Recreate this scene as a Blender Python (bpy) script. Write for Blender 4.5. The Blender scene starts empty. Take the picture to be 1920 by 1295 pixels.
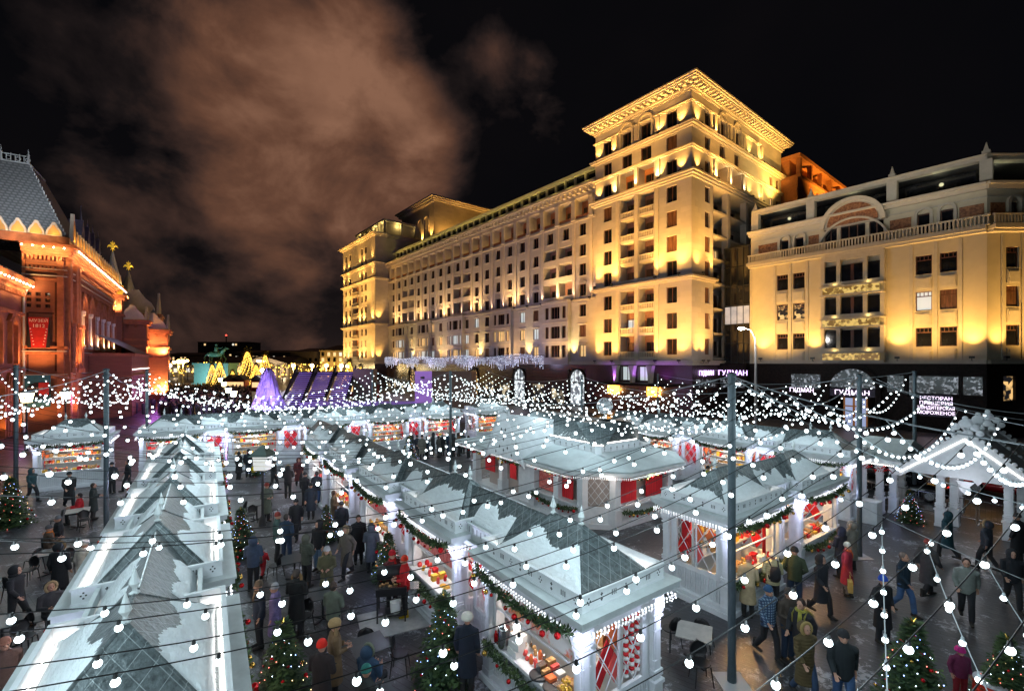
import bpy, bmesh, math, random
from mathutils import Vector, Matrix, noise
random.seed(7)
R = math.radians
S = bpy.context.scene
COL = S.collection
# ------------------------------------------------------------------ camera
F, CX, CY, CH = 860.0, 960.0, 680.0, 7.3          # focal in px of the 1920 frame, horizon row, camera height
cam = bpy.data.objects.new('camera', bpy.data.cameras.new('camera')); COL.objects.link(cam)
cam.location = (0, 0, CH); cam.rotation_euler = (R(90), 0, 0)
cam.data.sensor_width = 36; cam.data.lens = 36*F/1920
cam.data.shift_y = (CY-647.5)/1920.0
cam.data.clip_start = 0.1; cam.data.clip_end = 3000
S.camera = cam
# ------------------------------------------------------------------ night sky
W = bpy.data.worlds.new("World"); S.world = W; W.use_nodes = True
nt = W.node_tree; N = nt.nodes; L = nt.links
for n in list(N): N.remove(n)
def nd(t, **k):
    n = N.new(t)
    for a, b in k.items(): setattr(n, a, b)
    return n
def mth(op, a, b=None, c=None, clamp=False):
    n = N.new('ShaderNodeMath'); n.operation = op; n.use_clamp = clamp
    for i, v in enumerate((a, b, c)):
        if v is None: continue
        if isinstance(v, (int, float)): n.inputs[i].default_value = v
        else: L.new(v, n.inputs[i])
    return n.outputs[0]
tc = nd('ShaderNodeTexCoord'); DIR = tc.outputs['Generated']
def cloud(scale, det, rough, dist, off):
    mp = nd('ShaderNodeMapping'); mp.inputs['Location'].default_value = off; mp.inputs['Scale'].default_value = (1, 1, 1.35)
    L.new(DIR, mp.inputs[0])
    t = nd('ShaderNodeTexNoise'); t.inputs['Scale'].default_value = scale; t.inputs['Detail'].default_value = det
    t.inputs['Roughness'].default_value = rough; t.inputs['Distortion'].default_value = dist
    L.new(mp.outputs[0], t.inputs['Vector']); return t.outputs['Fac']
n1 = cloud(4.6, 9, .56, .25, (3.1, .4, 7.7)); n2 = cloud(8, 6, .5, .2, (1, 5, 2)); n3 = cloud(1.6, 4, .5, .2, (5, 1, .3))
def blob(px, py, rad, wgt):
    v = Vector(((px-CX)/F, 1, (CY-py)/F)).normalized()
    d = nd('ShaderNodeVectorMath', operation='DISTANCE'); L.new(DIR, d.inputs[0]); d.inputs[1].default_value = v
    return mth('MULTIPLY', mth('SUBTRACT', 1, mth('DIVIDE', d.outputs['Value'], rad), clamp=True), wgt)
m = None
for b in [(640, 250, .30, 1.1), (590, 110, .25, .95), (490, 40, .2, .62), (760, 290, .16, 1.0), (520, 330, .22, .85), (600, 420, .22, .75), (350, 110, .22, .42), (1010, 180, .16, .62), (930, 90, .12, .4),
          (570, 540, .22, .55), (390, 520, .26, .36), (120, 250, .2, .42), (230, 420, .2, .34), (590, 640, .09, .5), (330, 640, .15, .36), (700, 470, .13, .45)]:
    o = mth('SUBTRACT', 1, blob(*b), clamp=True); m = o if m is None else mth('MULTIPLY', m, o)
m = mth('SUBTRACT', 1, m, clamp=True)
cl = mth('MULTIPLY', mth('ADD', m, mth('MULTIPLY_ADD', n1, 1.9, -1.32)), 1.35, clamp=True)
cl = mth('MULTIPLY', cl, mth('MULTIPLY_ADD', m, .75, .25))
cl = mth('MULTIPLY', cl, mth('MULTIPLY_ADD', n2, .9, .5), clamp=True)
faint = mth('MULTIPLY', mth('MULTIPLY_ADD', n3, 3, -1.4, clamp=True), .03)
sep = nd('ShaderNodeSeparateXYZ'); L.new(DIR, sep.inputs[0])
low = mth('SUBTRACT', 1, mth('MULTIPLY', sep.outputs['Z'], 3.6), clamp=True)
low = mth('MULTIPLY', mth('MULTIPLY', low, low), .17)
tot = mth('ADD', mth('ADD', cl, faint), low)
ramp = nd('ShaderNodeValToRGB'); e = ramp.color_ramp.elements
e[0].position = 0; e[0].color = (.0024, .0024, .0032, 1); e[1].position = 1; e[1].color = (.255, .125, .076, 1)
for p, c in ((.12, (.012, .0085, .0085, 1)), (.3, (.045, .024, .019, 1)), (.6, (.125, .056, .034, 1))):
    x = e.new(p); x.color = c
L.new(tot, ramp.inputs[0])
bg = nd('ShaderNodeBackground'); bg.inputs[1].default_value = 1.0
L.new(ramp.outputs[0], bg.inputs[0])
out = nd('ShaderNodeOutputWorld'); L.new(bg.outputs[0], out.inputs[0])
S.view_settings.view_transform = 'Standard'; S.view_settings.look = 'None'
S.view_settings.exposure = 0.0; S.view_settings.gamma = 1
S.render.engine = 'CYCLES'
cy = S.cycles
cy.use_denoising = True; cy.max_bounces = 5; cy.diffuse_bounces = 2; cy.glossy_bounces = 3; cy.transmission_bounces = 3; cy.transparent_max_bounces = 6
cy.sample_clamp_indirect = 3.0; cy.caustics_reflective = False; cy.caustics_refractive = False
cy.use_adaptive_sampling = True; cy.adaptive_threshold = 0.02
try: cy.use_light_tree = True
except Exception: pass

# ------------------------------------------------------------------ helpers
def gp(px, py, z=0.0):                 # photo pixel + height -> point of the place
    d = (CH-z)*F/(py-CY); return Vector(((px-CX)/F*d, d, z))
def tag(o, label=None, cat=None, group=None, kind=None):
    if label: o['label'] = label
    if cat: o['category'] = cat
    if group: o['group'] = group
    if kind: o['kind'] = kind
    return o
def empty(name, loc, rz=0, label=None, cat=None, group=None):
    o = bpy.data.objects.new(name, None); COL.objects.link(o); o.empty_display_size = .2
    o.location = loc; o.rotation_euler = (0, 0, rz)
    return tag(o, label, cat, group)
def inst(name, mesh, parent=None, loc=(0, 0, 0), rz=0, mat=None, scale=None, rot=None):
    o = bpy.data.objects.new(name, mesh); COL.objects.link(o)
    if parent: o.parent = parent
    o.location = loc; o.rotation_euler = rot if rot else (0, 0, rz)
    if scale is not None: o.scale = scale if hasattr(scale, '__len__') else (scale,)*3
    if mat is not None:
        ms = mat if isinstance(mat, (list, tuple)) else [mat]
        for i, mm in enumerate(ms):
            if i < len(o.material_slots):
                o.material_slots[i].link = 'OBJECT'; o.material_slots[i].material = mm
    return o
def copy_tree(o, parent=None):
    c = o.copy(); COL.objects.link(c); c.parent = parent
    for ch in o.children: copy_tree(ch, c)
    return c
class MB:
    def __init__(s, T=None): s.v = []; s.f = []; s.m = []; s.k = 0; s.T = T; s.sm = False; s.smf = []
    def mat(s, k): s.k = k; return s
    def add(s, vs, fs):
        n = len(s.v)
        for v in vs:
            v = Vector(v); s.v.append(s.T @ v if s.T else v)
        for f in fs: s.f.append([i+n for i in f]); s.m.append(s.k); s.smf.append(s.sm)
        return s
    def box(s, x0, x1, y0, y1, z0, z1):
        return s.add([(x0,y0,z0),(x1,y0,z0),(x1,y1,z0),(x0,y1,z0),(x0,y0,z1),(x1,y0,z1),(x1,y1,z1),(x0,y1,z1)],
            [(0,3,2,1),(4,5,6,7),(0,1,5,4),(1,2,6,5),(2,3,7,6),(3,0,4,7)])
    def cbox(s, c, sz): return s.box(c[0]-sz[0]/2, c[0]+sz[0]/2, c[1]-sz[1]/2, c[1]+sz[1]/2, c[2]-sz[2]/2, c[2]+sz[2]/2)
    def quad(s, a, b, c, d): return s.add([a, b, c, d], [(0, 1, 2, 3)])
    def prism(s, poly, z0, z1):
        n = len(poly); vs = [(p[0], p[1], z0) for p in poly]+[(p[0], p[1], z1) for p in poly]
        return s.add(vs, [tuple(reversed(range(n))), tuple(range(n, 2*n))]+[(i, (i+1) % n, (i+1) % n+n, i+n) for i in range(n)])
    def yprism(s, poly, y0, y1):        # polygon in x,z extruded along y
        n = len(poly); vs = [(p[0], y0, p[1]) for p in poly]+[(p[0], y1, p[1]) for p in poly]
        return s.add(vs, [tuple(range(n)), tuple(reversed(range(n, 2*n)))]+[(i, i+n, (i+1) % n+n, (i+1) % n) for i in range(n)])
    def frustum(s, c, r0, r1, z0, z1, n=4, a0=math.pi/4):
        vs = [(c[0]+r0*math.cos(a0+2*math.pi*i/n), c[1]+r0*math.sin(a0+2*math.pi*i/n), z0) for i in range(n)]
        vs += [(c[0]+r1*math.cos(a0+2*math.pi*i/n), c[1]+r1*math.sin(a0+2*math.pi*i/n), z1) for i in range(n)]
        return s.add(vs, [tuple(reversed(range(n))), tuple(range(n, 2*n))]+[(i, (i+1) % n, (i+1) % n+n, i+n) for i in range(n)])
    def lathe(s, c, prof, n=10):
        vs = []; fs = []
        for r, z in prof:
            for i in range(n):
                a = 2*math.pi*i/n; vs.append((c[0]+r*math.cos(a), c[1]+r*math.sin(a), c[2]+z))
        for j in range(len(prof)-1):
            for i in range(n):
                fs.append((j*n+i, j*n+(i+1) % n, (j+1)*n+(i+1) % n, (j+1)*n+i))
        fs.append(tuple(reversed(range(n)))); fs.append(tuple(range((len(prof)-1)*n, len(prof)*n)))
        return s.add(vs, fs)
    def ball(s, c, r, n=8, m=5, sz=None):
        sz = sz or (1, 1, 1); vs = [(c[0], c[1], c[2]-r*sz[2])]; fs = []
        for j in range(1, m):
            t = math.pi*j/m
            for i in range(n):
                a = 2*math.pi*i/n
                vs.append((c[0]+r*sz[0]*math.sin(t)*math.cos(a), c[1]+r*sz[1]*math.sin(t)*math.sin(a), c[2]-r*sz[2]*math.cos(t)))
        vs.append((c[0], c[1], c[2]+r*sz[2])); e = len(vs)-1
        for i in range(n):
            fs.append((0, 1+(i+1) % n, 1+i)); fs.append((e, e-n+i, e-n+(i+1) % n))
            for j in range(m-2):
                a = 1+j*n; fs.append((a+i, a+(i+1) % n, a+n+(i+1) % n, a+n+i))
        return s.add(vs, fs)
    def tube(s, pts, rad, n=6, cap=True, flat=None):
        pts = [Vector(p) for p in pts]; k = len(pts)
        rs = rad if hasattr(rad, '__len__') else [rad]*k
        vs = []; fs = []; up = Vector((0, 0, 1)); u = None
        for i, p in enumerate(pts):
            t = (pts[min(i+1, k-1)]-pts[max(i-1, 0)])
            t = t.normalized() if t.length > 1e-9 else up
            if u is None:
                u = t.cross(up); u = u.normalized() if u.length > 1e-3 else Vector((1, 0, 0))
            else:
                u = (u-t*u.dot(t)); u = u.normalized() if u.length > 1e-6 else Vector((1, 0, 0))
            w = t.cross(u)
            ra = rs[i]; rb = ra
            if hasattr(ra, '__len__'): ra, rb = ra
            for j in range(n):
                a = 2*math.pi*j/n; vs.append(p+u*ra*math.cos(a)+w*rb*math.sin(a))
        for i in range(k-1):
            for j in range(n): fs.append((i*n+j, i*n+(j+1) % n, (i+1)*n+(j+1) % n, (i+1)*n+j))
        if cap: fs.append(tuple(reversed(range(n)))); fs.append(tuple(range((k-1)*n, k*n)))
        return s.add(vs, fs)
    def mesh(s, name, mats):
        me = bpy.data.meshes.new(name); me.from_pydata([tuple(v) for v in s.v], [], s.f)
        for mm in (mats if isinstance(mats, (list, tuple)) else [mats]): me.materials.append(mm)
        me.polygons.foreach_set('material_index', s.m); me.polygons.foreach_set('use_smooth', s.smf)
        me.update(); return me
    def build(s, name, mats, parent=None, **k): return inst(name, s.mesh(name, mats), parent, **k)

def mat(name, col, rough=.6, metal=0., emit=None, es=0., var=0., vs=3., bump=0., bs=40., coords='Object', spec=None, alpha=None, trans=0., stretch=None, pattern=None, seam=None, col2=None, coat=0.):
    m = bpy.data.materials.new(name); m.use_nodes = True; t = m.node_tree; P = t.nodes['Principled BSDF']
    P.inputs['Base Color'].default_value = (*col, 1); P.inputs['Roughness'].default_value = rough; P.inputs['Metallic'].default_value = metal
    if spec is not None: P.inputs['Specular IOR Level'].default_value = spec
    if coat: P.inputs['Coat Weight'].default_value = coat
    if trans: P.inputs['Transmission Weight'].default_value = trans
    if alpha is not None: P.inputs['Alpha'].default_value = alpha
    if emit: P.inputs['Emission Color'].default_value = (*emit, 1); P.inputs['Emission Strength'].default_value = es
    c = t.nodes.new('ShaderNodeTexCoord'); src = c.outputs[coords]
    if stretch:
        mp = t.nodes.new('ShaderNodeMapping'); mp.inputs['Scale'].default_value = stretch; t.links.new(src, mp.inputs[0]); src = mp.outputs[0]
    colout = None; hgt = None
    if var or col2:
        n = t.nodes.new('ShaderNodeTexNoise'); n.inputs['Scale'].default_value = vs; n.inputs['Detail'].default_value = 6; n.inputs['Roughness'].default_value = .62
        t.links.new(src, n.inputs['Vector'])
        r = t.nodes.new('ShaderNodeValToRGB'); r.color_ramp.elements[0].position = .32; r.color_ramp.elements[1].position = .68
        c2 = col2 or tuple(min(1, x*(1+var)) for x in col); c1 = col if col2 else tuple(x*(1-var) for x in col)
        r.color_ramp.elements[0].color = (*c1, 1); r.color_ramp.elements[1].color = (*c2, 1)
        t.links.new(n.outputs['Fac'], r.inputs[0]); colout = r.outputs[0]
    if pattern:                          # 'brick', (scale, mortar colour, row height, width)
        b = t.nodes.new('ShaderNodeTexBrick'); b.inputs['Scale'].default_value = pattern[0]
        b.inputs['Mortar Size'].default_value = .02 if len(pattern) < 5 else pattern[4]
        b.inputs['Brick Width'].default_value = pattern[3]; b.inputs['Row Height'].default_value = pattern[2]
        b.inputs['Color1'].default_value = (*col, 1); b.inputs['Color2'].default_value = (*[x*.8 for x in col], 1); b.inputs['Mortar'].default_value = (*pattern[1], 1)
        # rotate so that rows stack along z on any upright wall: (x+y, z)
        sp = t.nodes.new('ShaderNodeSeparateXYZ'); cb = t.nodes.new('ShaderNodeCombineXYZ'); ad = t.nodes.new('ShaderNodeMath')
        t.links.new(src, sp.inputs[0]); t.links.new(sp.outputs[0], ad.inputs[0]); t.links.new(sp.outputs[1], ad.inputs[1])
        if len(pattern) > 5:  t.links.new(src, b.inputs['Vector'])
        else:
            t.links.new(ad.outputs[0], cb.inputs[0]); t.links.new(sp.outputs[2], cb.inputs[1]); t.links.new(cb.outputs[0], b.inputs['Vector'])
        if colout:
            mx = t.nodes.new('ShaderNodeMixRGB'); mx.blend_type = 'MULTIPLY'; mx.inputs[0].default_value = .6
            t.links.new(b.outputs['Color'], mx.inputs[1]); t.links.new(colout, mx.inputs[2]); 
            g = t.nodes.new('ShaderNodeGamma'); g.inputs[1].default_value = .7; t.links.new(mx.outputs[0], g.inputs[0]); colout = g.outputs[0]
        else: colout = b.outputs['Color']
        hgt = b.outputs['Fac']
    if seam:                             # (period, half width, colour): diamond seams on roofs
        per, hw, sc = seam
        sp = t.nodes.new('ShaderNodeSeparateXYZ'); t.links.new(src, sp.inputs[0])
        def M(op, a, b=None):
            n = t.nodes.new('ShaderNodeMath'); n.operation = op
            for i, v in enumerate((a, b)):
                if v is None: continue
                if isinstance(v, (int, float)): n.inputs[i].default_value = v
                else: t.links.new(v, n.inputs[i])
            return n.outputs[0]
        res = None
        for sg in (1, -1):
            a = M('ADD', sp.outputs[0], M('MULTIPLY', sp.outputs[1], sg*1.0))
            f = M('ABSOLUTE', M('SUBTRACT', M('FRACT', M('DIVIDE', a, per)), .5))
            l = M('LESS_THAN', f, hw/per); res = l if res is None else M('MAXIMUM', res, l)
        mx = t.nodes.new('ShaderNodeMixRGB'); t.links.new(res, mx.inputs[0])
        if colout: t.links.new(colout, mx.inputs[1])
        else: mx.inputs[1].default_value = (*col, 1)
        mx.inputs[2].default_value = (*sc, 1); colout = mx.outputs[0]; hgt = res
    if colout: t.links.new(colout, P.inputs['Base Color'])
    if bump:
        n = t.nodes.new('ShaderNodeTexNoise'); n.inputs['Scale'].default_value = bs; n.inputs['Detail'].default_value = 4
        t.links.new(src, n.inputs['Vector'])
        bp = t.nodes.new('ShaderNodeBump'); bp.inputs['Strength'].default_value = bump; bp.inputs['Distance'].default_value = .05
        t.links.new(n.outputs['Fac'], bp.inputs['Height']); t.links.new(bp.outputs[0], P.inputs['Normal'])
        if hgt:
            b2 = t.nodes.new('ShaderNodeBump'); b2.inputs['Strength'].default_value = .5; b2.inputs['Distance'].default_value = .02
            t.links.new(hgt, b2.inputs['Height']); t.links.new(bp.outputs[0], b2.inputs['Normal']); t.links.new(b2.outputs[0], P.inputs['Normal'])
    return m
def nosample(m):
    try: m.cycles.emission_sampling = 'NONE'
    except Exception: pass
    return m
def lamp(name, kind, loc, power, col, parent=None, rad=.05, spot=None, blend=.5, direction=None, size=None):
    l = bpy.data.lights.new(name, kind); l.energy = power; l.color = col
    if kind in ('POINT', 'SPOT'): l.shadow_soft_size = rad
    if spot: l.spot_size = R(spot); l.spot_blend = blend
    if size:
        l.shape = 'RECTANGLE'; l.size = size[0]; l.size_y = size[1]
    o = bpy.data.objects.new(name, l); COL.objects.link(o)
    if parent: o.parent = parent
    o.location = loc
    if direction is not None: o.rotation_euler = Vector(direction).to_track_quat('-Z', 'Y').to_euler()
    return o
def text(body, size, parent, loc, rot, m, name='lettering', extrude=.02, align='CENTER', space=1.0, sx=1.0):
    c = bpy.data.curves.new(name, 'FONT'); c.body = body; c.size = size; c.extrude = extrude; c.align_x = align; c.align_y = 'CENTER'; c.space_character = space
    c.materials.append(m); tmp = bpy.data.objects.new(name, c); me = bpy.data.meshes.new_from_object(tmp); bpy.data.objects.remove(tmp); bpy.data.curves.remove(c)
    o = bpy.data.objects.new(name, me); COL.objects.link(o); o.parent = parent; o.location = loc; o.rotation_euler = rot; o.scale = (sx, 1, 1)
    return o
class Wall:                              # upright wall frame: origin, direction along the wall, inward = left of dir
    def __init__(s, o, d): s.o = Vector((o[0], o[1], 0)); s.d = Vector((d[0], d[1], 0)).normalized(); s.n = Vector((-s.d.y, s.d.x, 0)); s.a = math.atan2(s.d.y, s.d.x); s.T = Matrix.Translation(s.o) @ Matrix.Rotation(s.a, 4, 'Z')
    def p(s, x, z, n=0): return s.o+s.d*x+s.n*n+Vector((0, 0, z))
def sheet(mb, w, x0, x1, z0, z1, ops, dep=.3, k=0, kr=None):
    """wall face with rectangular openings and their reveals; ops = (xa, xb, za, zb)"""
    mb.T = w.T; mb.k = k
    xs = sorted({x0, x1, *[v for o in ops for v in o[:2] if x0 < v < x1]}); zs = sorted({z0, z1, *[v for o in ops for v in o[2:4] if z0 < v < z1]})
    for i in range(len(xs)-1):
        j = 0
        while j < len(zs)-1:
            cx = (xs[i]+xs[i+1])/2
            def hole(jj):
                cz = (zs[jj]+zs[jj+1])/2
                return any(o[0] < cx < o[1] and o[2] < cz < o[3] for o in ops)
            if hole(j): j += 1; continue
            e = j
            while e+1 < len(zs)-1 and not hole(e+1): e += 1
            mb.quad((xs[i], 0, zs[j]), (xs[i+1], 0, zs[j]), (xs[i+1], 0, zs[e+1]), (xs[i], 0, zs[e+1])); j = e+1
    if kr is not None: mb.k = kr
    for o in ops:
        a, b, c, d = o[:4]; q = o[4] if len(o) > 4 else dep
        mb.quad((a,0,c),(a,q,c),(a,q,d),(a,0,d)); mb.quad((b,0,c),(b,0,d),(b,q,d),(b,q,c))
        mb.quad((a,0,c),(b,0,c),(b,q,c),(a,q,c)); mb.quad((a,0,d),(a,q,d),(b,q,d),(b,0,d))
    mb.T = None; mb.k = 0; return mb
# ------------------------------------------------------------------ materials
M = {}
M['cream'] = mat('cream_stone', (.50, .43, .34), .75, var=.10, vs=.8, bump=.15, bs=6, pattern=(1, (.36, .31, .25), .7, 1.6, .012))
M['white_st'] = mat('pale_stone', (.50, .46, .43), .75, var=.10, vs=.8, bump=.15, bs=6, pattern=(1, (.38, .35, .32), .7, 1.6, .012))
M['trim'] = mat('stone_trim', (.55, .49, .41), .7, var=.08, vs=2)
M['loggia'] = mat('loggia_orange', (.42, .17, .07), .8, var=.15)
M['loggia_red'] = mat('loggia_rose', (.33, .17, .13), .8, var=.15)
M['granite'] = mat('red_granite', (.030, .014, .014), .25, var=.4, vs=6, spec=.6, pattern=(1, (.012, .008, .008), 1.2, 1.8, .01))
M['granite_d'] = mat('black_granite', (.012, .008, .007), .5, var=.5, vs=5, spec=.12)
M['dark'] = mat('dark_metal', (.02, .022, .025), .5)
M['black'] = mat('black_plastic', (.012, .012, .014), .45)
M['brownframe'] = mat('brown_frame', (.085, .028, .014), .5)
M['glass_d'] = mat('dark_pane', (.010, .011, .015), .08, spec=.6, var=.6, vs=.6)
M['curt'] = mat('curtained_pane', (.12, .06, .035), .3, var=.6, vs=2.5, stretch=(3, 3, .3))
M['lit_w'] = mat('warm_lit_pane', (.3, .2, .1), .4, emit=(1, .62, .25), es=.75, var=.5, vs=1.5)
M['lit_c'] = mat('cool_lit_pane', (.3, .3, .3), .4, emit=(.75, .85, .85), es=.65)
M['roofdk'] = mat('dark_roof', (.04, .04, .045), .6, var=.3)
def litpat(name, col, es, scale, thr=.5, dark=(.01, .01, .012)):
    """window full of small lit things: patches of light and dark"""
    m = bpy.data.materials.new(name); m.use_nodes = True; t = m.node_tree; P = t.nodes['Principled BSDF']
    c = t.nodes.new('ShaderNodeTexCoord'); v = t.nodes.new('ShaderNodeTexVoronoi'); v.inputs['Scale'].default_value = scale
    t.links.new(c.outputs['Object'], v.inputs['Vector'])
    n = t.nodes.new('ShaderNodeTexNoise'); n.inputs['Scale'].default_value = scale*.6; t.links.new(c.outputs['Object'], n.inputs['Vector'])
    mu = t.nodes.new('ShaderNodeMath'); mu.operation = 'MULTIPLY'; t.links.new(v.outputs['Color'], mu.inputs[0]); t.links.new(n.outputs['Fac'], mu.inputs[1])
    r = t.nodes.new('ShaderNodeValToRGB'); r.color_ramp.elements[0].position = thr*.45; r.color_ramp.elements[0].color = (*dark, 1); r.color_ramp.elements[1].position = thr*.8; r.color_ramp.elements[1].color = (*col, 1)
    t.links.new(mu.outputs[0], r.inputs[0]); t.links.new(r.outputs[0], P.inputs['Emission Color']); P.inputs['Emission Strength'].default_value = es
    P.inputs['Base Color'].default_value = (.02, .02, .02, 1); P.inputs['Roughness'].default_value = .2
    return nosample(m)
M['sparkle'] = litpat('sparkling_shop_pane', (.75, .8, .9), .4, 4.5, .62)
M['sparkle_h'] = litpat('lit_arched_pane', (.85, .92, .95), 1.1, 2.0, .4, (.15, .17, .2))
M['sparkle_w'] = litpat('warm_shop_pane', (1, .6, .22), 1.0, 2.2)
M['sparkle_b'] = litpat('shop_interior_pane', (.9, .75, .5), .9, 1.1, .55)
M['sign'] = mat('sign_letters', (.8, .7, .9), .5, emit=(.95, .8, 1), es=2.2)
M['sign_p'] = mat('purple_sign_letters', (.7, .5, .9), .5, emit=(.75, .5, 1), es=2.6)
M['sign_dk'] = mat('sign_board', (.03, .015, .05), .4)
FM = 9.0
FLOOD = (1, .50, .10); FL2 = (1, .53, .12); PINK = (1, .62, .42)
BIG = 1000
class WinSet:
    cache = {}
    def __init__(s, parent, fm): s.parent = parent; s.fm = fm; s.l = []
    def add(s, w, x, z, ww, hh, pane='glass_d', dep=.3, style=1, n0=0.): s.l.append((w, x, z, ww, hh, pane, dep, style, n0))
    @staticmethod
    def fmb(mb, ww, hh, style, y=0):
        b = .08; h = hh/2; q = ww/2; d = .07
        mb.box(-q, -q+b, y, y+d, -h, h); mb.box(q-b, q, y, y+d, -h, h); mb.box(-q+b, q-b, y, y+d, -h, -h+b); mb.box(-q+b, q-b, y, y+d, h-b, h)
        if style == 1: mb.box(-.05, .05, y+.003, y+d-.003, -h+b, h-b)
        if style == 2:
            for sx in (-ww/6, ww/6): mb.box(sx-.05, sx+.05, y+.003, y+d-.003, -h+b, h-b)
        if style == 3:
            mb.box(-q+b, q-b, y+.003, y+d-.003, h*.5-.05, h*.5+.05)
            for k in range(1, 4): mb.box(-q+ww*k/4-.03, -q+ww*k/4+.03, y+.006, y+d-.006, h*.5+.05, h-b)
    def finish(s):
        B = s.parent.matrix_basis if s.parent else Matrix()
        Mw = Matrix.Translation(s.parent.location) @ Matrix.Rotation(s.parent.rotation_euler.z, 4, 'Z')
        def key(t): p = Mw @ t[0].p(t[1], t[2]); return (p-Vector((0, 0, CH))).length/math.sqrt(t[3]*t[4])
        s.l.sort(key=key); rest = MB(); rp = MB(); pm = []
        for i, (w, x, z, ww, hh, pane, dep, style, n0) in enumerate(s.l):
            yy = n0+dep-.1
            if i < 100:
                k = (round(ww, 2), round(hh, 2), style, s.fm)
                if k not in WinSet.cache:
                    mb = MB(); WinSet.fmb(mb, ww, hh, style); p = MB(); p.box(-ww/2+.04, ww/2-.04, .035, .05, -hh/2+.04, hh/2-.04)
                    WinSet.cache[k] = (mb.mesh('window', M[s.fm]), p.mesh('pane', M['glass_d']))
                fm, pme = WinSet.cache[k]
                o = inst('window', fm, s.parent, w.p(x, z, yy), w.a)
                inst('pane', pme, o, mat=M[pane])
            else:
                T = Matrix.Translation(w.p(x, z, yy)) @ Matrix.Rotation(w.a, 4, 'Z')
                rest.T = T; rest.k = 0; WinSet.fmb(rest, ww, hh, style)
                if pane not in pm: pm.append(pane)
                rest.k = 1+pm.index(pane); rest.box(-ww/2+.04, ww/2-.04, .035, .05, -hh/2+.04, hh/2-.04)
        if rest.v: tag(rest.build('window', [M[s.fm]]+[M[p] for p in pm], s.parent), kind='stuff')
def ring(mb, x0, x1, y0, y1, z0, z1, o):         # a moulding running round a block, o proud of it
    mb.box(x0-o, x1+o, y0-o, y1+o, z0, z1)
def cornice(mb, x0, x1, y0, y1, z, steps):
    for dz, o in steps: ring(mb, x0, x1, y0, y1, z, z+dz, o); z += dz
    return z
def flood(parent, w, x, z, n, power, col, spot=70, tilt=.22, rad=.12, fix=True, up=1, blend=.9):
    """a floodlight or added wash lamp on a wall w at x, z, standing n off the wall, washing it upwards"""
    d = Vector((0, 0, up))+w.n*tilt
    o = w.p(x, z, -n)
    if fix: inst('floodlight', FX, parent, o-Vector((0, 0, .16*up)), w.a)
    lamp('flood_wash_beam', 'SPOT', o+Vector((0, 0, .12*up)), power*FM, col, parent, rad, spot, blend, d)
fx = MB(); fx.box(-.2, .2, -.12, .12, -.1, .12); fx.box(-.03, .03, -.03, .03, -.3, -.1); fx.box(-.03, .03, -.03, .5, -.34, -.3)
FX = fx.mesh('floodlight', M['dark'])
def balustrade(mb, w, x0, x1, z, h, n, step=.32, rail=.12):
    T = mb.T; mb.T = w.T
    mb.box(x0, x1, n-.09, n+.09, z, z+.12); mb.box(x0, x1, n-.1, n+.1, z+h-.14, z+h)
    k = max(1, int((x1-x0)/step))
    for i in range(k):
        x = x0+(i+.5)*(x1-x0)/k; mb.box(x-.07, x+.07, n-.06, n+.06, z+.12, z+h-.14)
    mb.T = T
def archpoly(cx, z0, w, h, n=10):                 # outline of an arched opening: jambs then half circle
    r = w/2; pts = [(cx-r, z0), (cx+r, z0)]
    for i in range(n+1):
        a = math.pi*i/n; pts.append((cx+r*math.cos(a), z0+h-r+r*math.sin(a)))
    return pts
def archband(mb, cx, z0, w, h, t, y0, y1, n=12, jamb=True):   # archivolt of thickness t round the opening
    r = w/2; zc = z0+h-r
    for i in range(n):
        a, b = math.pi*i/n, math.pi*(i+1)/n; c = []
        for rr, an in ((r, a), (r+t, a), (r+t, b), (r, b)): c.append((cx+rr*math.cos(an), zc+rr*math.sin(an)))
        mb.yprism([c[0], c[3], c[2], c[1]], y0, y1)
    if jamb: mb.box(cx-r-t, cx-r, y0, y1, z0, zc); mb.box(cx+r, cx+r+t, y0, y1, z0, zc)

# ------------------------------------------------------------------ ground
g = MB(); g.box(-900, 900, -60, 1400, -.5, 0)
gm = mat('plank_paving', (.037, .039, .045), .38, var=.35, vs=1.3, bump=.25, bs=9, spec=.5, pattern=(1, (.012, .011, .012), .16, 2.2, .012, 1), stretch=(.82, .57, 1))
# planks run along the stall rows and carry thin frozen slush in patches
t = gm.node_tree; P = t.nodes['Principled BSDF']
src = P.inputs['Base Color'].links[0].from_socket
mp = t.nodes.new('ShaderNodeMapping'); mp.inputs['Rotation'].default_value = (0, 0, R(35.6)); c_ = t.nodes.new('ShaderNodeTexCoord'); t.links.new(c_.outputs['Object'], mp.inputs[0])
br = [n for n in t.nodes if n.bl_idname == 'ShaderNodeTexBrick'][0]; t.links.new(mp.outputs[0], br.inputs['Vector'])
na = t.nodes.new('ShaderNodeTexNoise'); na.inputs['Scale'].default_value = .9; na.inputs['Detail'].default_value = 3; t.links.new(c_.outputs['Object'], na.inputs['Vector'])
nb = t.nodes.new('ShaderNodeTexNoise'); nb.inputs['Scale'].default_value = 7; nb.inputs['Detail'].default_value = 8; nb.inputs['Roughness'].default_value = .75; nb.inputs['Distortion'].default_value = .6; t.links.new(c_.outputs['Object'], nb.inputs['Vector'])
mm = t.nodes.new('ShaderNodeMath'); mm.operation = 'MULTIPLY'; t.links.new(na.outputs['Fac'], mm.inputs[0]); t.links.new(nb.outputs['Fac'], mm.inputs[1])
rr = t.nodes.new('ShaderNodeValToRGB'); rr.color_ramp.elements[0].position = .30; rr.color_ramp.elements[1].position = .36; rr.color_ramp.elements[1].color = (.85, .85, .85, 1); t.links.new(mm.outputs[0], rr.inputs[0])
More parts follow.
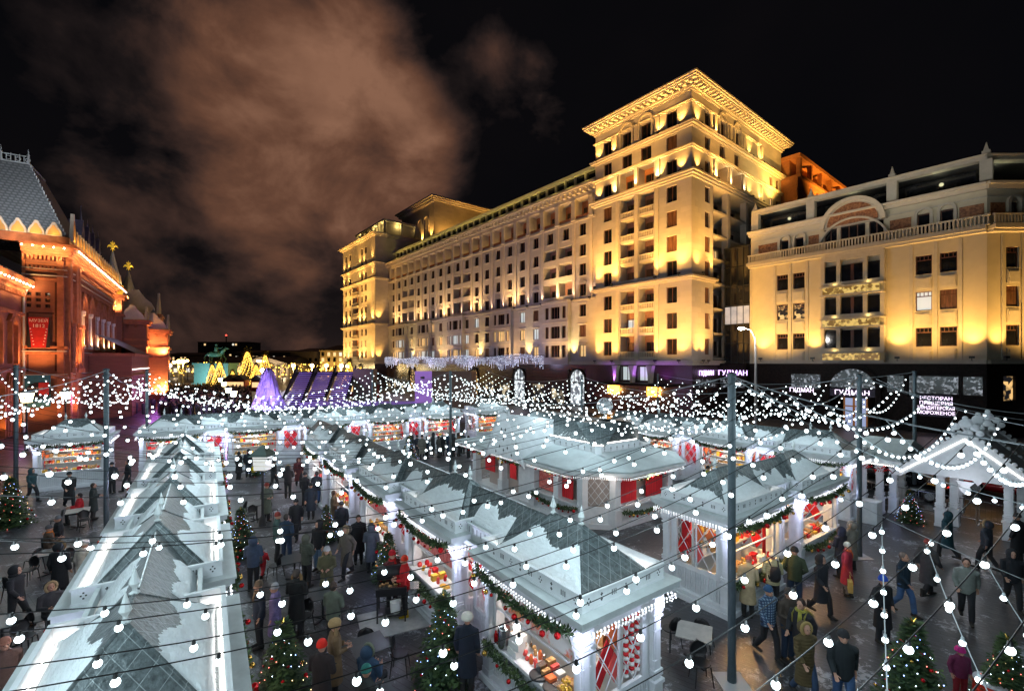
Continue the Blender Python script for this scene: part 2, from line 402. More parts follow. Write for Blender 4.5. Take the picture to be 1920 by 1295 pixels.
mx = t.nodes.new('ShaderNodeMixRGB'); t.links.new(rr.outputs[0], mx.inputs[0]); t.links.new(src, mx.inputs[1]); mx.inputs[2].default_value = (.36, .38, .42, 1); t.links.new(mx.outputs[0], P.inputs['Base Color'])
tag(g.build('ground', gm), kind='structure')
rd = MB(Matrix.Rotation(R(-51.05), 4, 'Z')); 
road = MB(); 
p0 = Vector((23.5, 60, 0)); ux = Vector((.6286, -.7777, 0)); uy = Vector((.7777, .6286, 0))
def H(x, y, z=0): return p0+ux*x+uy*y+Vector((0, 0, z))
road.add([H(-180, -18, .004), H(90, -18, .004), H(90, -6, .004), H(-180, -6, .004)], [(0, 1, 2, 3)])
tag(road.build('road', mat('asphalt', (.03, .03, .032), .35, var=.3, vs=4, bump=.3, bs=60)), kind='structure')
pv = MB()
pv.add([H(-180, -6, 0), H(90, -6, 0), H(90, 3, 0), H(-180, 3, 0), H(-180, -6, .14), H(90, -6, .14), H(90, 3, .14), H(-180, 3, .14)], [(4,5,6,7),(0,1,5,4),(1,2,6,5),(3,0,4,7)])
tag(pv.build('pavement', mat('pavement_slabs', (.06, .058, .058), .4, var=.25, vs=3, bump=.2)), kind='structure')

# ------------------------------------------------------------------ the hotel
hotel = empty('hotel_building', (23.5, 60, 0), R(-51.05), 'long cream stone hotel block lit gold, with a corner tower and a dark granite base', 'building')
wn = WinSet(hotel, 'brownframe')
wF = Wall((0, 0), (1, 0))                          # tower front, x -16.3..0
wS = Wall((0, 0), (0, 1))                          # tower side, runs into the distance
rows = [40.3, 37.0, 33.7, 30.2, 26.8, 23.45, 20.05, 16.5, 13.0, 9.5]
tw = MB(); ops = []
for z in rows:
    for x in (-13.9, -2.9):
        ops.append((x-.78, x+.78, z-1.08, z+1.08)); wn.add(wF, x, z, 1.56, 2.16, random.choice(['glass_d', 'glass_d', 'curt']))
for xa, xb in ((-11.5, -9.0), (-8.2, -5.7)):
    c = (xa+xb)/2
    for z in rows[:2]:
        ops.append((c-.85, c+.85, z-1.1, z+1.1)); wn.add(wF, c, z, 1.7, 2.2, 'glass_d')
    ops.append((xa, xb, 32.45, 35.5, 1.5)); ops.append((xa, xb, 19.25, 31.7, 1.6)); ops.append((xa, xb, 7.9, 18.0, 1.6))
sheet(tw, wF, -16.3, 0, 7.0, 43.9, ops, .35)
ops = []
for z in rows:
    ops.append((3.4, 4.7, z-1.08, z+1.08)); wn.add(wS, 4.05, z, 1.3, 2.16, 'glass_d' if z > 24 else 'curt')
for z in rows[:2]:
    for y in (8.2, 12.6):
        ops.append((y-.75, y+.75, z-1.1, z+1.1)); wn.add(wS, y, z, 1.5, 2.2)
for ya, yb in ((6.9, 9.8), (11.0, 14.0)): ops.append((ya, yb, 32.45, 35.5, 1.5))
for y, z in ((24.6, 36.9), (27.1, 36.9), (24.6, 33.4), (27.1, 33.4)): ops.append((y-.6, y+.6, z-1, z+1)); wn.add(wS, y, z, 1.2, 2.0, 'lit_w' if z < 34 and y < 25 else 'curt')
sheet(tw, wS, 0, 28.6, 31.9, 43.9, [o for o in ops if o[2] > 31.9], .35)
sheet(tw, wS, 0, 5.6, 7.0, 31.9, [o for o in ops if o[2] < 31.5], .35)
wR = Wall((-3.2, 0), (0, 1)); o2 = []
for z in rows[3:]:
    for y in (8.2, 12.6, 18.0, 22.4):
        o2.append((y-.7, y+.7, z-1.1, z+1.1)); wn.add(wR, y, z, 1.4, 2.2, random.choice(['glass_d', 'curt', 'lit_w'] if z < 24 else ['glass_d']))
sheet(tw, wR, 5.6, 28.6, 7.0, 31.9, o2, .3)
tw.quad((-3.2, 5.6, 7), (0, 5.6, 7), (0, 5.6, 31.9), (-3.2, 5.6, 31.9))
tw.quad((-3.2, 5.6, 31.9), (0, 5.6, 31.9), (0, 28.6, 31.9), (-3.2, 28.6, 31.9))
tw.quad((-16.3, 0, 7), (-16.3, 0, 43.9), (-16.3, 28.6, 43.9), (-16.3, 28.6, 7)); tw.quad((-16.3, 28.6, 7), (0, 28.6, 7), (0, 28.6, 43.9), (-16.3, 28.6, 43.9))
for y in (10.4, 16.2, 21.5): tw.box(-1.0, -.1, y-.4, y+.4, 7, 31.9)
for z in rows[3:]: tw.box(-3.2, -.15, 6, 28, z-1.75, z-1.5)
# back walls of the loggias
lg = MB()
for xa, xb in ((-11.5, -9.0), (-8.2, -5.7)):
    lg.mat(0).box(xa-.01, xb+.01, 1.46, 1.6, 32.4, 35.6)
    lg.mat(1).box(xa-.01, xb+.01, 1.56, 1.7, 7.8, 31.8)
    c = (xa+xb)/2; wn.add(wF, c, 33.6, 1.9, 2.0, 'glass_d', .2, 1, 1.2)
    for z in rows[3:]:
        wn.add(wF, c, z-.25, 1.8, 2.1, 'lit_c' if z == 13.0 and c < -9 else random.choice(['glass_d', 'curt']), .2, 1, 1.3)
for ya, yb in ((6.9, 9.8), (11.0, 14.0)):
    lg.mat(0).box(-1.6, -1.46, ya, yb, 32.4, 35.6); wn.add(wS, (ya+yb)/2, 33.6, 1.8, 2.0, 'glass_d', .2, 1, 1.2)
lg.build('loggia', [M['loggia'], M['loggia_red']], hotel)
for xa, xb in ((-11.5, -9.0), (-8.2, -5.7)):
    for z in rows[3:]:
        bl = MB(); bl.box(xa, xb, .12, 1.5, z-1.75, z-1.5); balustrade(bl, wF, xa, xb, z-1.5, .95, .12, .26); bl.build('balcony', M['trim'], hotel)
# mouldings
cm = MB()
A = (-16.3, 0, 0, 28.6)
cornice(cm, *A, 7.0, [(.35, .35), (.25, .5)])
cornice(cm, -16.3, 0, 0, 5.6, 18.3, [(.25, .25), (.3, .55), (.2, .35)])
cornice(cm, *A, 31.75, [(.25, .3), (.3, .6), (.25, .8), (.12, .3)])
cornice(cm, *A, 35.6, [(.2, .25), (.2, .4)]); cornice(cm, *A, 38.3, [(.2, .3), (.25, .6), (.15, .7)])
cornice(cm, -16.3, 0, 0, 20, 41.55, [(.12, .15), (.14, .3)])
cornice(cm, *A, 43.0, [(.3, .2), (.3, .4)])
cornice(cm, *A, 43.85, [(.22, 1.15), (.26, 1.35), (.2, 1.5), (.1, 1.1)])
for i in range(19): x = -16.6+i*.93; cm.box(x, x+.42, -1.1, -.2, 43.5, 43.848)
for i in range(32): y = -.6+i*.93; cm.box(.2, 1.1, y, y+.42, 43.5, 43.848)
cm.box(-15.8, -.5, .6, 28, 44.63, 45.15); cm.box(-14.5, -1.8, 2, 27, 45.15, 45.7); cm.box(-12, -4, 4, 24, 45.7, 46.2)
for x in (-12.0, -8.6, -5.2):                      # pilasters of the recess bays
    for z0, z1 in ((7.65, 18.3), (19.1, 31.7)): cm.box(x-.28, x+.28, -.12, .1, z0, z1)
for x in (-15.9, -12.6, -4.9, -.4):
    pass
for x in (-12.3, -8.6, -5.0): cm.box(x-.3, x+.3, -.25, .02, 39.5, 41.5); cm.box(x-.3, x+.3, -.2, .02, 32.85, 35.6)
for y in (6.0, 10.4, 14.6, 20.9): cm.box(-.02, .25, y-.3, y+.3, 39.5, 41.5); cm.box(-.02, .2, y-.3, y+.3, 32.85, 35.6)
for x in (-10.25, -6.95): archband(cm, x, 39.2, 1.9, 3.3, .3, -.3, 0)
cs = MB(Matrix.Rotation(R(90), 4, 'Z'))
for y in (8.2, 12.6): archband(cs, y, 39.2, 1.9, 3.3, .3, -.3, 0)
for v in cs.v: cm.v.append(v)
cm.f += [[i+len(cm.v)-len(cs.v) for i in f] for f in cs.f]; cm.m += cs.m; cm.smf += cs.smf
cm.build('cornice', M['trim'], hotel)
# ---- main range
X0, X1 = -97.0, -16.3; YM = 1.0
wM = Wall((0, YM), (1, 0)); cols = [-(19.97+3.87*i) for i in range(20)]
mr = [29.4, 26.0, 22.8, 19.4, 16.0, 12.6, 9.3]
balc = [(1, 2), (9, 10), (16, 17)]; bays = [1.5, 5.5, 10, 14, 17.5]
ops = []
for ci, x in enumerate(cols):
    for ri, z in enumerate(mr):
        if any(ci in b for b in balc) and 1 <= ri <= 3: continue
        if ri >= 4 and any(abs(ci-b) <= .8 for b in bays): continue
        ops.append((x-.72, x+.72, z-1.0, z+1.0))
        pane = 'glass_d' if ri < 4 else random.choice(['glass_d', 'glass_d', 'lit_w', 'lit_c', 'curt'])
        wn.add(wM, x, z, 1.44, 2.0, pane)
for a, b in balc:
    for c in (a, b): ops.append((cols[c]-1.55, cols[c]+1.55, 17.95, 27.4, 1.5))
for i, x in enumerate(cols): ops.append((x-1.6, x+1.6, 31.5, 34.7, 1.7))
sheet(tw, wM, X0, X1, 7.0, 35.5, ops, .3)
pm = MB(); lo = MB(); pf = MB()
for i in range(21):
    x = -18.03-3.87*i
    if i < 20: pm.box(x-.3, x+.3, YM-.16, YM+.02, 17.95, 31.2)
    pm.box(x-.42, x+.42, YM-.3, YM-.02, 31.5, 34.5); pm.box(x-.5, x+.5, YM-.38, YM+.1, 34.5, 34.75); pm.box(x-.5, x+.5, YM-.38, YM+.1, 31.2, 31.5)
for b in bays:
    i = int(b); x = cols[i]-3.87*(b-i); 
    w2 = Wall((0, YM-.7), (1, 0)); o3 = []
    for z in mr[4:]:
        lit = random.choice(['lit_w', 'lit_c', 'glass_d', 'glass_d'])
        for dx, q in ((-2.1, .9), (0, 2.2), (2.1, .9)): o3.append((x+dx-q/2, x+dx+q/2, z-1.05, z+1.05)); wn.add(w2, x+dx, z, q, 2.1, lit, .3, 1 if q < 1 else 2)
    sheet(tw, w2, x-3.1, x+3.1, 7.0, 17.7, o3, .3)
    tw.quad((x-3.1, YM-.7, 7), (x-3.1, YM-.7, 17.7), (x-3.1, YM, 17.7), (x-3.1, YM, 7)); tw.quad((x+3.1, YM-.7, 7), (x+3.1, YM, 7), (x+3.1, YM, 17.7), (x+3.1, YM-.7, 17.7))
    pm.box(x-3.25, x+3.25, YM-1.0, YM+.05, 17.7, 18.1)
    for z in (10.9, 14.3): pm.box(x-3.2, x+3.2, YM-.82, YM-.7, z-.1, z+.1)
for ci, x in enumerate(cols):                     # window hoods and sills
    for ri, z in enumerate(mr):
        if any(ci in b for b in balc) and 1 <= ri <= 3: continue
        if ri >= 4 and any(abs(ci-b) <= .8 for b in bays): continue
        pm.box(x-.85, x+.85, YM-.12, YM, z-1.15, z-1.0)
        if ri >= 3: pm.box(x-.95, x+.95, YM-.2, YM, z+1.12, z+1.28)
        if ri == 3: pm.yprism([(x-.95, z+1.28), (x+.95, z+1.28), (x, z+1.75)], YM-.16, YM)
pm.box(X0, X1, YM-.35, YM, 17.65, 17.95); pm.box(X0, X1, YM-.2, YM, 30.9, 31.2); pm.box(X0, X1, YM-.45, YM+.0, 7.0, 7.5)
pm.box(X0, X1, YM-.25, YM, 34.75, 35.3); pm.box(X0, X1, YM-1.0, YM, 35.9, 36.15); pm.box(X0, X1, YM-1.25, YM+1, 36.15, 36.45)
for i in range(72): x = X1-.6-i*1.12; pm.box(x-.25, x+.25, YM-.95, YM, 35.3, 35.9)
pm.build('string_course', M['trim'], hotel)
for x in cols:
    lo.mat(0).box(x-1.62, x+1.62, YM+1.65, YM+1.8, 31.4, 34.8); lo.box(x-1.6, x+1.6, YM+.02, YM+.1, 31.5, 31.95)
    wn.add(wM, x-.75, 32.6, .8, 1.9, 'glass_d', .2, 0, 1.45); wn.add(wM, x+.75, 32.6, .8, 1.9, 'glass_d', .2, 0, 1.45)
for a, b in balc:
    for c in (a, b):
        lo.mat(1).box(cols[c]-1.6, cols[c]+1.6, YM+1.45, YM+1.6, 17.9, 27.5)
        for z in mr[1:4]:
            wn.add(wM, cols[c], z-.15, 1.9, 2.0, 'glass_d', .2, 1, 1.25)
            pf = MB(); pf.box(cols[c]-1.55, cols[c]+1.55, YM+.02, YM+1.4, z-1.55, z-1.35); pf.box(cols[c]-1.6, cols[c]+1.6, YM-.15, YM+.0, z-1.5, z-.55); pf.build('balcony', M['trim'], hotel)
lo.build('loggia', [M['loggia'], M['loggia_red']], hotel)
wn_far = wn
# parapet, penthouse
ph = MB(); ph.mat(0).add([(X0, YM+.3, 36.45), (X1, YM+.3, 36.45), (X1, YM+1.1, 37.9), (X0, YM+1.1, 37.9)], [(0, 1, 2, 3)])
ph.box(X0, X1, YM+1.1, 24, 37.4, 37.9); ph.mat(1)
ph.box(X0, X1, YM+2.3, YM+2.4, 37.9, 39.7)
ph.mat(2)
for i in range(34): x = X1-i*2.42; ph.box(x-.12, x+.12, YM+1.9, YM+2.3, 37.9, 39.7)
ph.mat(0).box(X0, X1, YM+1.5, 22, 39.7, 40.2)
ph.build('penthouse', [M['trim'], M['glass_d'], M['trim'], ], hotel)
tw.quad((X0, 24, 7), (X1, 24, 7), (X1, 24, 37.9), (X0, 24, 37.9))
# ---- far wing and the block behind it
fwF = Wall((0, -3), (1, 0)); fo = []
for z in [41.5]+[37.6, 33.7]+[30.2-3.4*i for i in range(7)]:
    for x in (-121.5, -117.6, -107.4, -104.2):
        fo.append((x-.7, x+.7, z-1, z+1)); wn.add(fwF, x, z, 1.4, 2.0, random.choice(['glass_d', 'curt', 'lit_w'] if z < 16 else ['glass_d']))
for z in [30.2-3.4*i for i in range(7)]: fo.append((-115.4, -110.2, z-1.5, z+1.3, 1.3)); wn.add(fwF, -112.8, z-.3, 2.4, 2.2, 'curt', .2, 2, 1.1)
sheet(tw, fwF, -124.3, -97, 7.0, 45.0, fo, .3)
tw.quad((-97, -3, 7), (-97, 24, 7), (-97, 24, 45), (-97, -3, 45)); tw.quad((-124.3, -3, 7), (-124.3, -3, 45), (-124.3, 24, 45), (-124.3, 24, 7))
tw.box(-120, -98.5, 0, 22, 45.0, 45.4)
lo2 = MB(); 
lo2.box(-115.4, -110.2, -1.72, -1.6, 8, 32); lo2.build('loggia', M['loggia'], hotel)
fc = MB(); B_ = (-124.3, -97, -3, 24)
for z in (7.0, 18.3, 31.7, 36.2): cornice(fc, *B_, z, [(.3, .35), (.3, .7)])
cornice(fc, *B_, 44.4, [(.3, .5), (.3, 1.0), (.3, 1.3)])
fc.box(-121.5, -98, 0, 20, 46.6+3.1, 50.2)
for x in (-121, -116.4, -112, -107.5, -103, -98.6): fc.box(x-.3, x+.3, .3, .9, 45.3, 49.7)
for y in (6, 12, 19): fc.box(-98.9, -98.3, y-.3, y+.3, 45.3, 49.7)
for z in [30.2-3.4*i for i in range(7)]: fc.box(-115.5, -110.1, -3.5, -1.8, z-1.8, z-1.5); balustrade(fc, fwF, -115.4, -110.2, z-1.5, .9, -.3, .4)
fc.build('cornice', M['trim'], hotel)
ic = MB(); ic.box(-119.5, -99.5, 1.5, 18, 45.4, 49.6); ic.build('wall', M['cream'], hotel)
bx = MB(); bx.box(-109, -87.4, 11, 44, 37.5, 55.2); bx.build('wall', M['cream'], hotel)
bc = MB(); cornice(bc, -109, -87.4, 11, 44, 55.0, [(.4, .5), (.4, 1.2), (.4, 1.7), (.2, 1.2)])
for x in (-104, -100, -96, -92): archband(bc, x, 45, 2.4, 6.2, .5, 10.7, 11.02); bc.box(x-2.0-.3, x-2+.3, 10.6, 11.02, 44.5, 49.4)
bc.box(-109, -87.4, 10.6, 11, 44, 44.5); bc.box(-105, -92, 14, 30, 56.3, 57.6)
for i in range(22): x = -109.2+i*1.02; bc.box(x, x+.45, 9.9, 11, 54.5, 55.0)
bc.build('cornice', M['trim'], hotel)
# low rear wing beyond the tower (right)
rw = MB(); wE = Wall((2.5, 28.6), (0, 1)); eo = []
for z in (36.6, 33.3): 
    for y in (6, 9, 14, 18): eo.append((y-.6, y+.6, z-1, z+1)); wn.add(wE, y, z, 1.2, 2.0, 'curt')
sheet(rw, wE, 0, 36, 20, 38.2, eo, .3); rw.quad((-3, 28.6, 20), (2.5, 28.6, 20), (2.5, 28.6, 38.2), (-3, 28.6, 38.2)); rw.box(-6, 2.9, 28.8, 65, 38.2, 38.6)
for i in range(8): y = 30+i*5; rw.box(1.9, 2.6, y-.3, y+.3, 38.6, 41.6)
rw.box(-6, 2.8, 29, 65, 41.6, 42.2); rw.box(-6, 1.0, 29.5, 65, 38.6, 41.6)
rw.build('wall', M['loggia'], hotel)
tw.build('wall', M['white_st'], hotel)
# ---- granite base
gb = MB(); bops = []
arch_x = [-20.5, -35.5, -51, -80]
for x in arch_x: bops.append((x-1.9, x+1.9, .2, 6.2))
for x in (-10.3, -7.3): bops.append((x-.9, x+.9, 4.7, 6.8)); wn.add(wF, x, 5.75, 1.8, 2.1, 'lit_c', .3, 1)
wB = Wall((0, 0), (1, 0)); sheet(gb, Wall((0, -.25), (1, 0)), -16.3, .25, 0, 7.0, [(b[0], b[1], b[2], b[3]) for b in bops if b[0] > -16], .5)
sheet(gb, Wall((0, YM-.75), (1, 0)), X0, -16.3, 0, 7.0, [b for b in bops if b[0] < -16], .5)
gb.quad((.25, -.25, 0), (.25, 28.6, 0), (.25, 28.6, 7), (.25, -.25, 7)); gb.quad((-16.3, -.25, 0), (-16.3, -.25, 7), (-16.3, 1, 7), (-16.3, 1, 0))
gb.quad((-124.6, -3.3, 0), (-96.7, -3.3, 0), (-96.7, -3.3, 7), (-124.6, -3.3, 7)); gb.quad((-96.7, -3.3, 0), (-96.7, 2, 0), (-96.7, 2, 7), (-96.7, -3.3, 7)); gb.quad((-124.6, -3.3, 0), (-124.6, -3.3, 7), (-124.6, 24, 7), (-124.6, 24, 0))
gb.box(2.6, 2.61, 28.6, 65, 0, 20)
gb.build('granite_base', M['granite'], hotel)
for x, pn in zip(arch_x, ('sparkle_h', 'sparkle_h', 'sparkle_w', 'sparkle_w')):
    a = MB(); a.yprism(archpoly(x, .3, 3.6, 5.9), YM-.45, YM-.4); a.build('shop_window', M[pn], hotel)
    a = MB(); archband(a, x, .3, 3.5, 5.85, .22, YM-.95, YM-.46); a.box(x-1.75, x+1.75, YM-.52, YM-.46, 3.9, 4.1)
    for dx in (-.9, 0, .9): a.box(x+dx-.05, x+dx+.05, YM-.52, YM-.46, 4.1, 6.0)
    a.build('arch_frame', M['granite_d'], hotel)
sw = MB()
for x in range(-95, -20, 5):
    if min(abs(x-a) for a in arch_x) > 3.4: sw = MB(); sw.box(x-1.5, x+1.5, YM-.8, YM-.76, .4, 3.4); sw.build('shop_window', M['sparkle_b'], hotel)
br_ = MB()
for x in (-11.8, -8.8, -5.8): br_.yprism([(x-.5, 6.9), (x+.5, 6.9), (x+.3, 6.0), (x+.15, 4.4), (x-.15, 4.4), (x-.3, 6.0)], -1.0, -.25)
br_.build('bracket', M['trim'], hotel)
cn = MB(); cn.box(-14.5, -1.5, -3.0, -.26, 4.15, 4.45); cn.build('entrance_canopy', M['granite_d'], hotel)
for x in (-12.5, -5.5):
    b = MB(); b.box(x-1.1, x+1.1, -.35, -.27, 2.6, 3.9); b.build('entrance_lamp', mat('amber_lamp', (1, .5, .1), .5, emit=(1, .42, .06), es=5), hotel)
    lamp('entrance_light', 'POINT', (x, -1.6, 3.2), 420, (1, .45, .1), hotel, .3)
for x in (-12, -7.5, -3.5): lamp('purple_light', 'SPOT', (x, -1.4, 4.7), 420, (.45, .12, 1), hotel, .2, 120, .8, (0, .35, 1))
for x in (-2.2, 0.9): 
    pass
wn.finish()
# floodlights on the hotel
for z, xs, pw in ((7.75, (-15.7, -12.4, -4.9, -1.3), 520), (19.25, (-15.7, -12.4, -4.9, -1.3), 620)):
    for x in xs: flood(hotel, wF, x, z, .95, pw*.5, FLOOD, 80, .10)
    for y in (1.2, 5.2 if z > 10 else 2.6): flood(hotel, wS, y, z, .95, pw*.5, FLOOD, 80, .10)
for z, xs in ((32.85, (-15.6, -12.6, -4.6, -1.4)), (39.05, (-15.6, -12.6, -4.6, -1.4))):
    for x in xs: flood(hotel, wF, x, z, .6, 140, FLOOD, 75, .3)
    for y in (1.4, 5.9, 16.6, 20.3): flood(hotel, wS, y, z, .6, 140, FLOOD, 75, .3)
for x in (-12.3, -8.6, -5.0): flood(hotel, wF, x, 32.9, .5, 60, (1, .8, .4), 70, .3, fix=False)
for y in (6.2, 10.4, 14.6): flood(hotel, wS, y, 32.9, .5, 60, (1, .8, .4), 70, .3, fix=False)
for x in (-10.2, -7): lamp('loggia_light', 'POINT', (x, .6, 33.0), 45, (1, .5, .15), hotel, .1); 
for y in (8.3, 12.5): lamp('loggia_light', 'POINT', (-.6, y, 33.0), 45, (1, .5, .15), hotel, .1)
for x, z in ((-10.2, 8.3), (-7, 8.3), (-10.2, 19.5), (-7, 19.5)): flood(hotel, wF, x, z, .9, 200, (1, .6, .22), 40, .05, fix=False)
# cornice lights under the crown of the tower
for x in (-15, -11, -7, -3): flood(hotel, wF, x, 39.6, 2.3, 85, FLOOD, 120, .1, fix=False)
for y in (1, 6, 11, 16, 21, 26): flood(hotel, wS, y, 39.6, 2.3, 85, FLOOD, 120, .1, fix=False)
flood(hotel, wS, 24, 32.9, 3.0, 900, (1, .5, .08), 95, .5, fix=False); flood(hotel, wE, 10, 33, 4.0, 1200, (1, .45, .06), 110, .7, fix=False); flood(hotel, wE, 24, 33, 4.0, 1200, (1, .45, .06), 110, .7, fix=False)
for i in range(20):
    x = -18.03-3.87*i
    flood(hotel, wM, x, 18.1, .55, 80, PINK, 60, .10, fix=(i < 6))
for i in range(0, 20): flood(hotel, wM, cols[i], 36.6, -.1, 34, (1, .75, .15), 120, .25, fix=False)
for i in range(20): lamp('loggia_light', 'POINT', (cols[i], YM+1.0, 32.0), 38, (1, .55, .14), hotel, .1)
for i in (0.5, 3.5, 7.6, 12, 15.8): 
    x = cols[0]-3.87*i; flood(hotel, wM, x, 7.7, 1.0, 420, (1, .72, .25), 60, .2, fix=False)
for x in (-123, -118.6, -109, -105.6, -99): 
    for z, pw in ((7.8, 750), (19.2, 900), (32.6, 300), (37.2, 300)): flood(hotel, fwF, x, z, .8, pw, FLOOD, 60, .18, fix=False)
for y in (1,): 
    for z in (7.8, 19.2): flood(hotel, Wall((-97, -3), (0, 1)), y, z, 1.0, 500, FLOOD, 60, .2, fix=False)
for x in (-118, -112, -106, -101): lamp('penthouse_light', 'POINT', (x, .8, 48.9), 130, (1, .75, .25), hotel, .3)
for y in (5, 11): lamp('penthouse_light', 'POINT', (-98.8, y, 48.9), 130, (1, .75, .25), hotel, .3)
for x in (-106, -102, -98, -94, -89): flood(hotel, Wall((0, 11), (1, 0)), x, 44.6, .7, 300, FLOOD, 80, .3, fix=False)
for y in (15, 25, 35): flood(hotel, Wall((-87.4, 0), (0, 1)), y, 41, 2.0, 900, (1, .5, .1), 90, .4, fix=False)
WG = (1, .49, .09)  # wash lamps added off the walls, without fixtures, to even out the gold
for x, pw in ((-14, 900), (-2.5, 900)): flood(hotel, wF, x, 7.6, 7, pw*1.45, WG, 110, .75, fix=False, rad=.4); flood(hotel, wF, x, 19, 5, pw*.85, WG, 110, .6, fix=False, rad=.4)
flood(hotel, wS, 3, 19, 6, 620, WG, 110, .6, fix=False, rad=.4); flood(hotel, wS, 3, 8, 6, 620, WG, 110, .6, fix=False, rad=.4)
flood(hotel, wF, -8, 32.5, 6, 380, WG, 120, .9, fix=False, rad=.4); flood(hotel, wS, 8, 32.5, 6, 380, WG, 120, .9, fix=False, rad=.4); flood(hotel, wS, 20, 32.5, 6, 500, (1, .62, .16), 120, .9, fix=False, rad=.4)
for x in (-119, -103): flood(hotel, fwF, x, 7.6, 8, 1500, WG, 110, .75, fix=False, rad=.4); flood(hotel, fwF, x, 24, 8, 1200, WG, 110, .75, fix=False, rad=.4)
flood(hotel, Wall((-97, 0), (0, 1)), 3, 12, 8, 900, WG, 110, .75, fix=False, rad=.4)
for x in (-25, -38, -51, -64, -77, -90): flood(hotel, wM, x, 18.0, 3.2, 330, (1, .58, .2), 120, .55, fix=False, rad=.3); flood(hotel, wM, x, 7.6, 4, 200, (1, .58, .2), 120, .6, fix=False, rad=.3)
# added lilac wash for the whole facade, bare unseen lamps above the road
flood(hotel, wM, -30, 9, 16, 230, (.85, .66, .9), 100, 1.6, fix=False, rad=.6); flood(hotel, wM, -62, 9, 16, 230, (.85, .66, .9), 100, 1.6, fix=False, rad=.6)

for x, pw in ((3.5, 300), (7.9, 150), (17.5, 330)): pass
# ------------------------------------------------------------------ glass annex between the two
ga = empty('glass_annex', (23.5, 60, 0), R(-51.05), 'dark glass curtain wall block squeezed between the hotel tower and the corner building', 'building')
gl = MB(); gl.box(.3, 3.9, 8.2, 20, 7.2, 23.4); gl.build('glazing', M['glass_d'], ga)
bm_ = MB()
for i in range(5): x = .4+i*.85; bm_.box(x-.035, x+.035, 8.08, 8.2, 7.2, 23.4)
for i in range(7): bm_.box(.3, 3.9, 8.1, 8.19, 7.3+i*2.65, 7.4+i*2.65)
bm_.build('mullions', M['dark'], ga)
lp = MB(); lp.box(.4, 3.85, 8.14, 8.18, 12.7, 15.1); lp.build('lit_floor', mat('lit_storey', (.3, .3, .3), .5, emit=(.55, .62, .72), es=.42, var=.5, vs=.7), ga)
b = MB(); b.box(.3, 3.85, 6.8, 20, 0, 7.2); b.build('granite_base', M['granite_d'], ga)
b = MB(); b.box(.5, 3.7, 6.7, 6.76, 3.9, 5.0); b.build('shop_window', M['sparkle'], ga)
text('ГУДМАН', .95, ga, (2.2, 6.62, 5.9), (R(90), 0, 0), M['sign_p'], 'sign_lettering', .04, sx=.98)
text('ГУДМАН', .9, hotel, (.34, 3.2, 5.9), (R(90), 0, R(90)), M['sign_p'], 'sign_lettering', .04)
b = MB(); b.box(.27, .31, .6, 5.6, 4.0, 5.1); b.build('shop_window', M['sparkle'], hotel)

# ------------------------------------------------------------------ corner building with the mosaic gable
cb = empty('corner_building', (32.3, 62, 0), R(-51.05), 'yellow lit corner building with mosaic gable, roof pergola and black granite shop floor', 'building')
wc = WinSet(cb, 'brownframe'); wK = Wall((0, 0), (1, 0))
k2 = Vector((46.3-32.3, 44.7-62, 0)); cx_ = Matrix.Rotation(R(51.05), 4, 'Z') @ k2      # corner in local coords
XC = cx_.x; wL = Wall((XC, cx_.y), (math.cos(R(51.05)), math.sin(R(51.05))))
cw = MB(); ops = []; zr = [17.6, 13.8, 10.0]
for x in (3.9, 5.8, 17.6, 19.5):
    for j, z in enumerate(zr):
        ops.append((x-.65, x+.65, z-1, z+1)); pane = 'glass_d'
        if x > 17 and j == 1: pane = 'lit_c' if x < 18 else 'curt'
        if x < 6 and j == 1: pane = 'sparkle_w'
        wc.add(wK, x, z, 1.3, 2.0, pane, .3, 3)
sheet(cw, wK, 0, XC, 7.3, 20.2, ops, .28)
o2 = []
for x in (2.5, 4.4, 8.2, 10.0):
    for j, z in enumerate(zr): o2.append((x-.65, x+.65, z-1, z+1)); wc.add(wL, x, z, 1.3, 2.0, 'curt' if j == 1 else 'glass_d', .3, 3)
sheet(cw, wL, 0, 14, 7.3, 20.2, o2, .28)
# attic
ao = []
for x in (4.2, 5.9, 17.6, 19.4): ao.append((x-.5, x+.5, 20.9, 23.0)); wc.add(wK, x, 21.9, 1.0, 2.1, 'glass_d', .3, 0)
for x, q in ((9.2, 1.3), (11.4, 2.4), (13.6, 1.3)): ao.append((x-q/2, x+q/2, 20.9, 23.3 if q < 2 else 23.9)); wc.add(wK, x, (20.9+(23.3 if q < 2 else 23.9))/2, q, 2.4 if q < 2 else 3.0, 'glass_d', .3, 1 if q < 2 else 2)
sheet(cw, wK, 0, XC, 20.2, 24.2, ao, .28)
lo_ = []
for x in (2.6, 4.2, 8.4, 10): lo_.append((x-.5, x+.5, 20.9, 23.0)); wc.add(wL, x, 21.9, 1.0, 2.1, 'glass_d', .3, 0)
sheet(cw, wL, 0, 14, 20.2, 24.2, lo_, .28)
cw.T = wK.T; 
cw.quad((0, 0, 7.3), (0, 0, 24.2), (0, 14, 24.2), (0, 14, 7.3)); cw.T = None
cw.build('wall', mat('yellow_render', (.52, .46, .34), .8, var=.06, vs=1.0, bump=.12, bs=14), cb)
ct = MB()
def both(f):
    ct.T = wK.T; f(ct, 0, XC); ct.T = wL.T; f(ct, 0, 14); ct.T = None
def slabs(mb, a, b):
    mb.box(a-.2, b, -1.0, 0, 20.2, 20.55); mb.box(a-.1, b, -.7, 0, 19.95, 20.2); mb.box(a-.2, b, -.35, .3, 24.2, 24.6); mb.box(a-.3, b, -.6, .3, 24.6, 24.85); mb.box(a, b, -.35, 0, 7.2, 7.6)
    mb.box(a, b, -.08, 0, 23.45, 23.6)
both(slabs)
balustrade(ct, wK, 0, XC+.3, 20.55, 1.05, -.9, .3); balustrade(ct, wL, -.3, 14, 20.55, 1.05, -.9, .3)
ct.T = None
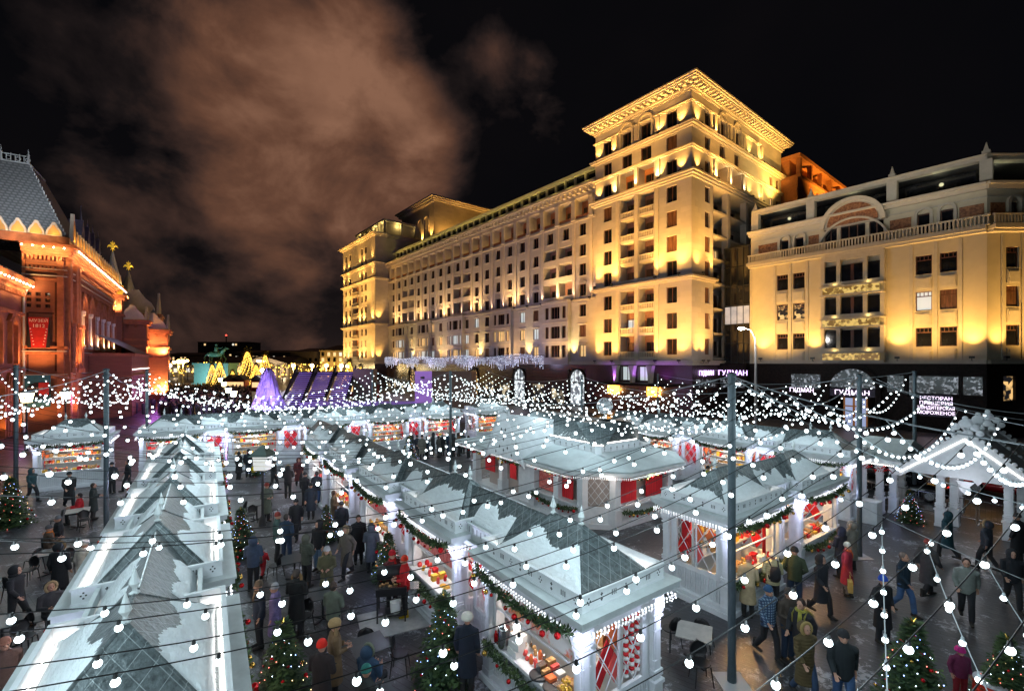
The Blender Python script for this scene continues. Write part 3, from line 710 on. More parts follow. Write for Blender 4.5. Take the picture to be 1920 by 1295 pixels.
for w, xs in ((wK, (4.2, 5.9, 17.6, 19.4)), (wL, (2.6, 4.2, 8.4, 10))):
    ct.T = w.T
    for x in xs: archband(ct, x, 20.9, 1.0, 2.5, .25, -.25, 0)
for w, pil in ((wK, (0.0, 3.0, 4.85, 6.75, 14.5, 16.6, 18.55, 20.4)), (wL, (1.5, 3.45, 5.4, 7.2, 9.1))):
    ct.T = w.T
    for x in pil: ct.box(x-.14 if x else -.1, x+.14, -.1, 0, 7.6, 19.9)
    for x in [3.9, 5.8, 17.6, 19.5] if w is wK else [2.5, 4.4, 8.2, 10.0]:
        for z in (15.7, 11.9, 8.1): ct.box(x-.62, x+.62, -.12, 0, z-.65, z+.65); ct.box(x-.5, x+.5, -.2, -.12, z-.5, z+.5)
# middle bay
ct.T = None
ct.box(8.4, 14.4, -.6, 0, 19.6, 20.2)
for x in (8.55, 10.15, 12.7, 14.25): ct.box(x-.2, x+.2, -.6, 0, 7.6, 19.6)
for i, z in enumerate((16.0, 12.2, 8.3)):
    ct.box(8.4, 14.5, -1.15, 0, z-.9, z-.7); ct.box(8.4, 14.5, -1.2, 0, z+.12, z+.3); ct.box(8.4, 14.45, -.62, -.01, z+.3, z+.75)
ct.box(8.4, 14.4, -.55, 0, 19.3, 19.6)
# gable arch over the bay
archband(ct, 11.4, 22.6, 5.4, 3.35, .45, -.7, .2, 20, False); archband(ct, 11.4, 20.9, 6.6, 3.0, .2, -.5, 0, 20, False)
ct.yprism([(11.4+2.72*math.cos(math.pi*i/20), 23.25+2.72*math.sin(math.pi*i/20)) for i in range(21)], -.3, .15)
# pergola along the roof
for w, xs, end in ((wK, (0.4, 7.0, 14.9, XC-.1), XC), (wL, (5.6, 11.5), 14)):
    ct.T = w.T
    for x in xs: ct.box(x-.45, x+.45, .2, 1.0, 24.85, 27.2); ct.box(x-.3, x+.3, .25, .85, 27.75, 28.1); ct.frustum((x, .55), .3, .02, 28.1, 29.0); ct.ball((x, .55, 28.2), .22, 6, 4)
    ct.box(0, end, .15, 1.05, 27.2, 27.6); ct.box(0, end, .05, 1.15, 27.6, 27.75)
    ct.box(0, end, .2, .5, 24.85, 25.1)
ct.T = None
ct.build('stone_trim', mat('corner_trim', (.46, .42, .35), .7, var=.08, vs=2, bump=.1, bs=20), cb)
for z in (16.0, 12.2, 8.3):                      # lit rails under the bay windows
    b = MB(); b.box(8.7, 14.1, -1.1, -1.0, z-.68, z+.1); b.build('lit_rail', litpat('gold_lit_grille', (1, .66, .18), .8, 3.2, .42, (.25, .13, .03)), cb)
    for x in (9.8, 13): lamp('rail_light', 'POINT', (x, -.8, z+.45), 9, (1, .7, .25), cb, .1)
for z in zr:
    b = MB(); b.box(8.75, 9.95, -.3, -.2, z-1, z+1.1); b.box(10.4, 12.5, -.3, -.2, z-1, z+1.1); b.box(12.9, 14.05, -.3, -.2, z-1, z+1.1); b.build('window', M['glass_d'], cb)
    b = MB(); b.box(11.3, 11.6, -.36, -.3, z-1, z+1.1); b.build('window_frame', M['brownframe'], cb)
MOS = litpat('mosaic', (.4, .12, .04), .0, 5); 
mos = mat('brown_mosaic', (.10, .028, .012), .5, col2=(.38, .17, .07), vs=4.5)
b = MB(); b.yprism([(11.4+2.45*math.cos(math.pi*i/20), 23.4+2.35*math.sin(math.pi*i/20)) for i in range(21)], -.4, -.31); b.build('mosaic_panel', mos, cb)
for w, a, c in ((wK, 1.0, 3.3), (wK, 6.9, 8.0), (wK, 14.8, 16.6), (wK, 20.3, XC-.2), (wL, .3, 1.7), (wL, 5.2, 7.4)):
    b = MB(w.T); b.box(a, c, -.06, -.01, 21.7, 22.9); b.build('mosaic_panel', mos, cb)
rg = MB(); rg.box(.5, XC-1, 2.5, 2.6, 24.85, 27.0); rg.box(XC-1.1, XC-1, 2.6, 9, 24.85, 27.0); rg.build('roof_glazing', M['glass_d'], cb)
rf = MB(); rf.prism([(0, .9), (XC, .9), (XC+14*math.cos(R(51.05)), 14*math.sin(R(51.05))+.9), (XC+6, 20), (0, 20)], 27.3, 27.5); rf.build('roof', M['roofdk'], cb)
cg = MB(); 
sheet(cg, Wall((0, -.1), (1, 0)), -.1, XC, 0, 7.2, [(9.0, 13.8, 0, 5.4), (16.3, 20.3, 3.7, 6.0)], .6)
sheet(cg, Wall((XC, cx_.y-.1), wL.d), 0, 14, 0, 7.2, [(1.6, 2.8, 3.6, 6), (3.8, 5.0, 3.6, 6)], .4)
cg.quad((-.1, -.1, 0), (-.1, -.1, 7.2), (-.1, 12, 7.2), (-.1, 12, 0))
cg.build('granite_base', M['granite_d'], cb)
a = MB(); archband(a, 11.4, 0, 4.4, 6.6, .5, -.5, -.08, 18); a.build('arch_frame', M['granite_d'], cb)
a = MB(); a.yprism([(11.4+2.2*math.cos(math.pi*i/18), 4.4+2.2*math.sin(math.pi*i/18)) for i in range(19)], -.25, -.2); a.build('fanlight', M['sparkle'], cb)
a = MB(); a.box(9.2, 13.6, -.32, -.26, 3.4, 4.3); s_ = a.build('sign_board', M['sign_dk'], cb)
text('ГУДМАН', .72, s_, (11.4, -.36, 3.85), (R(90), 0, 0), M['sign'], extrude=.02, sx=1.1)
a = MB(); a.box(10.6, 12.6, .3, .36, 0, 3.2); d_ = a.build('door', mat('door_lit_blue', (.1, .1, .1), .4, emit=(.42, .5, .8), es=.7), cb)
a = MB(); a.box(10.45, 10.6, .2, .3, 0, 3.3); a.box(11.35, 11.55, .2, .3, 0, 3.3); a.box(12.6, 12.75, .2, .3, 0, 3.3); a.box(10.6, 12.6, .2, .3, 2.2, 2.35); a.build('door_frame', mat('glowing_orange_wood', (.3, .09, .02), .5, emit=(1, .4, .1), es=.12), d_)  # frame wood carries a faint orange glow in place of lamplight
for x0, x1, k in ((5, 8.2, 'sparkle'), (14.6, 16.0, 'sparkle'), (16.4, 20.2, 'sparkle'), (20.6, XC-.3, 'sparkle')):
    a = MB(); a.box(x0, x1, -.14 if x0 != 16.4 else .2, -.11 if x0 != 16.4 else .24, 4.1, 5.9); a.build('shop_window', M[k], cb)
a = MB(wL.T); a.box(1.6, 2.8, .2, .24, 3.6, 6); a.box(3.8, 5.0, .2, .24, 3.6, 6); a.build('shop_window', M['sparkle_w'], cb)
a = MB(); a.box(-.1, XC, -.3, -.1, 6.6, 7.2); a.build('lintel', M['granite_d'], cb)
for w, x in ((wK, 18.6), (wL, 5.6)):
    a = MB(w.T); a.box(x-1.25, x+1.25, -.32, -.24, 1.75, 4.0); s_ = a.build('sign_board', M['sign_dk'], cb)
    for i, tx in enumerate(('РЕСТОРАН', 'ПИЦЦЕРИЯ', 'КОНДИТЕРСКАЯ', 'МОРОЖЕНОЕ')):
        text(tx, .48, s_, w.p(x, 3.62-i*.5, -.36), (R(90), 0, w.a), M['sign'], extrude=.01, sx=.98 if i < 2 else (.72 if i == 2 else .92))
text('ГУДМАН', .7, cb, (6.2, -.3, 3.9), (R(90), 0, 0), M['sign'], extrude=.02, sx=.9)
lamp('shop_glow', 'POINT', (11.4, -2.5, 3.6), 20, (.9, .8, 1), cb, .5); lamp('shop_glow', 'POINT', (18.6, -2.5, 2.9), 12, (.9, .8, 1), cb, .5)
wc.finish()
for x in (1.6, 7.6, 15.6, 21.3): flood(cb, wK, x, 8.0, .95, 330, FL2, 80, .08)
flood(cb, wL, .9, 8.0, .95, 280, FL2, 80, .08); flood(cb, wL, 6.3, 8.0, .95, 300, FL2, 80, .08)
for x in (3.4, 18.2): flood(cb, wK, x, 7.8, 5, 500, (1, .53, .12), 120, .7, fix=False, rad=.4)  # bare wash lamps added well off these walls to fill above the scallops
flood(cb, wL, 5, 7.8, 5, 500, (1, .53, .12), 120, .7, fix=False, rad=.4)
for x in (3, 11, 19): flood(cb, wK, x, 21.0, 9, 130, (.95, .9, .75), 110, .9, fix=False, rad=.5)
for x in (3.5, 11, 18.5): lamp('pergola_light', 'POINT', (x, 1.6, 26.6), 26, (1, .95, .55), cb, .2)
for x in (2.6, 8): lamp('pergola_light', 'POINT', wL.p(x, 26.6, 1.6), 26, (1, .95, .55), cb, .2)
# ------------------------------------------------------------------ the red brick museum
BR = mat('red_brick', (.30, .085, .04), .8, var=.25, vs=1.2, bump=.35, bs=12, pattern=(1, (.26, .08, .035), .28, .9, .03))
BRd = mat('brick_moulding', (.40, .13, .06), .8, var=.25, vs=2, bump=.3, bs=12)
SCALE = mat('snowy_scale_roof', (.22, .23, .24), .6, var=.35, vs=2.2, bump=.4, bs=8, pattern=(1, (.08, .085, .09), .32, .45, .08))
KOK = mat('white_stone_edging', (.55, .45, .36), .7, var=.1)
GOLD = mat('glowing_gold_leaf', (.85, .5, .08), .3, metal=.9, emit=(1, .6, .05), es=.45)  # glow put into the gilding, as if floodlit
WARM = (1, .60, .22); ORG = (1, .46, .14)
mu = empty('museum_building', (-48.8, 50, 0), R(33.5), 'red brick museum with snowy steep roof, arched windows and gold topped spires', 'building')
wm = Wall((0, 0), (0, 1)); wmf = Wall((-13, 0), (1, 0)); mw = MB(); ops = []
for y in range(6): ops.append((8.0+y*4.2-1.0, 8.0+y*4.2+1.0, 9.6, 15.0))
sheet(mw, wm, 0, 36, 0, 20.0, ops, .7)
fo = [(-13+13-2.6+i*.78-.22+0, 0, 0, 0) for i in range(0)]
for i in range(3):
    for j in range(3): x = 13-2.75+i*.72; fo.append((x-.2, x+.2, 13.2+j*.62, 13.2+j*.62+.38))
sheet(mw, wmf, 9.8, 13, 0, 20.0, fo, .3)
mw.build('wall', BR, mu)
b = MB(); b.box(-.22, -.18, 6.5, 31, 9.4, 15.2); b.box(-3.1, -.9, .32, .36, 13, 15.2); b.build('window', M['glass_d'], mu)
mc = MB()
def mring(z, dz, o): mc.box(-3.2, o, -o, 0, z, z+dz); mc.box(0, o, 0, 36, z, z+dz)
for z, dz, o in ((5.6, .3, .35), (8.2, .25, .2), (8.8, .3, .35), (16.2, .2, .2), (17.0, .25, .35), (17.7, .2, .2), (18.7, .3, .45), (19.0, .3, .7), (19.3, .35, .95), (19.65, .35, 1.2)): mring(z, dz, o)
for i in range(10): x = -3.1+i*.32; mc.box(x, x+.16, -.5, 0, 17.35, 17.65); mc.box(x, x+.16, -.6, 0, 18.3, 18.7)
for i in range(90): y = i*.4; mc.box(0, .6, y, y+.2, 18.3, 18.7)
for i in range(60): y = 4+i*.5; mc.box(0, .35, y, y+.22, 16.5, 16.9)
for y, s in ((.55, .55), (3.4, .55), (4.7, .45), (33, .6)): mc.box(-.02, .5, y-s, y+s, 0, 18.6); mc.lathe((.6, y, 6.2), [(.34, 0), (.34, .5), (.24, .6), (.24, 5), (.34, 5.1), (.34, 5.5)], 8)
mc.box(-.5, .02, -.35, 0, 0, 18.6); mc.box(-3.2, -2.95, -.3, 0, 0, 18.6)
ar = MB(Matrix.Rotation(R(90), 4, 'Z'))
for i in range(6):
    y = 8.0+i*4.2
    for k, (ww, hh, d) in enumerate(((2.0, 5.9, .25), (2.6, 6.4, .4), (3.2, 6.9, .18))): archband(ar, y, 9.2, ww, hh, .3, -d, 0, 10, k < 2)
archband(ar, 2.0, 5.7, 1.5, 9.2, .3, -.3, 0, 8)
mc.v += ar.v; mc.f += [[q+len(mc.v)-len(ar.v) for q in f] for f in ar.f]; mc.m += ar.m; mc.smf += ar.smf
mc.build('brick_moulding', BRd, mu)
for i in range(7):
    y = 8.0+i*4.2-2.1; b = MB(); b.lathe((.45, y, 9.0), [(.34, 0), (.34, .4), (.22, .5), (.2, 3.9), (.34, 4.1), (.36, 4.5)], 10); b.build('half_column', KOK, mu)
b = MB()
for z in (6.0, 8.5, 16.6, 17.3): b.box(-3.2, .26, -.42, 0, z, z+.09); b.box(0, .42, 0, 36, z, z+.09)
for y in (1.2, 1.9, 5.6): b.box(0, .03, y-.2, y+.2, 9.6, 14.5)
b.build('stone_band', KOK, mu)
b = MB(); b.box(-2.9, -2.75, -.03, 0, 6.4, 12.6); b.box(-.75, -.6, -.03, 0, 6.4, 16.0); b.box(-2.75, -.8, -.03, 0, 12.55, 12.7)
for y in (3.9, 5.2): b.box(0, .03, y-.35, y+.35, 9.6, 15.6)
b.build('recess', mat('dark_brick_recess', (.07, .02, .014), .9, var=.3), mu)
# kokoshniks: row of keel arches glowing gold above the eaves
kk = MB(); kf = MB()
def kok(mb, mf, T, x, w, z, h):
    mb.T = T; mf.T = T; n = 9
    o = [(x+w/2*math.cos(math.pi*i/n)*(1), z+h*.8*math.sin(math.pi*i/n)+(h*.28 if i in (4, 5) else 0)) for i in range(n+1)]
    mb.yprism(o, -.05, .25); mf.yprism([(x+(a-x)*.74, z+.05+(c-z)*.74) for a, c in o], -.09, -.052)
TF = Matrix.Translation((0, -.6, 0)); TS = Matrix.Translation((.6, 0, 0)) @ Matrix.Rotation(R(90), 4, 'Z')
for i in range(4): kok(kk, kf, TF, -.7-i*1.35, 1.3, 20.9, 1.35)
for i in range(22): kok(kk, kf, TS, .9+i*1.55, 1.4, 20.6, 1.5 if i else 3.0)
kk.build('gable_edging', KOK, mu); kf.build('gable_niche', mat('ochre_niche', (.62, .30, .07), .6, metal=.2), mu)
pb = MB(); pb.box(-6, .5, -.5, 0, 20, 20.9); pb.box(0, .5, 0, 36, 20, 20.6); pb.build('parapet', BRd, mu)
# roofs
rf = MB()
rf.add([(.1, .1, 21.2), (-14, .1, 21.2), (-14, 12, 21.2), (.1, 12, 21.2), (-3.4, 3.2, 29.2), (-12, 3.2, 29.2), (-12, 9, 29.2), (-3.4, 9, 29.2)], [(0, 4, 5, 1), (0, 3, 7, 4), (3, 2, 6, 7), (1, 5, 6, 2), (4, 7, 6, 5)])
rf.add([(.1, 12, 21), (.1, 36, 21), (-9, 36, 21), (-9, 12, 21), (-4, 12, 25.4), (-4, 36, 25.4)], [(0, 1, 5, 4), (1, 2, 5), (2, 3, 4, 5), (0, 4, 3)])
rf.build('roof', SCALE, mu)
cr = MB()
cr.box(-12, -3.4, 3.15, 3.25, 29.2, 29.35); cr.box(-12, -3.4, 3.15, 3.25, 30.0, 30.08); cr.box(-3.45, -3.35, 3.2, 9, 29.2, 29.35)
for i in range(26): x = -12+i*.34; cr.box(x-.03, x+.03, 3.17, 3.23, 29.3, 30.2 if i % 2 else 29.95)
for i in range(12): x = -11.8+i*.75; cr.tube([(x+.2*math.cos(a), 3.2, 29.65+.2*math.sin(a)) for a in [q*math.pi/4 for q in range(9)]], .035, 4)
for x in (-3.5, -5.6, -7.6): cr.frustum((x, 3.2), .14, .02, 29.3, 30.9, 5); cr.ball((x, 3.2, 30.2), .13, 6, 4)
for i in range(20): f = i/19; cr.box(-3.4+3.5*f-.05, -3.4+3.5*f+.05, 3.2-3.1*f-.3, 3.2-3.1*f-.2, 29.2-8*f, 29.5-8*f)
cr.build('iron_cresting', mat('frosted_iron', (.35, .37, .38), .6, var=.3), mu)
dm = MB()
for y in (14, 17.6, 21.2, 25): dm.box(-2.8, -.8, y-.7, y+.7, 22, 24.2); dm.add([(-.8, y-.9, 24.2), (-.8, y+.9, 24.2), (-.8, y, 26.3), (-3, y-.9, 24.2), (-3, y+.9, 24.2), (-3, y, 26.3)], [(0, 1, 2), (0, 2, 5, 3), (1, 4, 5, 2)]); dm.frustum((-1, y), .1, .01, 26.2, 27.5, 5)
dm.frustum((-2, 19.5), .2, .02, 25, 29.6, 5); dm.ball((-2, 19.5, 27.2), .3, 6, 4)
dm.build('dormers', mat('violet_slate', (.09, .085, .14), .5, var=.3), mu)
# banner and posters
def poster_T(x, z): return (x, -.42, z)
b = MB(); b.box(-2.75, -1.05, -.42, -.38, 8.9, 12.1); bn = b.build('banner', M['black'], mu)
b = MB(); b.yprism([(-2.7, 12.1), (-1.1, 12.1), (-1.35, 8.95), (-2.45, 8.95)], -.46, -.425); 
b.build('banner_cloth', mat('red_banner', (.45, .01, .012), .7, var=.2, vs=2), bn)
text('МУЗЕЙ', .42, bn, (-1.9, -.48, 11.75), (R(90), 0, 0), mat('banner_letters', (.8, .65, .55), .6), extrude=.005); text('1812', .5, bn, (-1.9, -.48, 11.2), (R(90), 0, 0), bpy.data.materials['banner_letters'], extrude=.005)
b = MB()
for i in range(6):
    for sx in (-1, 1): b.ball((-1.9+sx*(.62-.05*i), -.48, 10.9-i*.33), .06, 6, 4)
b.build('banner_dots', bpy.data.materials['banner_letters'], bn)
b = MB(); b.box(-2.95, -1.0, -.42, -.38, 2.6, 6.0); pz = b.build('poster', mat('teal_poster', (.03, .16, .22), .6, var=.2), mu)
b = MB(); b.T = Matrix.Translation((-1.9, -.43, 4.3)) @ Matrix.Rotation(R(90), 4, 'X'); b.lathe((0, 0, 0), [(.95, 0), (.95, .02)], 20); b.build('poster_disc', M['black'], pz)
b = MB(); b.box(-1.9, -1.1, -.48, -.46, 3.9, 5.2); b.build('poster_square', mat('poster_red', (.5, .02, .02), .6), pz)
text('ВЫСТАВКА', .26, pz, (-2.15, -.5, 4.6), (R(90), 0, 0), bpy.data.materials['banner_letters'], extrude=.003, sx=.8); text('МУЗЕЯ', .26, pz, (-2.2, -.5, 4.25), (R(90), 0, 0), bpy.data.materials['banner_letters'], extrude=.003, sx=.8)
# left wing standing forward
lw = MB(); lw.box(-15, -3.25, -14, -.05, 0, 16.0); lw.build('wall', BR, mu)
lc = MB()
for z, dz, o in ((6.4, .3, .3), (12.2, .3, .3), (14.6, .3, .4), (15.0, .35, .7), (15.4, .5, 1.0)): lc.box(-15, -3.25+o, -14, -.05, z, z+dz)
for i in range(34): y = -13.8+i*.4; lc.box(-3.3, -2.9, y, y+.2, 14.2, 14.55)
ar = MB(Matrix.Translation((-3.25, 0, 0)) @ Matrix.Rotation(R(90), 4, 'Z'))
for y in (-3.2, -7.4, -11.5):
    for q in (0, .45, .9): archband(ar, y, .2, 1.9+q, 5.4+q, .2, -.45+q*.25, 0, 10)
    archband(ar, y, 7.2, 1.4, 4.4, .3, -.35, 0, 10); ar.yprism([(y-1.3, 11.4), (y+1.3, 11.4), (y, 12.6)], -.3, 0)
lc.v += ar.v; lc.f += [[q+len(lc.v)-len(ar.v) for q in f] for f in ar.f]; lc.m += ar.m; lc.smf += ar.smf
lc.build('brick_moulding', BRd, mu)
b = MB(); b.tube([(-3.05, -.25, 0), (-3.05, -.25, 14.3), (-2.9, -.3, 14.8), (-2.3, -.5, 15.9)], .11, 8); b.build('drainpipe', mat('zinc', (.45, .45, .45), .4, metal=.3), mu)
b = MB(); b.add([(-2.2, -14, 15.95), (-2.2, .3, 15.95), (-8, .3, 18.2), (-8, -14, 18.2)], [(0, 1, 2, 3)]); b.build('roof', SCALE, mu)
# far part: turrets with eagles, low annex, square tower
def eagle(parent, c, s=1.):
    b = MB(); x, y, z = c
    b.ball((x, y, z), .34*s, 8, 6, (1, .6, 1.3)); 
    for sg in (-1, 1):
        b.tube([(x, y, z+.3*s), (x+sg*.25*s, y, z+.75*s), (x+sg*.42*s, y, z+.8*s)], [.14*s, .1*s, .05*s], 6); b.frustum((x+sg*.26*s, y), .12*s, .02*s, z+.8*s, z+1.1*s, 5)
        for k in range(4): a = R(75-k*24); b.tube([(x+sg*.15*s, y, z+.05*s), (x+sg*(.45+.3*math.cos(a))*s, y, z+.1*s+.3*s*math.sin(a)), (x+sg*(.5+.4*math.cos(a))*s, y, z-.25*s+.7*s*math.sin(a))], [.14*s, .12*s, .05*s], 5)
        b.tube([(x+sg*.1*s, y, z-.3*s), (x+sg*.35*s, y, z-.7*s)], .06*s, 5)
    b.frustum((x, y), .18*s, .02*s, z+.55*s, z+1.35*s, 5); b.tube([(x, y, z-.4*s), (x, y, z-1.3*s)], .09*s, 5)
    b.build('gilded_eagle', GOLD, parent)
def turret(x, y, w, z0, z1, zt, base='brick'):
    b = MB(); b.box(x-w, x+w, y-w, y+w, 0, z1); b.build('turret_wall', BR, mu)
    b = MB(); 
    for z, o in ((z1-3.4, .25), (z1-.6, .4), (z1-.2, .6), (z0, .2)): b.box(x-w-o, x+w+o, y-w-o, y+w+o, z, z+.35)
    for k in range(4):
        for i in range(4): q = x-w+.3+i*(2*w-.6)/3; b.box(q-.12, q+.12, y-w-.25, y-w, z1-1.2, z1-.6)
    b.build('turret_moulding', BRd, mu)
    b = MB(); 
    for T in (Matrix.Translation((x, y-w, 0)), Matrix.Translation((x+w, y, 0)) @ Matrix.Rotation(R(90), 4, 'Z')):
        f = MB(); kok(b, f, T, 0, 2*w*.9, z1+.2, w*1.2); 
    b.T = None; b.build('gable_edging', GOLD if zt > 24 else KOK, mu)
    b = MB(); b.frustum((x, y), w*1.2, .12, z1+.2, zt, 8 if zt > 24 else 4); b.build('spire', mat('pale_spire', (.36, .36, .36), .6, var=.2) if zt > 24 else SCALE, mu)
turret(-.2, 31.8, 1.3, 15, 18.4, 25.8); eagle(mu, (-.2, 31.8, 26.6), .75)
turret(-1.0, 57, 1.6, 15, 19.0, 26.8); eagle(mu, (-1.0, 57, 27.6), .9)
turret(1.6, 46, 3.4, 12, 16.5, 21.5)
turret(4.6, 39, 2.3, 8, 13.2, 17.2)
turret(2.2, 34.5, 1.9, 10, 14.5, 16.8)
b = MB(); b.box(-6, 3.5, 36, 46, 0, 14.5); b.box(0, 4.4, 12, 33, 0, 8.2); b.build('wall', BR, mu)
b = MB(); b.box(0, 4.8, 11.8, 33.2, 8.2, 8.6); b.box(0, 4.6, 11.9, 33.1, 5.4, 5.6); b.build('brick_moulding', BRd, mu)
b = MB(); b.add([(4.8, 11.8, 8.62), (4.8, 33.2, 8.62), (.5, 33.2, 11.2), (.5, 11.8, 11.2)], [(0, 1, 2, 3), ]); b.build('roof', SCALE, mu)
b = MB(); b.box(4.45, 4.5, 12, 33, 6.35, 6.45); b.build('light_strip', mat('led_white', (1, 1, 1), .5, emit=(1, .95, .9), es=4), mu)
# eaves lights
eb = MB()
for i in range(36): y = i*1.0; eb.ball((1.15, y+.2, 19.55), .07, 6, 4)
for i in range(5): eb.ball((-3.0+i*.8, -1.15, 19.55), .07, 6, 4)
for i in range(14): eb.ball((-2.3, -.5-i, 15.3), .07, 6, 4)
eb.build('eaves_bulbs', mat('eaves_bulb', (1, 1, 1), .5, emit=(1, .78, .5), es=30), mu)
for i in range(9): lamp('eaves_light', 'SPOT', (1.9, 1.6+i*3.8, 18.3), 700, WARM, mu, .15, 150, .9, (-.6, 0, .55))
for x in (-.4, -2.4): lamp('eaves_light', 'SPOT', (x, -1.9, 18.4), 520, WARM, mu, .15, 150, .9, (0, .6, .5))
for y in (-1.5, -5, -9): lamp('eaves_light', 'SPOT', (-1.4, y, 14.4), 600, WARM, mu, .15, 150, .9, (-.6, 0, .5))
for i in range(22): lamp('niche_light', 'POINT', (1.15, .9+i*1.55, 20.8), 22, (1, .65, .2), mu, .08)
for i in range(3): lamp('niche_light', 'POINT', (-.7-i*1.35, -1.15, 20.95), 26, (1, .7, .25), mu, .08)
for y, z, pw in ((1.8, 6.2, 700), (4.2, 8.9, 500), (2, 1, 300)): lamp('wall_flood', 'SPOT', (1.5, y, z), pw*3, ORG, mu, .15, 110, .9, (-.35, 0, 1))
for i in range(6): lamp('wall_flood', 'SPOT', (1.2, 8+i*4.2-2.1, 9.3), 900, (1, .62, .34), mu, .15, 100, .9, (-.5, 0, 1))
for x, z, pw in ((-1.9, 6.2, 520), (-1.9, .4, 260), (-2, 13.5, 160)): lamp('wall_flood', 'SPOT', (x, -2.3, z), pw*2.6, ORG, mu, .2, 120, .9, (0, .35, 1))
for y in (-2.5, -7, -11): lamp('wall_flood', 'SPOT', (-1.6, y, 6.6), 350, (1, .5, .14), mu, .2, 110, .9, (-.3, 0, 1)); lamp('wall_flood', 'SPOT', (-2.4, y, .6), 250, (1, .5, .12), mu, .2, 110, .9, (-.3, 0, 1))
for x, y, z, pw in ((6.5, 36, 2, 1400), (6.5, 36, 9, 900), (1, 29.5, 16, 300), (4.5, 41, 12, 900), (8.2, 39, 6, 600), (1, 53, 16, 500), (4.5, 34, 9.3, 500)): lamp('turret_flood', 'SPOT', (x, y, z), pw*5, ORG if z < 10 else WARM, mu, .3, 130, .9, (-.5, .6, .8))
for y in (15, 21, 27): lamp('roof_light', 'POINT', (2.6, y, 12.5), 60, (.55, .5, 1), mu, .4)
lamp('roof_light', 'SPOT', (-1, -9, 24), 4200, (.85, .92, 1), mu, .5, 90, .9, (-.5, 1, .15))
for y in (14, 22, 28): lamp('violet_light', 'POINT', (6.5, y, 3.2), 260, (.55, .16, .9), mu, .3)
lamp('violet_light', 'POINT', (.9, .5, 3.2), 120, (.6, .2, .9), mu, .3); lamp('violet_light', 'POINT', (-1.8, -6, 3), 60, (.6, .2, .9), mu, .3)

# ------------------------------------------------------------------ far background
def bldg(name, label, x0, x1, d, dep, z1, m, rows_=None, roof=None, rot=0, lit=0.5, ww=1.4, z0=0):
    cx = (x0+x1)/2; o = empty(name, (cx, d, 0), rot, label, 'building'); w = (x1-x0)/2
    b = MB(); b.box(-w, w, 0, dep, z0, z1); b.box(-w-.4, w+.4, -.4, dep+.4, z1, z1+.6); b.build('wall', m, o)
    if rows_:
        ws = MB(); k = int(2*w/3.2); mats = [M['glass_d'], FARW, FARC]
        for z in rows_:
            for i in range(k):
                x = -w+1.6+i*3.2; ws.k = 0 if random.random() > lit else random.choice([1, 1, 2]); ws.box(x-ww/2, x+ww/2, -.15, -.05, z-1, z+1)
        tag(ws.build('window', mats, o), kind='stuff')
    if roof:
        b = MB(); b.add([(-w, -.5, z1+.6), (w, -.5, z1+.6), (w, dep, z1+.6), (-w, dep, z1+.6), (-w+4, dep/2, z1+roof), (w-4, dep/2, z1+roof)], [(0, 1, 5, 4), (1, 2, 5), (2, 3, 4, 5), (3, 0, 4)]); b.build('roof', M['roofdk'], o)
    return o
FARW = mat('far_warm_window', (.3, .2, .1), .5, emit=(1, .66, .3), es=1.1); FARC = mat('far_pale_window', (.3, .3, .3), .5, emit=(1, .95, .8), es=1.0)
stoneD = mat('far_stone', (.24, .19, .15), .8, var=.2, vs=.2); stoneY = mat('far_yellow_stone', (.42, .32, .16), .8, var=.15, vs=.3); stoneG = mat('far_grey_stone', (.13, .12, .13), .8, var=.2, vs=.2)
def fx_(px, d): return (px-CX)/F*d
o = bldg('office_block', 'long grey slab office block with a red beacon far behind the square', fx_(371, 520), fx_(466, 520), 520, 25, 30.5, stoneG, [12, 16, 20, 24, 28], lit=.12, ww=2.0)
b = MB(); b.box(-.3, .3, 5, 6, 31, 38.5); b.build('mast', M['dark'], o); b = MB(); b.ball((0, 5.5, 38.8), .9, 8, 6); b.build('beacon', mat('red_beacon', (1, .1, .1), .5, emit=(1, .06, .04), es=5), o)
bldg('office_building', 'low lit office building stepping along the skyline right of the slab block', fx_(440, 430), fx_(575, 430), 430, 30, 16.5, stoneD, [5, 9, 12.5], lit=.45, roof=3)
bldg('office_building', 'dark long building at the left end of the skyline behind the lamps', fx_(300, 380), fx_(390, 380), 380, 30, 13, stoneD, [4, 8, 11], lit=.5, roof=3)
o = bldg('exhibition_hall', 'long low exhibition hall with a dark roof and a lit white pediment', fx_(300, 235), fx_(545, 235), 235, 40, 6.2, mat('hall_plaster', (.38, .33, .26), .8, var=.1), [3.5], lit=.7, roof=4.6, ww=1.8)
w = 16; pdm = MB(); pdm.yprism([(20-12, 6.8), (20+14, 6.8), (21, 10.6)], -3.5, -2.5); pdm.box(8, 34, -3.6, 0, 6.2, 6.9)
for i in range(9): pdm.lathe((9+i*3, -2.6, 0), [(.6, 0), (.5, 6), (.7, 6.2)], 8)
pdm.build('portico', mat('white_plaster', (.6, .52, .42), .7), o)
for x in (8, 15, 21, 27, 34): lamp('portico_light', 'POINT', (x, -8, 4), 1100, (1, .75, .45), o, .5)
for x in (-30, -20, -8): lamp('facade_light', 'POINT', (x, -8, 4), 450, (1, .72, .42), o, .5)
o = bldg('mansion', 'yellow classical mansion lit from below beside the far end of the hotel', fx_(600, 250), fx_(665, 250), 250, 30, 13.5, stoneY, [4.5, 9, 12], lit=.4, roof=4)
for x in (-6, 3, 9): lamp('facade_light', 'POINT', (x, -6, 6), 1800, (1, .62, .2), o, .5)
bldg('theatre_building', 'dark block with small lit windows between the hall and the mansion', fx_(545, 260), fx_(600, 260), 260, 30, 13, stoneD, [5, 9], lit=.3, roof=3)
o = empty('church_tower', (fx_(657, 600), 600, 0), 0, 'tiny white lit spire rising beyond the roofs next to the hotel', 'tower')
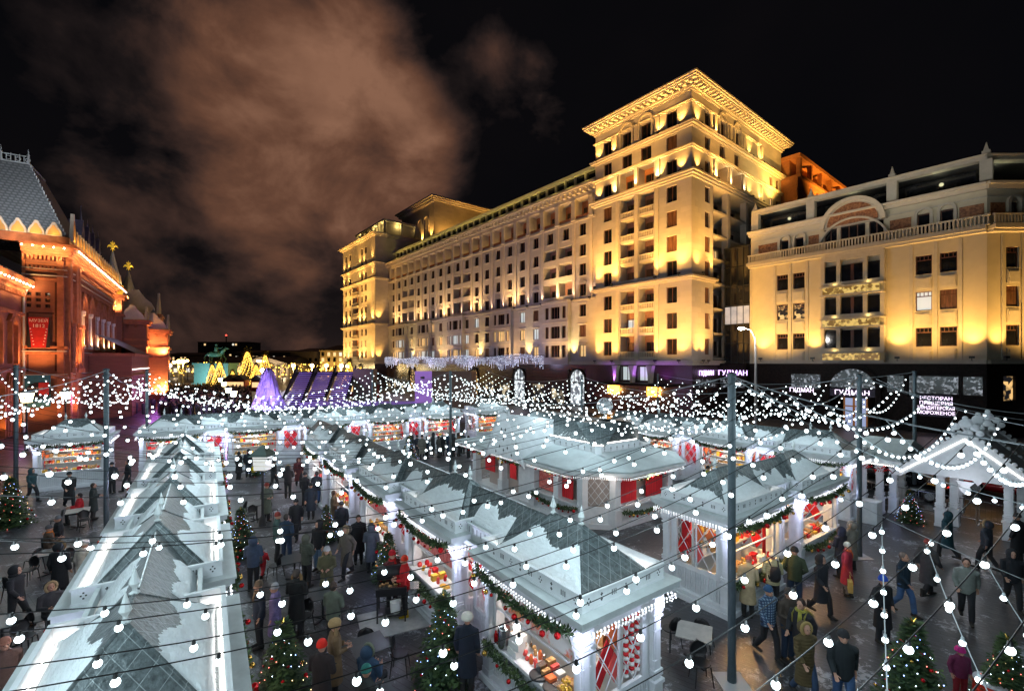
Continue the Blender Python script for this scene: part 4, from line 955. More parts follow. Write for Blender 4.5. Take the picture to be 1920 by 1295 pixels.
b = MB(); b.lathe((0, 0, 0), [(8, 0), (8, 22), (5, 23), (5, 30), (3, 31), (2.4, 37), (.6, 38), (.2, 48)], 8); b.build('spire', mat('lit_white_spire', (.7, .66, .6), .7, emit=(1, .9, .75), es=.25), o)

# ---- gilded fir trees, statue, street lamps and the crowd by the far square
goldleaf = mat('lamp_wrapped_branches', (.12, .10, .02), .8); goldl = nosample(mat('golden_tree_lamp', (1, .6, .1), .5, emit=(1, .55, .08), es=4.5))
def firmesh(name, H_, Rb, nb, tuft, seed, mats, lights=0, lk=2):
    rnd = random.Random(seed); b = MB()
    for i in range(nb):
        u = (i+.5)/nb; z = H_*(.06+.93*u**1.05); r = Rb*(1-u)**.85*(.8+.4*rnd.random())+.04*H_/2.5; a = i*2.399+rnd.random()*.5
        dz = -.22*r+.1*H_/2.5*(u)
        steps = max(2, int(r/tuft*1.5))
        base = Vector((0, 0, z)); tip = Vector((math.cos(a)*r, math.sin(a)*r, z+dz)); side = Vector((-math.sin(a), math.cos(a), 0))
        for k in range(steps):
            f = (k+.6)/steps; c = base.lerp(tip, f); sp = tuft*(1.35-.7*f)
            b.k = 0 if rnd.random() < .55 else 1
            dirv = (tip-base).normalized()
            for j in (-1, 1):
                for q in range(2):
                    e = c+side*j*sp*(.7+.5*rnd.random())+dirv*sp*(.45+.3*q)+Vector((0, 0, rnd.uniform(-.35, .15)*sp))
                    n_ = Vector((rnd.uniform(-.3, .3), rnd.uniform(-.3, .3), 1)).normalized(); pp = (e-c).cross(n_).normalized()*sp*.2
                    b.add([c-pp*.6, (c+e)/2-pp*1.4, e, (c+e)/2+pp*1.4], [(0, 1, 2, 3)])
            if rnd.random() < .4:
                e = c+Vector((rnd.uniform(-.3, .3)*sp, rnd.uniform(-.3, .3)*sp, rnd.uniform(.2, .6)*sp)); pp = side*sp*.18
                b.add([c-pp, (c+e)/2-pp, e, (c+e)/2+pp], [(0, 1, 2, 3)])
    return b.mesh(name, mats), rnd
gm_, rn = firmesh('crown', 9, 2.3, 120, .8, 3, [goldleaf, goldleaf])
def dotsmesh(H_, Rb, n, r, m, seed, extra=0):
    rnd = random.Random(seed); b = MB()
    for i in range(n):
        u = (i+.5)/n; u = u**.8*.96; a = i*2.399*1.01; rr = Rb*(1-u)**.85*(.82+.2*rnd.random())+.05; ms = m if isinstance(m, list) else [m]
        b.k = rnd.randrange(len(ms)); b.ball((rr*math.cos(a), rr*math.sin(a), H_*(.06+.9*u)-.2*rr), r, 4, 3)
    return b.mesh('fairy_lights', m)
gl_ = dotsmesh(9, 2.6, 260, .11, goldl, 4)
trk = MB(); trk.lathe((0, 0, 0), [(.2, 0), (.16, .8), (.05, 8)], 6); trk_ = trk.mesh('trunk', mat('bark', (.06, .04, .025), .9, var=.3))
GT = [(398, 135, .8, 'leftmost of the golden lamp covered firs beside the statue'), (412, 128, .9, 'golden fir just right of the leftmost one'), (436, 125, .6, 'short golden fir behind the snow slide rail'), (464, 130, 1.25, 'tallest golden lamp covered fir in the middle of the row'), (480, 126, .8, 'golden fir close to the right of the tallest one'), (497, 138, 1.15, 'narrow golden fir beside the violet ice hill'), (655, 118, .9, 'golden fir seen between the stairs and the hotel wing'), (676, 108, .75, 'small golden fir under the far hotel wing')]
for px, d, s, lb in GT:
    t_ = empty('illuminated_fir_tree', (fx_(px, d), d, 0), random.random()*6, lb, 'fir tree', 'golden illuminated fir trees on the far square')
    t_.scale = (s, s, s); inst('crown', gm_, t_); inst('fairy_lights', gl_, t_); inst('trunk', trk_, t_)
    lamp('tree_glow', 'POINT', (0, -3.5, 3), 160, (1, .6, .12), t_, .6)
st = empty('equestrian_statue', (fx_(405, 150), 150, 0), 0, 'green bronze horse and rider on a pale teal plinth behind the crowd', 'statue')
b = MB(); b.box(-5.5, 5.5, -2.5, 2.5, 0, 7); b.box(-5.9, 5.9, -2.9, 2.9, 6.6, 7.2); b.box(-6, 6, -3, 3, 0, .8); b.build('plinth', mat('teal_plinth', (.16, .34, .34), .7, var=.15), st)
b = MB(); b.sm = True; b.tube([(-2.4, 0, 10), (-1.2, 0, 10.2), (.4, 0, 10), (1.8, 0, 10.3)], [.7, 1.0, .95, .85], 10); b.tube([(1.7, 0, 10.4), (2.8, 0, 11.6), (3.2, 0, 12.2)], [.7, .45, .35], 8); b.tube([(3.0, 0, 12.3), (4.1, 0, 11.8)], [.36, .2], 8)
for x, k in ((-2.1, -.3), (-1.7, .2), (1.5, .0), (2.0, 1.0)): b.tube([(x, .4, 9.8), (x+k, .4, 8.6), (x+k*.4, .4, 7.2)], [.4, .22, .18], 7)
b.tube([(-2.8, 0, 10.3), (-3.6, 0, 9.4), (-3.8, 0, 8)], [.15, .25, .1], 6); b.tube([(0, 0, 10.6), (.1, 0, 12.2), (.1, 0, 12.8)], [.5, .55, .25], 8); b.ball((.1, 0, 13.2), .38, 8, 6); b.tube([(.1, .3, 12.3), (1.2, .5, 12.0), (2, .4, 12.4)], [.2, .15, .1], 6); b.tube([(0, .5, 10.6), (.6, .9, 9.6), (.3, .9, 8.8)], [.3, .2, .15], 6)
b.build('horse_and_rider', mat('green_bronze', (.08, .22, .18), .5), st)
lamp('statue_light', 'POINT', (0, -9, 2), 3200, (.6, .95, .95), st, .5)
def streetlamp(x, y, h, heads, lb, col=(1, .62, .15), es=30, pw=900, arm=1.1, hd=.35):
    o = empty('street_lamp', (x, y, 0), 0, lb, 'street lamp', 'tall lamps on the far square')
    b = MB(); b.lathe((0, 0, 0), [(.28, 0), (.25, 1), (.14, 1.1), (.1, h)], 8)
    b.build('pole', mat('lamp_pole', (.4, .4, .4), .5) if 'lamp_pole' not in bpy.data.materials else bpy.data.materials['lamp_pole'], o)
    a = MB(); e = MB()
    for i in range(heads):
        t = 2*math.pi*i/heads; q = (arm*math.cos(t), arm*math.sin(t)); 
        if heads > 1: a.tube([(0, 0, h-.6), (q[0]*.6, q[1]*.6, h-.2), (q[0], q[1], h)], .05, 5)
        e.ball((q[0], q[1], h+.25) if heads > 1 else (0, 0, h+.2), hd, 8, 6)
    if a.v: a.build('arm', M['dark'], o)
    key = 'lampglow_%d_%d' % (int(col[1]*100), int(col[2]*100))
    m_ = bpy.data.materials.get(key) or mat(key, (1, 1, 1), .5, emit=col, es=es)
    e.build('lamp_head', m_, o); lamp('lamp_light', 'POINT', (0, -.4, h-.9), pw, col, o, .3); return o
streetlamp(fx_(335, 118), 118, 7.2, 6, 'taller left one of two amber cluster street lamps left of the statue')
streetlamp(fx_(343, 126), 126, 7.6, 6, 'right one of two amber cluster street lamps left of the statue')
streetlamp(fx_(490, 150), 150, 7.6, 5, 'amber cluster street lamp in front of the white pediment')
streetlamp(fx_(492, 118), 118, 5.2, 1, 'white globe lamp above the golden trees', (1, .95, .85), 20, 500, hd=.5)
for i, (px, d, lb) in enumerate(((550, 150, 'amber globe lamp above the top of the snow stairs, left'), (585, 145, 'amber globe lamp over the middle flight of the stairs'), (612, 150, 'amber globe lamp over the right flight of the stairs'), (640, 140, 'amber globe lamp nearest the mansion'), (652, 128, 'amber globe lamp under the far hotel corner'), (370, 160, 'small white globe lamp right of the statue plinth'), (318, 150, 'white globe lamp beside the red tower'), (1, 1, ''))):
    if not lb: continue
    streetlamp(fx_(px, d), d, 6.2, 1, lb, (1, .7, .3) if px != 370 and px != 318 else (1, .95, .85), 22, 700, hd=.6)
# lamps by the museum
def lantern(x, y, z, lb, s=1., col=(1, .85, .45)):
    o = empty('lantern_post', (x, y, 0), 0, lb, 'lantern', 'lanterns in front of the museum')
    b = MB(); b.lathe((0, 0, 0), [(.15, 0), (.12, .8), (.06, .9), (.06, z-.6)], 8); b.build('post', M['dark'], o)
    b = MB(); b.frustum((0, 0), .28*s, .42*s, z-.6*s, z+.1*s, 6); b.build('lamp_glass', bpy.data.materials.get('lantern_glass') or mat('lantern_glass', (1, 1, .8), .5, emit=col, es=9), o)
    b = MB(); b.frustum((0, 0), .5*s, .06*s, z+.1*s, z+.45*s, 6); b.box(-.45*s, .45*s, -.45*s, .45*s, z-.66*s, z-.6*s); b.build('cap', M['dark'], o)
    lamp('lantern_light', 'POINT', (0, 0, z-.9), 120, col, o, .2)
lantern(fx_(50, 38), 38, 4.7, 'glowing lantern left in front of the teal museum poster', 1.1); lantern(fx_(123, 46), 46, 4.3, 'glowing lantern right of the museum poster', 1.0)
lantern(fx_(428, 66), 66, 3.6, 'first round lantern of the row left of the violet ice hill', 1.); lantern(fx_(438, 60), 60, 3.5, 'nearest lantern of the row left of the violet ice hill', 1.)
lantern(fx_(420, 78), 78, 3.9, 'middle lantern of the receding row by the golden trees', 1.0); lantern(fx_(413, 90), 90, 4.2, 'farthest lantern of the receding row by the golden trees', 1.0)
# crowd on the far square
rnd = random.Random(5); c_ = MB()
for i in range(900):
    d = rnd.uniform(62, 130); px = rnd.uniform(298, 470) if rnd.random() < .85 else rnd.uniform(150, 300)
    if px < 300 and d > 75: continue
    x = fx_(px, d); h = rnd.uniform(1.55, 1.85); c_.k = rnd.randrange(4); a = rnd.random()*6.28; c_.T = Matrix.Translation((x, d, 0)) @ Matrix.Rotation(a, 4, 'Z')
    c_.lathe((0, 0, 0), [(.16, 0), (.2, .8), (.25, 1.2), (.2, h-.3), (.07, h-.25)], 6); c_.k = 4; c_.ball((0, 0, h-.12), .12, 6, 4)
c_.T = None
tag(c_.build('crowd', [mat('crowd_a', (.02, .022, .03), .9), mat('crowd_b', (.05, .045, .05), .9), mat('crowd_c', (.035, .02, .02), .9), mat('crowd_d', (.08, .08, .09), .9), mat('crowd_skin', (.3, .18, .13), .8)], None), 'dense dark crowd of people on the far square beyond the stalls', 'crowd', kind='stuff')
# bare trees beyond the crowd
bt = MB(); rnd = random.Random(8)
def grow(mb, p, d, l, r, k):
    e = p+d*l; mb.tube([p, e], [r, r*.7], 4, False)
    if k:
        for i in range(3):
            n = (d+Vector((rnd.uniform(-.7, .7), rnd.uniform(-.7, .7), rnd.uniform(-.1, .5)))).normalized(); grow(mb, e, n, l*.72, r*.62, k-1)
grow(bt, Vector((0, 0, 0)), Vector((0, 0, 1)), 2.6, .2, 5); btm = bt.mesh('trunk', bpy.data.materials['bark'])
for i, px in enumerate((505, 375, 432, 450, 530, 352)):
    d = 165+i*6; t_ = inst('bare_tree', btm, None, (fx_(px, d), d, 0), i*1.3)
    tag(t_, ['bare tree right of the tallest golden fir', 'bare tree just left of the statue plinth', 'bare tree behind the short golden firs', 'bare tree behind the middle of the golden firs', 'bare tree in front of the white pediment', 'bare tree behind the amber street lamps'][i], 'tree', 'bare trees in front of the exhibition hall')
b = MB(); rnd = random.Random(3)
for i in range(260):
    px = rnd.uniform(305, 690); d = rnd.uniform(150, 215); b.ball((fx_(px, d), d, rnd.uniform(2.2, 7.5)), rnd.uniform(.12, .3), 5, 4)
tag(b.build('festoon_lights', goldl), 'scattered golden festoon bulbs strung through the bare trees', 'festoon lights', kind='stuff')
# red kiosks between the golden firs
for i, (px, d, wd) in enumerate(((432, 120, 3.5), (448, 120, 3), (482, 118, 3.2), (690, 95, 3.5), (668, 100, 3))):
    o = empty('kiosk', (fx_(px, d), d, 0), 0, ['red kiosk left of the tallest golden fir', 'red kiosk at the foot of the tallest golden fir', 'red kiosk right of the tallest golden fir', 'red kiosk under the far hotel wing beside the pole', 'red kiosk between stairs and far hotel wing'][i], 'kiosk', 'small red kiosks on the far square')
    b = MB(); b.box(-wd/2, wd/2, 0, 2, 0, 2.8); b.build('wall', bpy.data.materials.get('kiosk_red') or mat('kiosk_red', (.35, .03, .02), .7), o)
    b = MB(); b.box(-wd/2+.3, wd/2-.3, -.05, -.01, 1, 2.3); b.build('hatch', FARW, o)
    b = MB(); b.yprism([(-wd/2-.4, 2.8), (wd/2+.4, 2.8), (0, 4.2)], -.4, 2.4); b.build('roof', M['roofdk'], o)
# violet ice hill, stairs, screens
ice = mat('violet_lit_ice', (.35, .30, .62), .35, var=.35, vs=1.2, bump=.8, bs=2.5, trans=.15)
d0 = 62; b = MB(); b.sm = False; rnd = random.Random(2)
prof = [(4.6, 0), (4.3, .8), (3.6, 1.8), (3.0, 2.8), (2.2, 4.0), (1.7, 5.0), (1.3, 5.8), (.9, 6.3), (.3, 6.6)]
vs = []; n = 20
for r_, z in prof:
    for i in range(n): a = 2*math.pi*i/n; q = r_*(1+.16*math.sin(a*4+z)+rnd.uniform(-.07, .07)); vs.append((q*math.cos(a)*.56, q*math.sin(a)*.5, z+rnd.uniform(-.1, .1)))
b.add(vs, [(j*n+i, j*n+(i+1) % n, (j+1)*n+(i+1) % n, (j+1)*n+i) for j in range(len(prof)-1) for i in range(n)])
ih = b.build('ice_hill', ice, None, loc=(fx_(503, d0), d0, 0)); tag(ih, 'violet lit ice hill shaped like a cone beside the snow stairs', 'ice sculpture')
lamp('ice_light', 'POINT', (-2, -6, 3.5), 2600, (.55, .35, 1), ih, .4); lamp('ice_light', 'POINT', (3.5, -4.5, 2), 900, (.6, .4, 1), ih, .4); lamp('ice_light', 'POINT', (0, -3.5, 1), 600, (.75, .6, 1), ih, .3)
sg = empty('ice_slide_stairs', (fx_(580, 64), 64, 0), 0, 'three dark flights of stairs with violet lit treads climbing to the slide tower', 'stairs')
for k, (xa, xb) in enumerate(((-4.2, -1.9), (-1.3, 1.2), (1.9, 4.4))):
    b = MB(); e = MB()
    for i in range(20):
        z = .25+i*.29; y = i*.42; sh = -.1*i*(.5+.0*k); b.box(xa+sh, xb+sh, y, y+.42, z-.25, z); e.box(xa+sh, xb+sh, y-.02, y, z-.05, z)
    b.build('stair_flight', mat('dark_purple_boards', (.05, .03, .09), .7) if k == 0 else bpy.data.materials['dark_purple_boards'], sg); e.build('lit_nosing', bpy.data.materials.get('violet_strip') or mat('violet_strip', (.5, .4, .9), .5, emit=(.38, .22, .95), es=.8), sg)
b = MB()
for x in (-4.5, -1.6, 1.55, 4.7): b.add([(x-.12, -.4, .2), (x+.12, -.4, .2), (x+.12-1, 8.2, 6.9), (x-.12-1, 8.2, 6.9), (x-.12, -.4, 0), (x+.12, -.4, 0), (x+.12-1, 8.2, 5.6), (x-.12-1, 8.2, 5.6)], [(0, 1, 2, 3), (4, 5, 1, 0), (5, 6, 2, 1), (7, 4, 0, 3)])
b.build('railing', M['dark'], sg)
b = MB(); b.box(4, 6.8, 6, 9, 0, 6.4); b.build('tower_wall', stoneD, sg); b = MB(); b.box(-5.6, 3.8, 8.4, 10.5, 5.2, 5.9); b.build('platform', M['dark'], sg)
lamp('stair_light', 'POINT', (0, -3, 5), 160, (.5, .3, 1), sg, .5)
sl = MB()
for i in range(4): sl.add([(-2+i*1.2, 0, .1), (-1.5+i*1.2, 0, .1), (-4.2+i*1.1, 16, 3), (-4.7+i*1.1, 16, 3), (-2+i*1.2, 0, -.1+.1), (-1.5+i*1.2, 0, 0), (-4.2+i*1.1, 16, 2.6), (-4.7+i*1.1, 16, 2.6)], [(0, 1, 2, 3), (4, 5, 1, 0), (5, 6, 2, 1), (7, 4, 0, 3)])
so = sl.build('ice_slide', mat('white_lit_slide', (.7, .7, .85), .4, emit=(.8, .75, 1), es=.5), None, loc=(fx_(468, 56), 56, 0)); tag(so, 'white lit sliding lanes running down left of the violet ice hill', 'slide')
pn = empty('information_screen', (fx_(806, 60)+.0, 60, 0), R(-12), 'tall violet screen panel standing beside a brown box in front of the hotel', 'screen')
b = MB(); b.box(-2.1, .2, 0, .4, 1.5, 6.2); b.build('panel', mat('violet_panel', (.3, .15, .45), .6, emit=(.36, .18, .62), es=.55), pn)
b = MB(); b.box(.25, 5.6, .1, 2.4, 1.0, 6.2); b.build('box_body', mat('glowing_brown_box', (.12, .085, .07), .8, emit=(.12, .07, .05), es=.2), pn); b = MB(); b.lathe((-1, -.06, 5.2), [(.28, 0), (.28, .3)], 8); b.build('emblem', M['sign_dk'], pn)  # box body given a faint glow of its own in place of light
tag(pn, None)
ve = MB(); ve.box(-7, 7, 0, 3, 0, 2.2); v_ = ve.build('violet_stage', mat('glowing_violet_cloth', (.18, .12, .3), .7, emit=(.3, .18, .7), es=.35), None, loc=(fx_(665, 58), 58, 0)); tag(v_, 'low violet lit stage right of the stairs behind the stalls', 'stage')  # violet light put into the cloth as its own glow
# hanging curtain of light in front of the hotel
io = empty('icicle_light_curtain', H(0, 0), R(-51.05), 'curtain of blue white hanging fairy lights in front of the hotel base', 'light curtain')
rnd = random.Random(9); b = MB(); wb = MB()
x = -88.0
while x < -24:
    L_ = 1.9+.7*math.sin(x*.5)+rnd.uniform(-.7, .7); z1 = 8.6+.25*math.sin(x*.35)
    for k in range(int(L_/.2)): b.k = rnd.randrange(2); z = z1-k*.2-rnd.random()*.06; b.box(x-.035, x+.035, -4.0, -3.93, z-.04, z+.02)
    wb.box(x-.01, x+.01, -3.93, -3.9, z1-L_, z1); x += .36
tag(b.build('fairy_lights', [nosample(mat('blue_white_led', (1, 1, 1), .5, emit=(.72, .78, 1), es=3.2)), nosample(mat('dim_blue_led', (1, 1, 1), .5, emit=(.5, .58, 1), es=1.2))], io), kind='stuff'); wb.box(-88, -24, -3.95, -3.9, 8.5, 8.6); wb.build('wire', M['dark'], io)
for x in (-80, -62, -45, -30): lamp('curtain_glow', 'POINT', (x, -4.5, 7.4), 260, (.68, .62, 1), io, 1.)
# arm street lamp in front of the annex
o = empty('street_lamp', (fx_(1417, 50), 50, 0), 0, 'white glaring street lamp on a curved arm before the glass annex', 'street lamp')
b = MB(); b.lathe((0, 0, 0), [(.2, 0), (.16, 1.2), (.11, 8)], 8); b.tube([(0, 0, 8), (-.05, 0, 10), (-.6, 0, 10.9), (-1.5, 0, 11.1)], [.11, .08, .06, .06], 6); b.build('pole', bpy.data.materials['lamp_pole'], o)
b = MB(); b.ball((-1.6, -.05, 11.02), .26, 8, 6, (1.4, 1, .6)); b.build('lamp_head', mat('white_lamp', (1, 1, 1), .5, emit=(1, .97, .92), es=60), o); lamp('lamp_light', 'POINT', (-1.6, -.3, 10.6), 900, (1, .95, .9), o, .2)
# ------------------------------------------------------------------ market materials
PAINT = mat('white_paint', (.74, .76, .79), .5, var=.08, vs=3, bump=.12, bs=30)
PAINT2 = mat('pale_grey_paint', (.56, .60, .61), .55, var=.12, vs=2.5, bump=.12, bs=25)
HOLE_SHADE = mat('fretwork_hole_shade', (.05, .055, .06), .9)  # dark raised marks stand in for the shade inside cut-outs
ROOF = mat('dark_metal_shingle', (.050, .062, .066), .33, metal=.15, col2=(.15, .18, .19), vs=11, bump=.35, bs=14, seam=(.30, .006, (.27, .31, .32)))
SNOW = mat('snow', (.80, .84, .87), .75, var=.06, vs=4, bump=.75, bs=7, stretch=(1, 3.2, 1), spec=.3)
LED = mat('led_strip', (1, 1, 1), .5, emit=(1, .95, .88), es=12)
FRINGE = nosample(mat('icicle_fringe', (1, 1, 1), .5, emit=(.95, .97, 1), es=1.5))
WOODIN = mat('stall_interior', (.75, .73, .70), .6)
COUNTER = mat('counter_top', (.7, .7, .7), .35)
RED = mat('red_cloth', (.62, .012, .02), .75, var=.25, vs=3, stretch=(8, 8, .4)); ORANGE = mat('orange_panel', (.85, .18, .05), .7); CORAL = mat('coral_panel', (.85, .10, .09), .7)
YEL = mat('yellow_goods', (.85, .5, .06), .5); GRNM = mat('fir_green', (.028, .060, .022), .75, var=.3, vs=30); GRNL = mat('fir_green_light', (.075, .13, .042), .75, var=.3, vs=30)
BALR = mat('red_bauble', (.6, .008, .012), .16, metal=.5); BALG = mat('gold_bauble', (.8, .48, .10), .18, metal=.8)
GLASS = mat('stall_glass', (.8, .85, .9), .05, alpha=.12); STEEL = mat('brushed_steel', (.6, .6, .62), .25, metal=1); WHITEP = mat('white_goods', (.8, .8, .78), .6); BROWNG = mat('brown_goods', (.32, .13, .05), .6, col2=(.7, .45, .18), vs=20)
INLIT = nosample(mat('stall_ceiling_lamp', (1, 1, 1), .5, emit=(1, .9, .74), es=8))
L_, D_ = 3.0, 2.0
def hipring(mb, x0, x1, y0, y1, z0, z1, t):       # thin upright band round a rectangle
    mb.box(x0, x1, y0, y0+t, z0, z1); mb.box(x0, x1, y1-t, y1, z0, z1); mb.box(x0, x0+t, y0+t, y1-t, z0, z1); mb.box(x1-t, x1, y0+t, y1-t, z0, z1)
def snowstrip(mb, a, b, up, f0, f1, seed, n=44, th=.045, rag=.10, inset0=0.0, taper=(0, 0)):
    """snow lying on a slope: a->b along the eave, up = vector to the ridge; f0..f1 covered share; ragged upper edge"""
    a, b, up = Vector(a), Vector(b), Vector(up); nr = (b-a).cross(up).normalized()
    if nr.z < 0: nr = -nr
    rnd = random.Random(seed); m = 5; vs = []; fs = []
    ph = rnd.random()*9
    for i in range(n+1):
        u = i/n; f = f1*(.9+.14*math.sin(u*7+ph)+.08*math.sin(u*17+ph*2))+rag*(.45*noise.noise(Vector((u*22, seed, 0)))*2+.32*rnd.uniform(-1, 1))
        lim = 1.0
        if taper[0]: lim = min(lim, max(.02, u/taper[0]))
        if taper[1]: lim = min(lim, max(.02, (1-u)/taper[1]))
        f = max(f0+.03, min(f, lim*.93))
        for j in range(m+1):
            w = j/m; q = f0+(f-f0)*w; h = th*(1-(2*w-1)**6)*(.8+.35*rnd.random()) if 0 < j < m else -.005
            vs.append(a.lerp(b, u)+up*q+nr*(h if 0 < i < n else -.004))
    for i in range(n):
        for j in range(m): k = i*(m+1)+j; fs.append((k, k+m+1, k+m+2, k+1) if True else 0)
    mb.sm = True; mb.add(vs, fs); mb.sm = False
# ---- meshes of one market stall, shared by all its copies
def column_mesh():
    b = MB(); b.box(-.13, .13, -.13, .13, .2, .85); b.box(-.16, .16, -.16, .16, .85, .92); b.box(-.145, .145, -.145, .145, .2, .3)
    b.box(-.10, .10, -.10, .10, .92, 2.35); 
    for z in (1.0, 1.08, 2.18, 2.28): b.box(-.135, .135, -.135, .135, z, z+.045)
    for z in (1.3, 1.9): b.box(-.115, .115, -.115, .115, z, z+.03)
    b.box(-.15, .15, -.15, .15, 2.35, 2.6)
    for s in (-1, 1): b.box(s*.10-.012, s*.10+.012, -.06, .06, 1.2, 2.1); b.box(-.06, .06, s*.10-.012, s*.10+.012, 1.2, 2.1)
    return b.mesh('column', PAINT)
def slats(b, x0, x1, y, z0, z1):                  # turned-slat panel
    b.box(x0, x1, y, y+.05, z0, z0+.08); b.box(x0, x1, y, y+.05, z1-.08, z1); b.box(x0, x1, y+.035, y+.05, z0+.08, z1-.08)
    k = int((x1-x0)/.085)
    for i in range(k):
        x = x0+(i+.5)*(x1-x0)/k; b.box(x-.022, x+.022, y+.004, y+.035, z0+.08, z1-.08); b.box(x-.034, x+.034, y, y+.034, z0+.3*(z1-z0), z0+.42*(z1-z0)); b.box(x-.034, x+.034, y, y+.034, z0+.62*(z1-z0), z0+.7*(z1-z0))
def diamonds(b, x0, x1, y, z0, z1, k=3, r=.012):  # diagonal glazing bars
    w = (x1-x0)/k; n = max(1, round((z1-z0)/(w*1.5))); h = (z1-z0)/n
    for i in range(k):
        for j in range(n):
            xa, xb, za, zb = x0+i*w, x0+(i+1)*w, z0+j*h, z0+(j+1)*h; xm, zm = (xa+xb)/2, (za+zb)/2
            for p, q in (((xm, za), (xb, zm)), ((xb, zm), (xm, zb)), ((xm, zb), (xa, zm)), ((xa, zm), (xm, za))): b.tube([(p[0], y, p[1]), (q[0], y, q[1])], r, 4, False)
def harlequin(b, x0, x1, y, z0, z1, k, seed, dens=.62):      # hanging red and orange lozenges behind the glass
    rnd = random.Random(seed); w = (x1-x0)/k; n = max(1, round((z1-z0)/(w*1.5))); h = (z1-z0)/n
    for i in range(2*k-1):
        for j in range(2*n-1):
            if (i+j) % 2 or rnd.random() > dens: continue
            xm, zm = x0+w*(i+1)/2, z0+h*(j+1)/2; b.k = rnd.choice([0, 0, 1, 2]); b.yprism([(xm-w*.46, zm), (xm, zm-h*.46), (xm+w*.46, zm), (xm, zm+h*.46)], y, y+.015)
    b.k = 0
cor, plin = {}, {}
def stall_meshes():
    m = {}
    b = MB(); b.box(-.2, L_+.2, -.2, D_+.2, 0, .14); b.box(-.14, L_+.14, -.14, D_+.14, .14, .2); m['plinth'] = b.mesh('plinth', PAINT)
    m['column'] = column_mesh()
    b = MB(); slats(b, .14, L_-.14, -.02, .2, .95); b.box(.1, L_-.1, -.12, .5, .95, 1.02); m['counter'] = b.mesh('counter', [PAINT])
    b = MB(); b.box(.14, L_-.14, 0, .08, 2.3, 2.6); b.box(.13, .22, 0, .08, 1.02, 2.3); b.box(L_-.22, L_-.13, 0, .08, 1.02, 2.3); b.box(.22, L_-.22, .02, .06, 1.72, 1.76); m['front_frame'] = b.mesh('front_frame', PAINT)
    # end wall (built in the plane y = 0, x 0..D)
    b = MB(); slats(b, .14, D_-.14, 0, .2, 1.0); b.box(.14, .34, 0, .08, 1.0, 2.6); b.box(D_-.34, D_-.14, 0, .08, 1.0, 2.6); b.box(.34, D_-.34, 0, .08, 2.4, 2.6); b.box(.34, D_-.34, 0, .08, 1.0, 1.07); b.box(D_/2-.02, D_/2+.02, .01, .06, 1.07, 2.4); m['end_wall'] = b.mesh('end_wall', PAINT)
    b = MB(); diamonds(b, .36, D_-.36, .03, 1.1, 2.38, 3); m['glazing_bars'] = b.mesh('glazing_bars', PAINT)
    b = MB(); harlequin(b, .36, D_-.36, .14, 1.1, 2.38, 3, 4); m['lozenge_panel'] = b.mesh('lozenge_panel', [RED, ORANGE, CORAL])
    b = MB(); slats(b, .14, L_-.14, 0, .2, 1.0); b.box(.14, .3, 0, .08, 1.0, 2.6); b.box(L_-.3, L_-.14, 0, .08, 1.0, 2.6); b.box(.3, L_-.3, 0, .08, 2.35, 2.6); diamonds(b, .3, L_-.3, .04, 1.0, 2.35, 6); m['back_wall'] = b.mesh('back_wall', PAINT)
    b = MB(); harlequin(b, .3, L_-.3, .14, 1.0, 2.35, 6, 5, .8); m['back_lozenges'] = b.mesh('lozenge_panel', [RED, ORANGE, CORAL])
    b = MB(); b.box(.05, L_-.05, .05, D_-.05, 2.55, 2.6); b.box(.1, L_-.1, D_*.56, D_*.6, .2, 2.55); b.box(.05, L_-.05, .05, D_-.05, .2, .24)
    for z in (1.35, 1.7, 2.05): b.box(.15, L_-.15, D_*.56-.28, D_*.56, z, z+.03)
    m['interior'] = b.mesh('interior', WOODIN)
    b = MB(); b.box(.4, L_-.4, .35, .5, 2.5, 2.545); m['ceiling_lamp'] = b.mesh('ceiling_lamp', INLIT)
    b = MB()
    for z0, z1, o in ((2.6, 2.66, .12), (2.66, 2.74, .2), (2.74, 2.80, .29), (2.80, 2.90, .36), (2.90, 2.94, .39)): b.box(-o, L_+o, -o, D_+o, z0, z1)
    m['cornice'] = b.mesh('cornice', PAINT2)
    b = MB(); o = .30
    def fr(x, y, r=0):
        s = random.uniform(.8, 1.3); b.ball((x, y, 2.63), .022*s, 4, 3); b.ball((x+.01, y, 2.57), .018*s, 4, 3)
        if random.random() < .5: b.ball((x-.012, y, 2.52), .015, 4, 3)
    n = 40
    for i in range(n+1): x = -o+(L_+2*o)*i/n; fr(x, -o); fr(x, D_+o)
    for i in range(29): y = -o+(D_+2*o)*i/28; fr(-o, y); fr(L_+o, y)
    m['icicle_fringe'] = b.mesh('icicle_fringe', FRINGE)
    b = MB(); o = .14; hipring(b, -o, L_+o, -o, D_+o, 2.94, 3.22, .03); hipring(b, -o-.02, L_+o+.02, -o-.02, D_+o+.02, 3.22, 3.25, .07); hipring(b, -o-.015, L_+o+.015, -o-.015, D_+o+.015, 2.94, 2.98, .02)
    b.k = 1
    def cut(T, L):
        b.T = T; n = int(L/.3)
        for i in range(n):
            x = (i+.5)*L/n
            if i % 3 == 1:
                for dz in (-.045, .045): b.box(x-.012, x+.012, -.003, .0, 3.10+dz-.03, 3.10+dz+.03); b.box(x-.03, x+.03, -.003, 0, 3.10+dz-.009, 3.10+dz+.009)
            elif i % 3 == 0:
                for dx, dz in ((0, .05), (0, -.05), (.035, 0), (-.035, 0)): b.box(x+dx-.014, x+dx+.014, -.003, 0, 3.10+dz-.014, 3.10+dz+.014)
            else:
                for dx in (-.05, 0, .05): b.box(x+dx-.01, x+dx+.01, -.003, 0, 3.05, 3.15)
        b.T = None
    cut(Matrix.Translation((-o, -o, 0)), L_+2*o); cut(Matrix.Translation((L_+o, -o, 0)) @ Matrix.Rotation(R(90), 4, 'Z'), D_+2*o)
